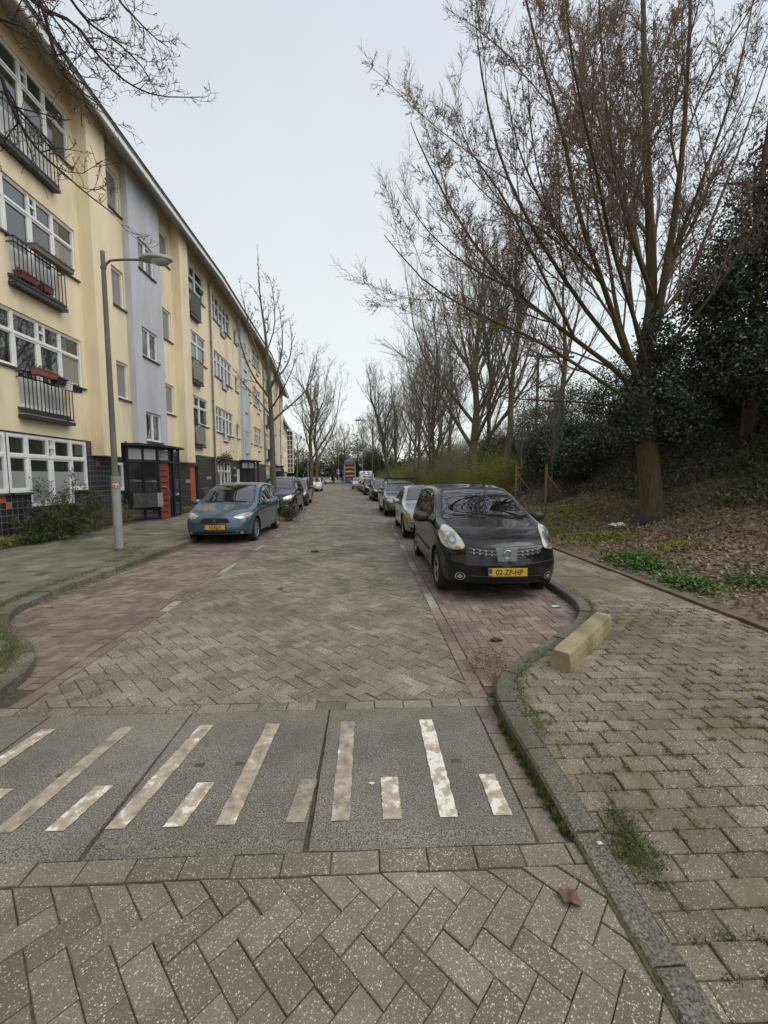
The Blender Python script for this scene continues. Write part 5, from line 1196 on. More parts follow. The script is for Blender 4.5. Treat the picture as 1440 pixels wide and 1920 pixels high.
def spawn(P, Rd, nc, tlo=.25, thi=1., ang=.7, lenf=.5, plen=None, rf=.55, rng=R, up=0, minL=0):
    n, K, _ = P.shape; idx = np.repeat(np.arange(n), nc); m = len(idx)
    t = np.clip((tlo+(thi-tlo)*(np.tile((np.arange(nc)+.5)/nc, n)+rng.uniform(-.5, .5, m)/nc)), 0, .999)*(K-1)
    i = t.astype(int); f = (t-i)[:, None]; s = P[idx, i]*(1-f)+P[idx, i+1]*f; d = nrm(P[idx, i+1]-P[idx, i])
    o = nrm(np.cross(d, rng.normal(0, 1, (m, 3)))); a = ang*rng.uniform(.7, 1.25, m)[:, None]
    nd = nrm(d*np.cos(a)+o*np.sin(a)+np.array([0, 0, up])); r = (Rd[idx, i]*(1-f[:, 0])+Rd[idx, i+1]*f[:, 0])*rf
    L = plen[idx]*lenf*(1.15-.65*t/(K-1))*rng.uniform(.7, 1.25, m)
    k = L > minL; spawn.idx = idx[k]
    return s[k], nd[k], L[k], r[k]
def tubes(Ps, Rs, ns=3):
    """list of (N,K,3),(N,K) -> V,F arrays"""
    VV = []; FF = []; base = 0
    for P, Rr in zip(Ps, Rs):
        n, K, _ = P.shape
        if n == 0: continue
        d = np.empty_like(P); d[:, 1:-1] = P[:, 2:]-P[:, :-2]; d[:, 0] = P[:, 1]-P[:, 0]; d[:, -1] = P[:, -1]-P[:, -2]; d = nrm(d)
        ref = nrm(d[:, :1]*0+np.array([.31, .17, .93])); ref = np.where(np.abs((d[:, :1]*ref).sum(-1, keepdims=True)) > .93, np.array([1., 0, 0]), ref)
        a = nrm(np.cross(d, np.broadcast_to(ref, d.shape))); b = np.cross(d, a)
        an = np.arange(ns)*2*PI/ns; ring = P[:, :, None]+Rr[:, :, None, None]*(a[:, :, None]*np.cos(an)[None, None, :, None]+b[:, :, None]*np.sin(an)[None, None, :, None])
        VV.append(ring.reshape(-1, 3)); i = np.arange(n)[:, None, None]*K*ns; j = np.arange(K-1)[None, :, None]*ns; k = np.arange(ns)[None, None]
        q = base+i+j; k2 = (k+1) % ns
        FF.append(np.stack([q+k, q+k2, q+ns+k2, q+ns+k], -1).reshape(-1, 4)); base += n*K*ns
    return np.concatenate(VV), np.concatenate(FF)
def leaves(pos, size, aspect=.55, rng=R, nrm_dir=None, flat=.0, curl=.25):
    """kite-shaped leaves; returns V,F(two tris folded -> quads)"""
    n = len(pos); size = np.broadcast_to(size, (n,))*rng.uniform(.6, 1.3, n)
    u = nrm(rng.normal(0, 1, (n, 3))*(np.array([1, 1, 1-flat]))); w = rng.normal(0, 1, (n, 3))
    if nrm_dir is not None: w = w*.5+nrm_dir*1.2
    v = nrm(np.cross(u, w)); nn = np.cross(u, v)
    a = pos; b = pos+u*(size*.5)[:, None]+v*(size*aspect*.5)[:, None]; c = pos+u*size[:, None]-nn*(size*curl)[:, None]; d = pos+u*(size*.5)[:, None]-v*(size*aspect*.5)[:, None]
    V = np.stack([a, b, c, d], 1).reshape(-1, 3); F = np.arange(4*n).reshape(n, 4); return V, F
def leafobj(name, pos, size, mat, parent=None, **k):
    pos = np.asarray(pos); V, F = leaves(pos, size, **k); return mesh_np(name, V, F, mat, parent, rnd=np.clip(R.normal(.45, .25, len(F)), 0, 1))
def at(P, base): return P-np.asarray(base)
def bez(pts, n=12):
    return cat_rom(pts, n)
def bare_tree(name, label, base, limbs, trunk, spec, group=None, cat='tree', bark=None, twig=None, bud=None, lvls=((14, .8, .45), (9, .75, .45), (6, .7, .4)), Ks=(12, 7, 5, 4), buds=0, budsize=.03, up=(.05, .04, .02), wig=.12, seed=1, rmin=.0035, tlo=.2, budlast=1, minL=.05):
    """trunk: (points, radii); limbs: list of (points, r0, r1) in world space; children grown level by level"""
    rng = np.random.default_rng(seed); base = np.array(base, float); th = thing(name, label, cat, tuple(base), 0, group)
    m = MB(); m.tube([Vector(p)-Vector(base) for p in trunk[0]], trunk[1], n=14); 
    for pts, r0, r1 in limbs:
        q = bez(pts, Ks[0]); m.tube([Vector(p-base) for p in q], list(np.linspace(r0, r1, Ks[0])), n=7)
    m.build('trunk', bark or M_bark, th, fix=False)
    P = np.array([bez(l[0], Ks[0]) for l in limbs]); Rr = np.array([np.linspace(l[1], l[2], Ks[0]) for l in limbs]); PL = np.linalg.norm(np.diff(P, axis=1), axis=2).sum(1)
    Ps = []; Rs = []
    for li, (nc, ang, lf) in enumerate(lvls):
        s, d, L, r = spawn(P, Rr, nc, tlo if li == 0 else .12, 1., ang, lf, PL, .55, rng, up=.12, minL=minL)
        r = np.maximum(np.minimum(r, L*.018), rmin); P = grow(s, d, L, Ks[li+1], wig, up[li], rng); Rr = np.maximum(radii(r, Ks[li+1], .3), rmin*.6); PL = L; Ps.append(P); Rs.append(Rr)
    V, F = tubes(Ps, Rs, 3); cr_ = mesh_np('crown', V-base, F, twig or M_twig, th)
    if buds:
        pool = Ps[-1] if budlast else np.concatenate([q[:, -2:] for q in Ps]); n, K, _ = pool.shape
        i = rng.choice(n, buds, p=PL/PL.sum()); t = rng.uniform(0, K-1.001, buds); j = t.astype(int); f = (t-j)[:, None]; pos = pool[i, j]*(1-f)+pool[i, j+1]*f
        o = leafobj('buds', pos-base, budsize, bud or M_bud, th, rng=rng)
    return th
# ---- the big bare tree on the bank, limbs read from the photograph at chosen distances
YB = 9.8
def PX(x, y, Y):   # photo pixel -> point at distance Y down the street (used once, for limb shapes)
    f = 760.; P_ = math.atan(66/f); W_ = math.atan(32/f)
    fw = np.array([math.sin(W_)*math.cos(P_), math.cos(W_)*math.cos(P_), -math.sin(P_)]); rt = np.array([math.cos(W_), -math.sin(W_), 0]); upv = np.cross(rt, fw)
    d = fw+rt*(x-720)/f-upv*(y-960)/f; return np.array([0, 0, 1.68])+d*(Y/d[1])
def LM(pts, r0, r1): return ([PX(*p) for p in pts], r0, r1)
big_limbs = [
 LM([(1212, 640, 9.8), (1222, 560, 9.9), (1218, 400, 10.1), (1210, 200, 10.4), (1205, -60, 10.8), (1200, -300, 11.3)], .17, .03),
 LM([(1228, 620, 9.8), (1250, 500, 9.6), (1275, 330, 9.4), (1290, 120, 9.2), (1300, -150, 9.0)], .12, .02),
 LM([(1205, 730, 9.8), (1170, 650, 9.5), (1130, 530, 9.1), (1085, 400, 8.7), (1055, 250, 8.4), (1000, 60, 8.1), (960, -120, 7.9)], .12, .015),
 LM([(1200, 745, 9.8), (1150, 690, 9.9), (1070, 630, 10.1), (960, 540, 10.3), (870, 430, 10.5), (800, 300, 10.7), (770, 230, 10.8)], .11, .012),
 LM([(1195, 760, 9.8), (1120, 710, 9.3), (1010, 640, 8.8), (900, 590, 8.5), (800, 530, 8.3), (720, 440, 8.2)], .075, .01),
 LM([(1190, 770, 9.8), (1100, 755, 10.5), (1000, 750, 11.2), (930, 740, 11.8), (860, 700, 12.2)], .05, .008),
 LM([(1190, 690, 9.8), (1160, 600, 10.6), (1140, 480, 11.2), (1110, 340, 11.8), (1080, 180, 12.4), (1050, 20, 12.9)], .10, .014),
 LM([(1188, 692, 9.66), (1090, 570, 9.4), (1000, 430, 9.0), (940, 300, 8.7), (905, 150, 8.5), (890, 20, 8.4)], .085, .01),
 LM([(1080, 640, 10.1), (1020, 520, 9.8), (950, 380, 9.5), (880, 280, 9.4), (850, 200, 9.3)], .06, .008),
 LM([(1225, 560, 9.8), (1180, 430, 9.3), (1150, 300, 8.9), (1130, 120, 8.5), (1120, -80, 8.1)], .09, .014),
 LM([(1232, 600, 9.8), (1290, 520, 10.3), (1340, 400, 10.7), (1400, 240, 11.0), (1460, 60, 11.2)], .09, .014),
 LM([(1215, 700, 9.8), (1190, 600, 8.9), (1150, 470, 7.9), (1120, 330, 7.1), (1080, 150, 6.4), (1060, 0, 6.0)], .075, .01),
 LM([(1225, 690, 9.8), (1290, 610, 9.2), (1370, 500, 8.7), (1450, 350, 8.2), (1500, 200, 8.0)], .075, .01),
 LM([(1210, 680, 9.8), (1180, 540, 10.8), (1190, 380, 12.0), (1180, 200, 13.0), (1150, 50, 13.5)], .09, .012),
 LM([(1130, 530, 9.1), (1040, 420, 8.3), (980, 300, 7.8), (950, 180, 7.5)], .05, .008),
 LM([(960, 540, 10.3), (880, 500, 10.6), (800, 430, 10.8), (740, 340, 11.0)], .045, .007),
 LM([(1218, 400, 10.1), (1150, 280, 10.6), (1090, 130, 11.2), (1040, -20, 11.6)], .07, .01),
 LM([(1250, 500, 9.6), (1320, 330, 9.4), (1380, 150, 9.3), (1420, -40, 9.2)], .07, .01)]
big_limbs = [(l[0], l[1]*(.88 if k_ < 2 else .64), l[2]*.7) for k_, l in enumerate(big_limbs)]
tr = [PX(1222, 975, 9.82), PX(1222, 955, 9.82), PX(1219, 900, 9.8), PX(1212, 830, 9.8), PX(1208, 770, 9.8), PX(1213, 640, 9.8)]
tr[0][2] = .35
bt = bare_tree('bare_tree', 'big bare tree with many reddish budding limbs rising from the bank', (tr[0][0], 9.82, .45), big_limbs, (tr, [.39, .275, .245, .232, .222, .155]), None,
    lvls=((7, .55, .48), (15, .7, .30), (9, .75, .45), (6, .8, .48)), Ks=(12, 10, 7, 5, 4), buds=300000, budsize=.026, minL=.13, up=(.05, .08, .05, .05), wig=.09, seed=5, rmin=.0038, tlo=.12)
col_ = MB(); col_.lathe([(.46, -.05), (.44, .12), (.36, .27), (.345, .27), (.34, .0)], n=20); co_ = col_.build('root_collar', pmat('black_rubber_collar', (.012, .012, .012), (.02, .02, .02), rough=.8), bt); co_.location = (0, 0, 0)
def blob_points(n, c, r, shell=.55, rng=R, low=None):
    d = nrm(rng.normal(0, 1, (n, 3))); ph = rng.uniform(0, 6, 6)
    bump_ = 1+.16*np.sin(d[:, 0]*5+ph[0])*np.cos(d[:, 1]*4+ph[1])+.13*np.sin(d[:, 2]*7+ph[2])+.09*np.sin(d[:, 0]*11+d[:, 2]*9+ph[3])
    rr = (shell+(1-shell)*rng.uniform(0, 1, n)**.6)*bump_; return np.array(c)+d*rr[:, None]*np.array(r)
def bush(name, label, blobs, n, size, mat, cat='shrub', group=None, stems=6, stemmat=None, base=None, stemr=.02, shell=.5, crown='foliage', **kw):
    c0 = np.array(base if base is not None else (blobs[0][0][0], blobs[0][0][1], float(zbank(blobs[0][0][0], blobs[0][0][1])) if blobs[0][0][0] > 4 else .1)); th = thing(name, label, cat, tuple(c0), 0, group)
    vol = np.array([b[1][0]*b[1][1]*b[1][2] for b in blobs])**.67; k = np.maximum((n*vol/vol.sum()).astype(int), 50)
    pos = np.concatenate([blob_points(k[i], b[0], b[1], shell) for i, b in enumerate(blobs)]); leafobj(crown, pos-c0, size, mat, th, **kw)
    if stems:
        s = np.repeat(c0[None], stems, 0)+R.normal(0, .08, (stems, 3))*[1, 1, 0]; tg = pos[R.integers(0, len(pos), stems)]; t = np.linspace(0, 1, 6)[None, :, None]
        P = s[:, None]*(1-t)+tg[:, None]*t+R.normal(0, .03, (stems, 6, 3))*t; V, F = tubes([P], [np.linspace(stemr, stemr*.35, 6)[None]*np.ones((stems, 1))], 5); mesh_np('stem', V-c0, F, stemmat or M_bark, th, smooth=True)
    return th
# ivy clump in the crotch of the big tree
bush('ivy_clump', 'dark ivy clump wrapped round the trunk of the big bare tree', [((6.75, 9.75, 3.3), (.95, .9, .85)), ((7.5, 9.9, 3.0), (1.0, .9, .7)), ((7.0, 9.8, 4.1), (.55, .55, .8)), ((6.9, 9.7, 4.9), (.4, .45, .7))], 12000, .085, M_holly, cat='ivy', base=(7.0, 9.8, 2.6), stems=4)
# evergreen trees at the right edge
def evergreen(name, label, x, y, blobs, n, size, mat=M_holly, h=8, r=.16, group=None):
    z0 = float(zbank(x, y)); th = thing(name, label, 'tree', (x, y, z0-.1), 0, group); b0 = np.array((x, y, z0-.1))
    m = MB(); m.tube([(0, 0, 0), (.08, .05, h*.35), (-.05, .1, h*.7), (0, 0, h)], [r, r*.75, r*.5, .02], n=9)
    for k in range(12):
        z = h*(.2+.7*k/12); a = k*2.4; l = 1.6*(1-.4*k/12); m.tube([(0, 0, z), (l*.5*math.cos(a), l*.5*math.sin(a), z+.2), (l*math.cos(a), l*math.sin(a), z+.35)], [r*.35, r*.2, .01], n=5)
    m.build('trunk', M_bark, th, fix=False)
    vol = np.array([b[1][0]*b[1][1]*b[1][2] for b in blobs])**.67; k = (n*vol/vol.sum()).astype(int)
    pos = np.concatenate([blob_points(k[i], b[0], b[1], .45) for i, b in enumerate(blobs)]); leafobj('crown', pos-b0, size, mat, th, nrm_dir=None)
    return th
evergreen('holly_tree', 'tall dark glossy evergreen at the right edge behind the big bare tree', 10.2, 10.6, [((10.0, 10.4, 6.0), (1.7, 1.9, 2.0)), ((10.8, 10.8, 7.6), (1.5, 1.7, 1.9)), ((11.3, 10.9, 9.4), (1.2, 1.4, 1.6)), ((9.3, 10.5, 4.8), (1.5, 1.5, 1.0)), ((8.9, 10.6, 6.4), (.8, .9, .6)), ((12.3, 12, 6.5), (2.5, 2, 3.5))], 52000, .105, h=9)
evergreen('holly_tree', 'lower dark evergreen overhanging the slope at the right edge', 10.6, 7.6, [((10.0, 7.8, 4.5), (1.5, 1.7, 1.3)), ((9.0, 8.6, 4.0), (1.3, 1.2, .8)), ((10.8, 7.4, 6.0), (1.3, 1.5, 1.4))], 26000, .09, h=4.5)
# dark shrubs along the ridge of the bank, each its own thing
ridge = [(9.0, 16.5, 1.5, 1.7, M_holly, 'dark rounded rhododendron directly behind the two staked saplings'), (10.8, 14.0, 2.0, 2.2, M_holly, 'dark tall rhododendron left of the big bare trunk'),
         (12.0, 11.5, 2.2, 2.0, M_dshrub, 'dull green shrub high on the bank right of the big trunk'), (9.6, 20, 1.7, 2.2, M_holly, 'blackish evergreen shrub below the middle group of bare trees'),
         (11.5, 24, 2.4, 3.0, M_dshrub, 'large dark shrub on the ridge between bare trunks'), (9.2, 28, 2.0, 2.0, M_dshrub, 'mid green shrub far along the ridge'), (12.5, 18.5, 2.2, 3.2, M_holly, 'highest black-green shrub on the ridge')]
for (x, y, r, hgt, m, lb) in ridge:
    z0 = float(zbank(x, y)); bl = [((x, y, z0+hgt*.45), (r, r*1.1, hgt*.62)), ((x-r*.6, y-.5, z0+hgt*.25), (r*.6, r*.7, hgt*.4)), ((x+r*.5, y+.6, z0+hgt*.55), (r*.6, r*.7, hgt*.5))]
    bush('evergreen_shrub', lb, bl, int(9000+3500*r), .10, m, group='evergreen shrubs on the bank', shell=.55)
spring = [(5.9, 20.8, 1.45, 2.5, M_shrub, 'yellow-green spring shrub just left of the staked saplings'), (7.5, 22.5, 1.3, 2.0, M_shrub, 'olive-yellow shrub against the dark rhododendrons'), (5.0, 27.5, 1.4, 2.3, M_shrub, 'bright yellow-green shrub behind the parked cars'), (4.6, 32, 1.6, 2.4, M_dshrub, 'broad dark green shrub behind the estate car'),
          (3.6, 38, 1.8, 2.6, M_shrub, 'yellowish shrub near the leaning bare tree'), (3.8, 45, 2.0, 2.0, M_dshrub, 'green shrub beside the tall lamp post'), (7.4, 24, 1.3, 1.4, M_dshrub, 'dark leafy shrub in front of the thick fork-trunked tree'), (3.0, 56, 2.2, 2.6, M_shrub, 'olive shrub behind the striped van')]
for (x, y, r, hgt, m, lb) in spring:
    z0 = float(zbank(x, y)); bl = [((x, y, z0+hgt*.5), (r, r, hgt*.6)), ((x+r*.6, y+.4, z0+hgt*.5), (r*.7, r*.7, hgt*.5)), ((x-r*.5, y+.5, z0+hgt*.35), (r*.6, r*.6, hgt*.4))]
    bush('deciduous_shrub', lb, bl, 9000, .06, m, group='shrubs at the foot of the bank', shell=.25, stems=18, stemmat=M_twigg, stemr=.014)
# generic bare trees
def auto_tree(label, x, y, H, fork, nl, lean=(0, 0), spread=.5, r=.2, seed=1, lv=((9, .6, .36), (7, .65, .42), (6, .7, .42)), group='bare trees along the bank', twig=None, bark=None, z0=None, buds=0, bud=None, rmin=None, upl=.12, name='bare_tree', budsize=.05):
    rng = np.random.default_rng(seed); z0 = (float(zbank(x, y)) if x > cxo(y)+4.3 else .08) if z0 is None else z0
    b = np.array((x, y, z0-.05)); top = b+np.array([lean[0], lean[1], H*.97])
    T = [b]; 
    for t in np.linspace(.2, 1, 7): T.append(b*(1-t)+top*t+np.append(rng.normal(0, .018*H*t, 2), 0))
    T = np.array(T); rad = list(np.linspace(r, .012, 8)); rad[0] = r*1.25
    limbs = [(T[1:], rad[1], .012)]
    for k in range(nl):
        t = fork+(0.9-fork)*(k/nl)**1.15; a = k*2.399+rng.uniform(-.4, .4); s = b+(top-b)*t; q = np.array([np.interp(t, np.linspace(0, 1, 8), T[:, c]) for c in range(3)]); q[2] = s[2]
        Lh = H*(1-t)*rng.uniform(.75, 1.05)*.85+.6; o = np.array([math.cos(a), math.sin(a), 0]); sp = spread*rng.uniform(.45, .85)
        limbs.append((np.array([q, q+o*Lh*.22*sp*1.6+[0, 0, Lh*.24], q+o*Lh*.42*sp*1.5+[0, 0, Lh*.48], q+o*Lh*.6*sp*1.3+[0, 0, Lh*.95]]), max(.012, r*(1-t)*.62), .006))
    rm = rmin or max(.003, y*.00018)
    return bare_tree(name, label, b, limbs, (T, rad), None, group=group, bark=bark or M_barkg, twig=twig or M_twigg, lvls=lv, Ks=(8, 6, 5, 4), seed=seed, rmin=rm, buds=buds, bud=bud, budsize=budsize, up=(.06, .05, .03), wig=.11, tlo=.15)
auto_tree('thick fork-trunked bare tree in the middle of the right bank', 6.6, 25, 16.5, .15, 20, spread=.68, r=.26, seed=11, lv=((12, .55, .36), (9, .6, .42), (7, .65, .42)))
auto_tree('slender upright bare tree right of the thick fork-trunked one', 8.6, 28, 15, .25, 10, lean=(-.8, 0), spread=.4, r=.17, seed=12)
auto_tree('tall straight bare tree with its trunk just left of the saplings', 8.2, 24, 17, .3, 11, lean=(.6, 0), spread=.4, r=.2, seed=13)
auto_tree('double-trunked slim bare tree behind the estate car', 5.7, 36, 13, .18, 12, lean=(-.3, 0), spread=.5, r=.17, seed=14)
auto_tree('pale slim bare tree left of the thick fork-trunked one', 4.9, 30, 15, .2, 13, spread=.6, r=.16, seed=24)
auto_tree('bare tree rising behind the broad dark green shrub', 5.4, 42, 15.5, .2, 13, spread=.6, r=.18, seed=25)
auto_tree('thin bare tree partnering the double-trunked one', 6.3, 37, 12.5, .2, 10, lean=(.6, 0), spread=.5, r=.14, seed=15)
auto_tree('bare tree leaning left beside the tall lamp post', 2.9, 46, 14.0, .24, 12, lean=(-2.9, 0), spread=.42, r=.24, seed=16)
auto_tree('upright bare tree close behind the leaning one', 3.4, 48, 12.5, .25, 11, lean=(0, 0), spread=.42, r=.17, seed=17)
auto_tree('far slim bare tree above the striped van', 6.5, 55, 15, .25, 12, spread=.5, r=.22, seed=18)
auto_tree('far bare tree right of the one above the striped van', 9.0, 44, 14, .25, 12, spread=.5, r=.22, seed=19)
auto_tree('bare tree on the ridge behind the dark rhododendrons', 13, 27, 13, .25, 10, spread=.5, r=.2, seed=20, lv=((8, .6, .36), (6, .65, .42), (5, .7, .42)))
auto_tree('bare tree far right on the ridge above the holly', 14, 20, 12, .25, 9, spread=.5, r=.18, seed=21, lv=((8, .6, .36), (6, .65, .42), (5, .7, .42)))
# street trees on the left
YT = 15.9
def L1(pts, r0, r1): return LM([(a, b, YT+c) for a, b, c in pts], r0, r1)
st_l = [L1([(503, 690, 0), (497, 620, .05), (488, 560, .1), (483, 480, .1)], .07, .008), L1([(511, 790, 0), (530, 772, .2), (565, 742, .4), (585, 710, .5), (597, 650, .6)], .05, .006),
        L1([(503, 735, 0), (520, 700, -.3), (530, 640, -.6), (523, 570, -.7)], .05, .006), L1([(505, 720, 0), (535, 690, .4), (547, 650, .7), (543, 600, .9)], .045, .006),
        L1([(501, 700, 0), (475, 640, .4), (462, 590, .6), (450, 535, .7)], .045, .006), L1([(505, 745, 0), (472, 700, -.5), (450, 640, -.8), (440, 585, -.9)], .045, .006),
        L1([(508, 780, 0), (482, 748, .7), (458, 720, 1.2), (440, 695, 1.5)], .035, .005), L1([(509, 765, 0), (525, 740, -.8), (545, 700, -1.3), (560, 660, -1.6)], .035, .005), L1([(500, 660, 0), (515, 610, .4), (512, 550, .6), (505, 520, .7)], .03, .005)]
t_b = PX(513, 940, YT); t_b[2] = -.02
tr_ = [t_b, PX(513, 905, YT), PX(511, 850, YT), PX(509, 790, YT), PX(506, 740, YT), PX(503, 690, YT)]
bare_tree('bare_tree', 'young bare street tree with steep limbs between the blue hatchback and the black car', t_b, st_l, (tr_, [.14, .108, .10, .09, .08, .055]), None, group='bare street trees on the left', bark=M_barkg, twig=M_twigp, lvls=((9, .6, .26), (6, .7, .34), (3, .8, .36)), Ks=(9, 5, 4, 3), seed=31, rmin=.0042, buds=3500, bud=M_budg, budsize=.035, up=(.1, .06, .04), wig=.14)
auto_tree('bare street tree with wide spreading limbs, second on the left', -4.95, 36, 12.4, .26, 12, lean=(.2, 0), spread=.75, r=.19, seed=32, lv=((8, .6, .36), (6, .65, .42), (5, .7, .42)), group='bare street trees on the left', z0=0.05)
auto_tree('bare street tree furthest down the left kerb', -6.0, 49, 13.5, .28, 12, spread=.6, r=.2, seed=33, lv=((8, .6, .36), (6, .65, .42), (5, .7, .42)), group='bare street trees on the left', z0=0.05)
# overhanging branches, top left, from a tree standing left of the picture
ol = [LM([(-260, -260, 4.2), (-60, -120, 4.3), (60, -20, 4.4), (92, 60, 4.5), (108, 125, 4.6), (140, 160, 4.7), (190, 200, 4.8)], .045, .006),
      LM([(-260, -300, 4.2), (-20, -90, 4.6), (65, 5, 4.9), (140, 45, 5.1), (185, 105, 5.3), (240, 155, 5.5), (300, 180, 5.7), (385, 182, 5.9)], .04, .005),
      LM([(-200, -380, 4.2), (40, -140, 4.8), (130, -5, 5.2), (170, 45, 5.4), (220, 80, 5.6), (270, 130, 5.8), (300, 190, 6.0)], .035, .005),
      LM([(-300, 60, 3.6), (-120, 80, 3.7), (-10, 130, 3.8), (15, 185, 3.9), (45, 245, 4.0), (80, 290, 4.1), (125, 330, 4.2), (165, 365, 4.3), (225, 410, 4.5)], .035, .005),
      LM([(-120, -380, 4.6), (120, -160, 5.0), (220, -5, 5.3), (250, 30, 5.4), (290, 70, 5.5), (318, 90, 5.6)], .03, .004),
      LM([(-300, -100, 3.8), (-80, 0, 4.0), (0, 35, 4.1), (50, 55, 4.2), (90, 100, 4.3), (140, 175, 4.4), (200, 215, 4.5)], .03, .004)]
tb = np.array([-6.6, 1.5, .1])
tk = [tb, tb+[.05, .05, 2.0], tb+[.1, .2, 4.2], tb+[.2, .5, 6.2]]
for l in ol: l[0].insert(0, tk[2 if l[0][0][2] < 5.4 else 3])
ol = [(l[0], l[1]*.7, l[2]*.8) for l in ol]
bare_tree('bare_tree', 'knobbly branches, darkened as backlit, hanging into the top left corner from a tree outside the picture', tb, ol, (tk, [.24, .2, .17, .06]), None, lvls=((12, .8, .13), (5, .95, .42), (3, .9, .42)), Ks=(20, 6, 4, 3), buds=1500, budsize=.022, up=(-.02, .1, .08), wig=.3, seed=9, rmin=.0034, tlo=.35, twig=M_backlit, bark=M_backlit)
# far woodland: separate trees
for i, (x, y, H, w, m, lb) in enumerate([(-2.5, 105, 12, 5.5, M_dshrub, 'dark green bushy tree behind the advertising pillar'), (-10, 118, 11, 6, M_dshrub, 'dark tree closing the street behind the far lamp post'), (-18, 108, 9, 5, M_dshrub, 'mid green tree at the far left end of the street'),
                                        (3.2, 92, 9, 4, M_dshrub, 'rounded green tree right of the advertising pillar'), (1.0, 80, 7.5, 1.6, M_holly, 'narrow ivy-covered dark trunk near the pillar'), (-26, 112, 8, 6, M_shrub, 'pale green tree farthest left behind the yellow block'), (12, 75, 9, 6, M_dshrub, 'dark green tree mass above the far bank')]):
    bl = [((x, y, H*.5), (w, w*.8, H*.5)), ((x+w*.5, y-1, H*.35), (w*.7, w*.6, H*.33)), ((x-w*.5, y-1, H*.3), (w*.7, w*.6, H*.3))]
    z0 = .05; th = thing('broadleaf_tree', lb, 'tree', (x, y, z0), 0, 'green trees closing the street'); b0 = np.array((x, y, z0))
    mm = MB(); mm.tube([(0, 0, 0), (.1, 0, H*.4), (0, 0, H*.8)], [.3, .22, .05], n=8); mm.build('trunk', M_barkg, th, fix=False)
    leafobj('crown', np.concatenate([blob_points(5200, b[0], b[1], .4) for b in bl])-b0, .34 if w > 2 else .2, m, th)
k = 0
for (x, y, H) in [(-5.5, 100, 15), (1.5, 88, 17), (-1.0, 98, 16), (5.5, 76, 15), (-13, 106, 14), (7, 66, 15), (11, 60, 15), (-9, 112, 16), (15, 50, 13), (-17, 100, 13), (3.5, 70, 13), (17, 36, 12), (-22, 104, 13)]:
    words = ['one behind the advertising pillar', 'tallest above the striped van', 'slim one right of the pillar', 'one over the row of cars', 'one left of the far lamp post', 'one on the far bank', 'broad one on the far bank', 'one in the street axis', 'one above the double-trunked tree', 'one near the glazed corner bay', 'low one past the leaning tree', 'one high behind the fork-trunked tree', 'leftmost beside the yellow block']
    auto_tree('distant greyish bare tree, '+words[k], x, y, H, .2, 10, spread=.6, r=.2, seed=50+k, lv=((8, .6, .38), (6, .65, .45), (4, .7, .45)), group='distant bare trees', twig=M_twigg, z0=.0); k += 1
# brown thicket of twigs low on the far bank
def thicket(name, label, x0, x1, y0, y1, n, h, mat, lod=.006, cat='undergrowth', kind='stuff'):
    x = R.uniform(x0, x1, n); y = R.uniform(y0, y1, n); xx = x+cxo(y); z = zbank(xx, y); s = np.stack([xx, y, z-.05], 1)
    d = nrm(np.stack([R.normal(0, .5, n), R.normal(0, .5, n), np.ones(n)], 1)); L = R.uniform(.5, 1, n)*h; P = grow(s, d, L, 5, .16, .0); Rr = radii(np.full(n, lod*1.3), 5, .4)
    s2, d2, L2, r2 = spawn(P, Rr, 5, .2, 1, .8, .45, L, .6); P2 = grow(s2, d2, L2, 4, .15, 0); V, F = tubes([P, P2], [Rr, np.maximum(radii(r2, 4, .5), lod*.5)], 3)
    o = mesh_np(name, V, F, mat); tag(o, label, cat, kind=kind)
thicket('undergrowth', 'tangle of bare brown stems covering the bank among the trees', 5.5, 14, 26, 75, 2600, 2.6, M_twigg, .012)
thicket('brambles', 'thin brown bramble stems over the slope around the big trunk', 6.8, 13, 5, 19, 1500, .8, M_twig, .0035)
# ivy and leaf litter over the slope
def scatter_bank(n, x0, x1, y0, y1, fn=None):
    x = R.uniform(x0, x1, n); y = R.uniform(y0, y1, n)
    if fn is not None: k = fn(x, y); x, y = x[k], y[k]
    xw = x+cxo(y); return np.stack([xw, y, zbank(xw, y)], 1)
nz2 = lambda x, y: np.sin(x*1.7+y*.9)+np.sin(x*.8-y*1.6+2)+np.sin(x*3.1+y*2.3)*.5
p = scatter_bank(130000, 7.2, 15, 3, 32, lambda x, y: (x+nz2(x, y)*.35 > 8.3) & (R.random(len(x)) < .9)); p[:, 2] += R.uniform(0, .22, len(p))
tag(leafobj('ivy', p, .10, M_ivy, None, nrm_dir=np.array([-.5, 0, .8])), 'carpet of dark ivy over the upper slope of the bank', 'ivy', kind='stuff')
p = scatter_bank(90000, 4.35, 12, .5, 26, lambda x, y: (R.random(len(x)) < np.clip(.35+.35*(x-4.3), 0, 1))); p[:, 2] += .01+R.uniform(0, .03, len(p))
tag(leafobj('leaf_litter', p, .075, M_brown, None, nrm_dir=np.array([0, 0, 1.]), flat=.6), 'brown leaf litter over the lower slope of the bank', 'leaves', kind='stuff')
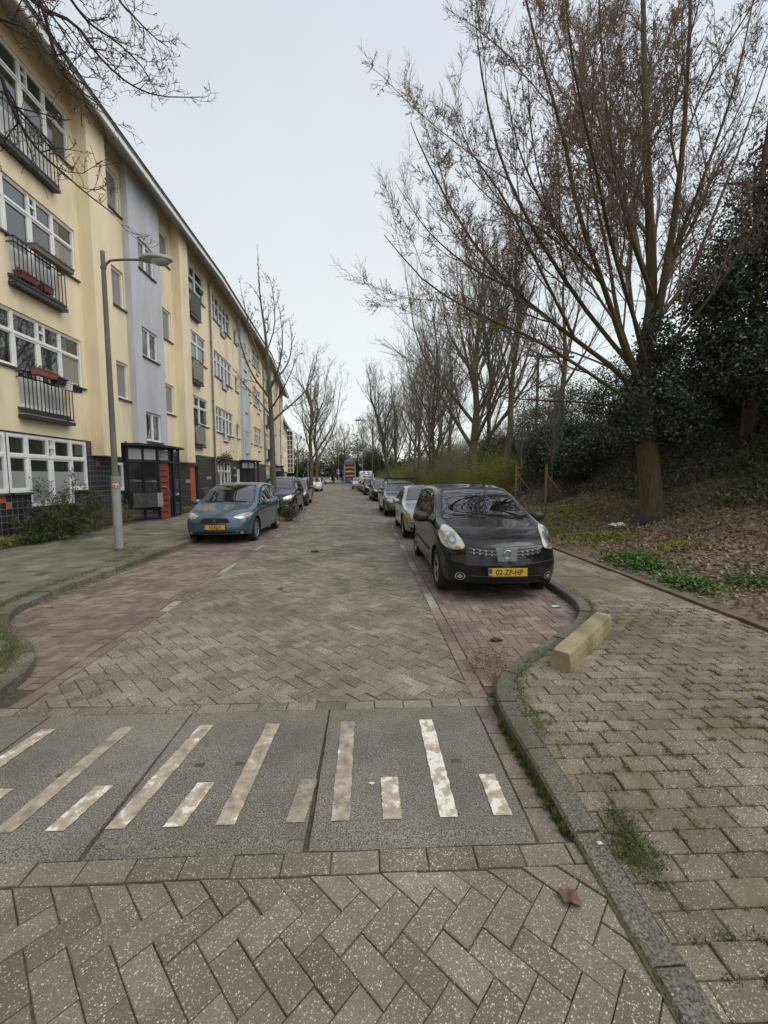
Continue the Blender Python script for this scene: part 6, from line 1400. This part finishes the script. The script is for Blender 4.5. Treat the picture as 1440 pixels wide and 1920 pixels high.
# nettles / ground elder patches
def patchy(cx, cy, rx, ry, n, h, size, mat, name, label, cat='plants'):
    a = R.normal(0, .5, (n, 2)); x = cx+a[:, 0]*rx; y = cy+a[:, 1]*ry; k = x > 4.22; x, y = x[k], y[k]; n = len(x); z = zbank(x, y)+R.uniform(.0, 1, n)**1.3*h*np.exp(-(a[k]**2).sum(1))
    tag(leafobj(name, np.stack([x, y, z], 1), size, mat, None, nrm_dir=np.array([0, 0, 1.]), flat=.5, aspect=.8), label, cat, kind='stuff')
patchy(4.75, 6.9, .35, .75, 3200, .13, .055, M_grn, 'ground_cover', 'bright green weeds beside the brown edging near the path')
patchy(4.62, 5.45, .28, .55, 2200, .11, .05, M_grn, 'ground_cover', 'bright green weeds closest to the viewer at the edging')
patchy(5.9, 7.3, .5, .6, 2600, .10, .05, M_shrub, 'ground_cover', 'duller weeds in front of the big tree trunk')
patchy(5.6, 9.3, .8, .6, 3200, .12, .06, M_shrub, 'ground_cover', 'grassy weeds left of the big tree trunk')
patchy(5.0, 11.0, .6, 1.2, 2600, .09, .05, M_shrub, 'ground_cover', 'weeds behind the black tall hatchback')
patchy(5.6, 15.5, 1.0, 2.2, 3000, .10, .07, M_shrub, 'ground_cover', 'thin grass between path and saplings')
patchy(6.5, 13.0, 1.0, 2.0, 3500, .10, .07, M_shrub, 'ground_cover', 'thin green growth between the saplings and the big trunk')
patchy(6.2, 4.6, .8, .8, 1500, .08, .05, M_dshrub, 'ground_cover', 'sparse dark weeds near the right frame edge')
patchy(5.2, 5.2, .3, .3, 700, .09, .045, M_grn, 'ground_cover', 'small weed patch in the bare soil at the right')
# grass and moss in the joints of the right path
def tufts(pts, n, h, name, label, mat=M_grass, spread=.03, lean=.5, wid=.0022):
    pts = np.asarray(pts); i = R.integers(0, len(pts), n); b = pts[i]+np.stack([R.normal(0, spread, n), R.normal(0, spread, n), np.zeros(n)], 1)
    d = nrm(np.stack([R.normal(0, lean, n), R.normal(0, lean, n), np.ones(n)], 1)); L = h*R.uniform(.4, 1.2, n)
    s = nrm(np.cross(d, R.normal(0, 1, (n, 3)))); t = b+d*L[:, None]; t2 = b+d*(L*.6)[:, None]+s*wid*.4; V = np.stack([b-s*wid, b+s*wid, t2+s*wid*.6, t], 1).reshape(-1, 3)
    F = np.arange(4*n).reshape(n, 4); tag(mesh_np(name, V, F, mat, rnd=np.clip(R.normal(.5, .28, n), 0, 1)), label, 'grass', kind='stuff')
def joint_pts(n, fn):
    out = []
    while len(out) < n:
        x = R.uniform(1.1, 4.05); row = int(R.integers(0, 42)); y = .2+row*.107+R.normal(0, .006)
        if R.random() < .3: x = .9+round((x-.9)/.213)*.213+(.107 if row % 2 else 0)+R.normal(0, .006); y += R.uniform(0, .107)
        if x > np.interp(y, [q[1] for q in KRs], [q[0] for q in KRs])+.17 and fn(x, y): out.append((x, y, zwalk_r(x, y)-.005))
    return np.array(out)
nzf = lambda x, y: math.sin(x*3.1+y*2.2)+math.sin(x*1.3-y*3.7+1)+.7*math.sin(x*6.3+y*5.1)
jp = joint_pts(2600, lambda x, y: nzf(x, y) > .0 or R.random() < .15)
tufts(jp, 42000, .015, 'joint_grass', 'short moss and grass growing in the joints of the right-hand path', M_moss, spread=.011, lean=1.2, wid=.0035)
tufts(jp[::4], 4500, .035, 'joint_grass', 'longer grass blades scattered along the path joints', M_grass, spread=.02, lean=.9)
kg = [(1.13, y_, .03) for y_ in np.arange(1.55, 2.05, .03)]+[(1.2, y_, .05) for y_ in np.arange(1.5, 1.8, .03)]
tufts(kg, 2200, .028, 'grass_tuft', 'green grass tuft on the path side of the kerb near the viewer', spread=.035, lean=1.0)
kg2 = [(x_, y_, .0) for x_, y_ in zip(np.linspace(.93, .90, 12), np.linspace(1.75, 2.55, 12))]
tufts(kg2, 1700, .05, 'grass_tuft', 'thin line of grass in the gutter beside the threshold slabs', spread=.012, lean=.5)
kg3 = [(x_+.17, y_+.0, .10) for x_, y_ in KRs if 2.3 < y_ < 5.5]
tufts(kg3, 2600, .03, 'kerb_grass', 'grass along the inside of the curved right kerb', spread=.03, lean=.9)
kl3 = [(x_-.22, y_-.0, .10) for x_, y_ in KLs if 2.6 < y_ < 10]
tufts(kl3, 6000, .035, 'kerb_grass', 'grass along the inside of the left kerb', spread=.05, lean=.9)
tufts([(-3.25, 3.35, .1), (-3.35, 3.6, .1), (-3.15, 3.2, .1), (-3.5, 3.4, .1), (-3.1, 3.0, .1)], 2600, .045, 'grass_tuft', 'patch of green weeds on the left kerb corner', spread=.10, lean=.8)
tufts([(-5.15, 8.8, .1), (-5.0, 9.1, .1), (-4.9, 8.6, .1), (-4.8, 8.1, .1)], 2600, .03, 'grass_tuft', 'mossy grass around the foot of the near lamp post', M_moss, spread=.13, lean=.9)
tufts([(-4.36+.03, y_, .0) for y_ in np.arange(5.3, 9.8, .12)], 1500, .035, 'gutter_weeds', 'weeds in the gutter of the left parking bay', spread=.02, lean=.8)
# debris: earth washed into the bay corner, dead leaves, twigs
q = np.stack([R.normal(1.12, .14, 2200), R.normal(3.42, .22, 2200), R.uniform(.0, .012, 2200)], 1); q = q[(q[:, 0] < np.interp(q[:, 1], [a_[1] for a_ in KRs], [a_[0] for a_ in KRs])-.0) & (q[:, 0] > .86)]
tag(leafobj('leaf_debris', q, .018, M_brown, None, nrm_dir=np.array([0, 0, 1.]), flat=.4), 'brown earth and leaf crumbs in the corner of the right bay', 'debris', kind='stuff')
q = np.stack([R.uniform(-4.4, 4.0, 500), R.uniform(.6, 18, 500)**1.0, np.full(500, .008)], 1); q[:, 2] += np.where(q[:, 0] > 2.8, .1, 0); q = q[(np.abs(q[:, 0]+.9) > 1.7) | (R.random(500) < .12)]
tag(leafobj('leaf_debris', q, .022, M_brown, None, nrm_dir=np.array([0, 0, 1.]), flat=.6), 'tiny leaf scraps scattered over the street', 'debris', kind='stuff')
# shrubs in the bed by the facade
def spray(n, c, r, size, mat, name, label, cat='shrub', stems=26, leafn=60, group=None, up=.25, sm=M_bark, zb=.13, asp=.22, budr=.006):
    th = thing(name, label, cat, (c[0], c[1], zb), 0, group); s = np.zeros((stems, 3))+R.normal(0, .05, (stems, 3))*[1, 1, 0]; a = R.uniform(0, 2*PI, stems); el = R.uniform(.25, 1.4, stems)
    d = np.stack([np.cos(a)*np.cos(el), np.sin(a)*np.cos(el), np.sin(el)], 1); d[:, 0] = np.where(d[:, 0] < -.35, -.35, d[:, 0]); L = r*R.uniform(.6, 1.1, stems); P = grow(s, d, L, 6, .14, up*.3); Rr = radii(np.full(stems, budr*1.6), 6, .3)
    s2, d2, L2, r2 = spawn(P, Rr, 9, .25, 1, .7, .3, L, .6); P2 = grow(s2, d2, L2, 4, .12, .03); V, F = tubes([P, P2], [Rr, radii(np.maximum(r2, .002), 4, .5)], 3); mesh_np('stem', V, F, sm, th)
    if n:
        i = R.integers(0, len(P2), n); t = R.uniform(0, 2.99, n); j = t.astype(int); f = (t-j)[:, None]; pos = P2[i, j]*(1-f)+P2[i, j+1]*f; leafobj('foliage', pos, size, mat, th, aspect=asp)
    return th
spray(3600, (-7.95+.15, 11.0), 1.55, .10, M_dshrub, 'leafy_shrub', 'evergreen shrub with narrow drooping leaves below the ground floor window', stems=30)
spray(2200, (-7.8, 10.0), .9, .09, M_dshrub, 'leafy_shrub', 'lower dark shrub left of the narrow-leaved one', stems=22)
for (x, y, r, lb) in ((-8.05, 12.3, .75, 'grey twiggy shrub right of the window in the planting bed'), (-8.1, 13.2, .7, 'second grey twiggy shrub, left of the lamp pole'), (-8.1, 14.0, .7, 'reddish twiggy shrub beside the porch mailboxes')):
    spray(900, (x, y), r, .03, M_brown, 'bare_shrub', lb, stems=50, sm=M_twigg, group='twiggy shrubs in the planting bed', budr=.004)
for (x, y, rx, lb, m_) in ((-8.05, 9.6, .9, 'low mossy green cover at the front of the planting bed', M_shrub), (-8.1, 11.6, .6, 'green low plants before the twiggy shrubs', M_shrub), (-8.1, 18.6, .6, 'low green plants right of the porch', M_shrub), (-8.1, 19.6, .5, 'low green plants below the orange door', M_dshrub)):
    n = 1800; q = np.stack([R.normal(x, .12, n), R.normal(y, rx*.5, n), .13+R.uniform(0, .2, n)], 1); tag(leafobj('ground_cover', q, .045, m_, None, nrm_dir=np.array([0, 0, 1.])), lb, 'plants', kind='stuff')
spray(1500, (-3.0, 15.5), .75, .16, M_ivy, 'spiky_shrub', 'low spiky grass-like shrub at the kerb behind the blue hatchback', stems=34, zb=.0, asp=.08, budr=.004)
spray(1200, (-8.3, 24.2), 1.2, .09, M_dshrub, 'leafy_shrub', 'climbing shrub growing up the white ground floor window', stems=20)
th = thing('climbing_plant', 'ragged climber hanging over the top of the white ground floor window', 'climber', (-8.3, 24, 2.7)); P = grow(np.repeat(np.array([[0., 0, 0]]), 30, 0)+np.stack([R.uniform(0, .15, 30), R.uniform(-.9, 1.3, 30), R.uniform(-.1, .2, 30)], 1), R.normal(0, 1, (30, 3)), np.full(30, .5), 5, .3, -.1); V, F = tubes([P], [radii(np.full(30, .008), 5)], 3); mesh_np('stem', V, F, M_twig, th); leafobj('foliage', P.reshape(-1, 3)[R.integers(0, 150, 900)]+R.normal(0, .08, (900, 3)), .09, M_dshrub, th)

# trees behind the viewer (seen only in paintwork and windows)
for k_, (x, y, H) in enumerate([(7.5, -9, 13), (-3.5, -22, 12), (5, -24, 14)]):
    auto_tree('bare tree behind the viewer, '+['on the bank', 'on the left', 'further back on the right'][k_], x, y, H, .2, 12, spread=.7, r=.25, seed=90+k_, lv=((9, .6, .38), (6, .65, .45), (5, .7, .45)), group='bare trees behind the viewer', z0=0, rmin=.012)
# ---------------------------------------------------------------- street furniture
M_lamp = pmat('painted_steel_grey', (.24, .245, .24), (.31, .315, .305), scale=3, rough=.6, c3=(.14, .145, .10), s3=1.5)
M_pole = pmat('mossy_pole', (.105, .10, .08), (.15, .145, .12), scale=2, rough=.8, bump=.3, c3=(.075, .085, .04), s3=1.2)
M_lglass = pmat('lamp_bowl', (.38, .38, .36), (.30, .30, .28), scale=6, rough=.25, coat=.5)
def lamp(label, x, y, H, arm, side=1, head=.62, group='street lamps', r=.058, tone=None, yaw=0, z0=0):
    t = thing('street_lamp', label, 'lamp', (x, y, z0), yaw, group)
    m = MB(); m.lathe([(r*1.35, 0), (r*1.35, 1.62), (r*1.0, 1.72), (r*.72, H-.02), (r*.72, H+.06), (.0, H+.07)], n=18); m.build('pole', tone or M_pole, t)
    m = MB(); m.cyl((0, 0, H-.28), (0, 0, H-.24), r*.95, n=14); m.tube([(0, 0, H-.34), (side*.05, 0, H-.2), (side*.14, 0, H-.12), (side*(arm*.55), 0, H-.095), (side*(arm+.05), 0, H-.09)], [.024]*5, n=8); m.build('arm', tone or M_pole, t)
    m = MB(); L = head; prof = []
    ns = 14; nr = 16; vs = []
    for i in range(ns+1):
        u = i/ns; w = .17*math.sin(PI*min(1, .12+u*.85))**.6; h1 = .11*math.sin(PI*min(1, .12+u*.8))**.5; h0 = .02
        for k in range(nr): a = 2*PI*k/nr; z = math.sin(a); vs.append((side*(arm+u*L), w*math.cos(a), H-.09+(h1*z if z > 0 else h0*z)))
    m.add(vs, [(i*nr+k, i*nr+(k+1) % nr, (i+1)*nr+(k+1) % nr, (i+1)*nr+k) for i in range(ns) for k in range(nr)], True); m.add(vs[:nr], [list(range(nr))]); m.add(vs[-nr:], [list(range(nr))]); hd_ = m.build('lamp_head', M_lamp, t)
    m = MB(); vs = []
    for i in range(ns+1):
        u = i/ns; uu = .28+u*.66; w = .125*math.sin(PI*u)**.45+.002; h = .10*math.sin(PI*u)**.6
        for k in range(9): a = -PI*k/8; vs.append((side*(arm+uu*L), w*math.cos(a), H-.100+h*math.sin(a)))
    m.add(vs, [(i*9+k, i*9+k+1, (i+1)*9+k+1, (i+1)*9+k) for i in range(ns) for k in range(8)], True); m.build('lamp_glass', M_lglass, hd_); return t
l1 = lamp('near grey lamp post with mossy upper pole standing on the left pavement', -5.33, 8.86, 6.08, .76, z0=.09)
m = MB(); m.lathe([(.084, .06), (.084, 1.60)], n=24); lo_ = m.build('lower_sleeve', M_lamp, l1)
m = MB(); m.cyl((.045, -.068, 1.42), (.052, -.080, 1.42), .062, n=20); st_ = m.build('round_sticker', pmat('red_sticker', (.45, .06, .05), (.5, .5, .48), scale=20, lo=.48, hi=.52), l1)
m = MB(); m.cyl((-.10, -.05, 1.12), (-.135, -.06, 1.12), .022, n=8); m.build('bolt', M_steel, l1)
lamp('tall lamp post with its arm to the left, behind the right row of cars', .62, 45, 7.9, 1.1, side=-1, head=.8, tone=M_pole)
lamp('pale lamp post showing its round head end-on near the advertising pillar', -.9, 84, 7.3, .3, side=-1, head=.5, tone=M_lamp, yaw=PI/2)
lamp('pale lamp post with blue signs at the far end of the street', -6.9, 100, 7.2, 1.1, side=-1, head=.8, tone=M_lamp)
lamp('thin lamp post seen between the far street trees on the left', -10.6, 74, 5.0, .9, side=-1, head=.7, tone=M_lamp)
# concrete kerb block, yellow-brown with age
t = thing('concrete_block', 'low yellow-stained concrete parking block lying on the right path', 'concrete block', (0, 0, 0))
A, B = Vector((1.575, 3.13, .098)), Vector((2.47, 4.03, .103)); ax_ = (B-A); Lb = ax_.length; rz = math.atan2(ax_.y, ax_.x)
t.location = A; t.rotation_euler = (0, 0, rz)
bm = bmesh.new(); sec = [(-.085, 0), (.085, 0), (.084, .09), (.072, .158), (.056, .172), (-.056, .172), (-.072, .158), (-.084, .09)]; rows = []
for i in range(25):
    u = i/24; e0 = 1 if .02 < u < .98 else .94
    rows.append([bm.verts.new((u*Lb, p[0]*e0+random.uniform(-.002, .002), p[1]*e0*(1+random.uniform(-.012, .012)))) for p in sec])
for i in range(24):
    for k in range(8): bm.faces.new((rows[i][k], rows[i][(k+1) % 8], rows[i+1][(k+1) % 8], rows[i+1][k]))
bm.faces.new(rows[0]); bm.faces.new(rows[-1][::-1]); bmesh.ops.recalc_face_normals(bm, faces=bm.faces[:]); me = bpy.data.meshes.new('block'); bm.to_mesh(me); bm.free()
me.materials.append(pmat('stained_concrete', (.27, .23, .125), (.37, .32, .20), scale=12, rough=.95, bump=1, bscale=120, c3=(.20, .17, .085), s3=3)); bo = bpy.data.objects.new('block', me); C.objects.link(bo); bo.parent = t
# flower boxes on the railings of unit A
def fbox(label, x, y, z, L, mat, group='flower boxes on the balcony railings', tilt=0, plants=True, h=.15):
    t = thing('flower_box', label, 'flower box', (x, y, z), 0, group); m = MB(); m.prism([(-.08, 0), (.08, 0), (.10, h), (-.10, h)], -L/2, L/2, axis='y'); m.box(-.11, .11, -L/2-.01, L/2+.01, h-.02, h+.005); bx = m.build('box', mat, t)
    if plants: leafobj('plants', np.stack([R.normal(0, .04, 120), R.uniform(-L/2, L/2, 120), h+R.uniform(-.01, .07, 120)], 1), .05, M_brown, t)
    t.rotation_euler = (tilt, 0, 0); return t
xr = -8.08
fbox('terracotta flower box on the first floor railing', xr+.06, 10.72, 4.16, .62, M_terr); fbox('black flower box next to the terracotta one', xr+.06, 11.2, 4.08, .34, M_trim)
fbox('white flower pot squeezed between two black boxes', xr+.08, 11.42, 3.98, .2, M_wht, h=.2, plants=False); fbox('black flower box at the right end of the first floor railing', xr+.06, 11.72, 4.0, .4, M_trim)
fbox('long weathered grey planter on the second floor railing', xr+.05, 11.25, 7.15, 1.3, pmat('weathered_wood', (.12, .105, .085), (.19, .17, .14), scale=12, rough=.9, stretch=(1, .2, 1)), h=.13)
fbox('red flower pots standing behind the second floor railing', -8.28, 10.7, 6.42, .5, pmat('dark_red_pot', (.11, .026, .024), (.14, .035, .03)), h=.16); fbox('second red flower pot behind the second floor railing', -8.28, 11.3, 6.42, .3, MATS['dark_red_pot'], h=.16)
fbox('black flower box hanging high on the unit beyond the porch', -8.1, 20.9, 10.55, .5, M_trim)
# saplings with stakes
M_stake = pmat('stake_wood', (.24, .165, .085), (.32, .23, .13), scale=3, rough=.85, stretch=(6, 6, .6), bump=.3)
def stake_set(x, y, lb1, lb2, seed):
    z = float(zbank(x, y)); t = thing('tree_stakes', lb1, 'tree stakes', (x, y, z-.05), 0, 'stakes round the saplings'); m = MB(); m.cyl((-.33, -.25, 0), (-.33, -.25, 1.52), .045, n=10); m.build('stake', M_stake, t)
    m = MB(); m.cyl((.02, .38, 0), (.02, .38, 1.45), .045, n=10); m.build('stake', M_stake, t); m = MB(); m.cyl((.62, -.3, .0), (-.22, -.16, 1.05), .035, n=8); m.build('brace', M_stake, t); m = MB(); m.cyl((.15, .36, .25), (-.28, -.15, 1.0), .03, n=8); m.build('brace', M_stake, t)
    m = MB(); m.tube([(-.33, -.25, 1.33), (-.1, -.12, 1.26), (.06, 0, 1.30), (.35, .1, 1.34)], .022, n=6); m.tube([(-.33, -.25, .98), (0, -.05, .93), (.2, .3, 1.0)], .02, n=6); m.build('strap', M_trim, t)
    m = MB(); m.lathe([(.36, .02), (.36, .26), (.345, .26), (.345, .02)], n=20); m.build('watering_ring', M_trim, t)
    auto_tree(lb2, x+.02, y+.02, 4.6, .34, 14, spread=.42, r=.045, seed=seed, lv=((6, .5, .4), (5, .6, .45), (3, .7, .45)), group='staked saplings', twig=M_twigp, bark=M_twigp, name='sapling', rmin=.004)
stake_set(7.35, 15.9, 'two round stakes and brace around the nearer sapling', 'nearer staked sapling with fine pale upright twigs', 71); stake_set(7.45, 19.4, 'round stakes around the farther sapling behind the black tall hatchback', 'farther staked sapling with fine pale upright twigs', 72)
# white plastic bag
def rag(name, label, cat, x, y, z, r, mat, seed, flat=.35):
    bm = bmesh.new(); bmesh.ops.create_icosphere(bm, subdivisions=3, radius=1); rg = np.random.default_rng(seed); ph = rg.uniform(0, 6, 9)
    for v in bm.verts:
        n = v.co.copy(); k = 1+.28*math.sin(n.x*4+ph[0])*math.sin(n.y*5+ph[1])+.18*math.sin(n.z*7+n.x*6+ph[2])+.10*math.sin(n.y*13+ph[3]); v.co = Vector((n.x*k*r, n.y*k*r*.6, max(-.02, n.z)*k*r*flat))
    me = bpy.data.meshes.new(name); bm.to_mesh(me); bm.free(); me.materials.append(mat); o = bpy.data.objects.new(name, me); C.objects.link(o); o.location = (x, y, z); return tag(o, label, cat)
rag('plastic_bag', 'crumpled white plastic bag on the leaf litter left of the big trunk', 'bag', 6.35, 9.95, float(zbank(6.35, 9.95))+.02, .2, M_wht, 3)
rag('paper_scrap', 'small white paper scrap in the corner of the right parking bay', 'litter', 2.43, 5.02, .012, .05, M_wht, 4, .2)
rag('paper_scrap', 'tiny white scrap on the kerb near the viewer', 'litter', 1.03, 1.63, .055, .011, M_wht, 5, .4); rag('paper_scrap', 'small pale fleck on the middle of the threshold slab', 'litter', .02, 2.08, .012, .014, M_wht, 6, .1)
# curled brown leaf on the paving
V = []; F = []
for i in range(9):
    for j in range(7): u, v = i/8-.5, j/6-.5; w = .5*math.cos(u*2.6)*(1+.25*math.cos(i*2.2)); V.append((u*.085, v*w*.13, .010+.022*abs(v)*2*w+.008*math.sin(u*9)))
F = np.array([[i*7+j, i*7+j+1, (i+1)*7+j+1, (i+1)*7+j] for i in range(8) for j in range(6)]); o = mesh_np('dead_leaf', np.array(V), F, pmat('curled_leaf', (.10, .055, .035), (.16, .095, .06), scale=30, rough=.8), smooth=True); o.location = (.80, 1.44, .004); o.rotation_euler = (0, 0, -.6); tag(o, 'curled brown dead leaf on the paving near the viewer', 'leaf')
for (x, y, r_, lb) in ((-1.15, 9.0, .09, 'dark twig bit lying on the carriageway near the blue hatchback'), (1.32, 3.98, .06, 'dark clod of earth in the right parking bay')): rag('debris_clump', lb, 'debris', x, y, .012, r_, pmat('dark_debris', (.03, .022, .016), (.05, .038, .028)) if 'dark_debris' not in MATS else MATS['dark_debris'], 8, .35)
# twigs on the path
tw = [((1.45, 2.42), .12, .4), ((1.55, 2.3), .10, 2.1), ((1.0, 1.95), .10, 1.0), ((.98, 1.86), .08, 2.4), ((1.35, 1.55), .08, .2), ((1.75, 1.2), .07, 1.3)]
for i, ((x, y), L_, a) in enumerate(tw):
    m = MB(); z = zwalk_r(x, y)+.012 if x > 1.1 else .02
    m.tube([(x, y, z), (x+L_*.4*math.cos(a), y+L_*.4*math.sin(a), z+.008), (x+L_*math.cos(a+.35), y+L_*math.sin(a+.35), z)], [.003, .003, .0015], n=5)
    tag(m.build('twig', M_twigp if i % 2 else M_twig), ['dark twig on the path beyond the grass tuft', 'pale twig crossing the path joints', 'pale bent twig in the gutter beside the slab', 'short pale twig lower in the gutter', 'thin twig next to the grass tuft', 'thin twig near the right frame edge'][i], 'twig')
# steel vents in the threshold slabs
for i, (x, y) in enumerate(((.52, 2.24), (-.75, 2.27), (-1.72, 2.22), (-.98, 2.27))):
    m = MB(); m.box(x-.028, x+.028, y-.014, y+.014, .0, .0095, bev=.003); tag(m.build('lifting_socket', M_sill), None, None, kind='structure')
# advertising pillar
ap = thing('advertising_pillar', 'tall advertising pillar with pyramid roof and wavy brown poster', 'advertising pillar', (-3.1, 75, 0)); w_ = .95
m = MB(); m.box(-w_, w_, -.55, .55, .75, 4.15); m.build('body', pmat('blue_grey_panel', (.10, .12, .17), (.13, .15, .2), rough=.5), ap)
m = MB()
for sx_ in (-1, 1): m.box(sx_*w_-.08, sx_*w_+.08, -.63, -.47, 0, 4.2)
m.box(-w_, w_, -.6, -.5, 4.1, 4.35); m.build('frame', M_lamp, ap)
m = MB(); m.add([(-w_-.15, -.75, 4.35), (w_+.15, -.75, 4.35), (w_+.15, .75, 4.35), (-w_-.15, .75, 4.35), (0, 0, 5.35)], [(0, 1, 4), (1, 2, 4), (2, 3, 4), (3, 0, 4), (0, 3, 2, 1)]); m.cyl((0, 0, 5.3), (0, 0, 5.6), .05, .01, n=8); m.build('roof', pmat('slate_roof', (.06, .065, .07), (.09, .095, .10), scale=5), ap)
pm, t_, b_ = newmat('wavy_poster'); co = N(t_, 'ShaderNodeTexCoord'); wv = N(t_, 'ShaderNodeTexWave', wave_type='BANDS', bands_direction='Z'); wv.inputs['Scale'].default_value = .42; wv.inputs['Distortion'].default_value = 3.5; wv.inputs['Detail'].default_value = 1.5; wv.inputs['Detail Scale'].default_value = 2.2; t_.links.new(co.outputs['Object'], wv.inputs['Vector'])
rp = N(t_, 'ShaderNodeValToRGB'); t_.links.new(wv.outputs[0], rp.inputs[0]); el = rp.color_ramp.elements; el[0].color = (.06, .012, .01, 1); el[1].color = (.5, .42, .3, 1); q_ = el.new(.55); q_.color = (.14, .03, .015, 1); q_ = el.new(.8); q_.color = (.38, .14, .04, 1); t_.links.new(rp.outputs[0], b_.inputs['Base Color']); b_.inputs['Roughness'].default_value = .4
m = MB(); m.box(-.82, .82, -.575, -.555, 1.35, 4.0); m.build('poster', pm, ap); m = MB(); m.box(-.82, .82, -.575, -.555, .85, 1.3); m.build('blue_band', pmat('blue_band', (.03, .08, .22), (.04, .10, .26)), ap)
# blue traffic signs
def sign(name, label, x, y, H, parts_):
    t = thing(name, label, 'road sign', (x, y, 0), 0, 'blue signs at the street end'); m = MB(); m.cyl((0, 0, 0), (0, 0, H), .04, n=8); m.build('post', M_lamp, t)
    for (z, w, h, mt) in parts_: m = MB(); m.box(-w/2, w/2, -.07, -.05, z-h/2, z+h/2, bev=.01); m.build('sign_plate', mt, t)
    return t
M_sb = pmat('sign_blue', (.02, .12, .38), (.025, .13, .42)); s_ = sign('road_sign', 'blue square sign with white arrow over a white plate', -6.7, 96, 3.6, [(3.1, .75, .75, M_sb), (2.5, .6, .35, M_wht)])
m = MB(); m.prism([(-.06, 2.85), (.06, 2.85), (.06, 3.1), (.2, 3.1), (0, 3.38), (-.2, 3.1), (-.06, 3.1)], -.085, -.072, axis='y'); m.build('arrow', M_wht, s_)
sign('road_sign', 'smaller blue sign between the arrow sign and the pillar', -5.3, 92, 3.1, [(2.75, .5, .6, M_sb)])
t = thing('parking_meter', 'grey parking meter column below the small blue sign', 'parking meter', (-5.9, 90, 0)); m = MB(); m.box(-.2, .2, -.15, .15, 0, 1.5, bev=.03); m.build('case', M_lamp, t); m = MB(); m.box(-.14, .14, -.165, -.152, .95, 1.3); m.build('display', M_sb, t)
# wooden bench-like slatted seat against the brick wall
t = thing('slatted_bench', 'curved grey slatted bench against the brick wall beside the orange door', 'bench', (-7.95, 21.3, .1)); m = MB()
for i in range(11):
    a = i/10; u = -.05+a*.55; z = .42 if a < .4 else .42+(a-.4)*.95; m.box(-.25+u*.0+(.5-a*.62), -.25+(.5-a*.62)+.035, -.55, .55, z, z+.02)
m.build('slats', M_alu, t)
for s in (-1, 1): m = MB(); m.tube([(.25, s*.5, 0), (.22, s*.5, .4), (-.05, s*.5, .42), (-.35, s*.5, .98)], .02, n=6); m.tube([(-.2, s*.5, 0), (-.12, s*.5, .45)], .02, n=6); m.build('side_frame', M_steel, t)
# far posts and low building glimpsed on the ridge
t = thing('utility_pole', 'thin wooden pole with crossbars on the ridge behind the big tree', 'pole', (11.3, 27, 3.5)); m = MB(); m.cyl((0, 0, 0), (0, 0, 6.2), .09, n=8); m.build('post', M_barkg, t); m = MB(); m.box(-.1, 2.4, -.05, .05, 6.0, 6.12); m.box(-.1, 1.3, -.05, .05, 4.1, 4.2); m.build('crossbar', M_barkg, t)
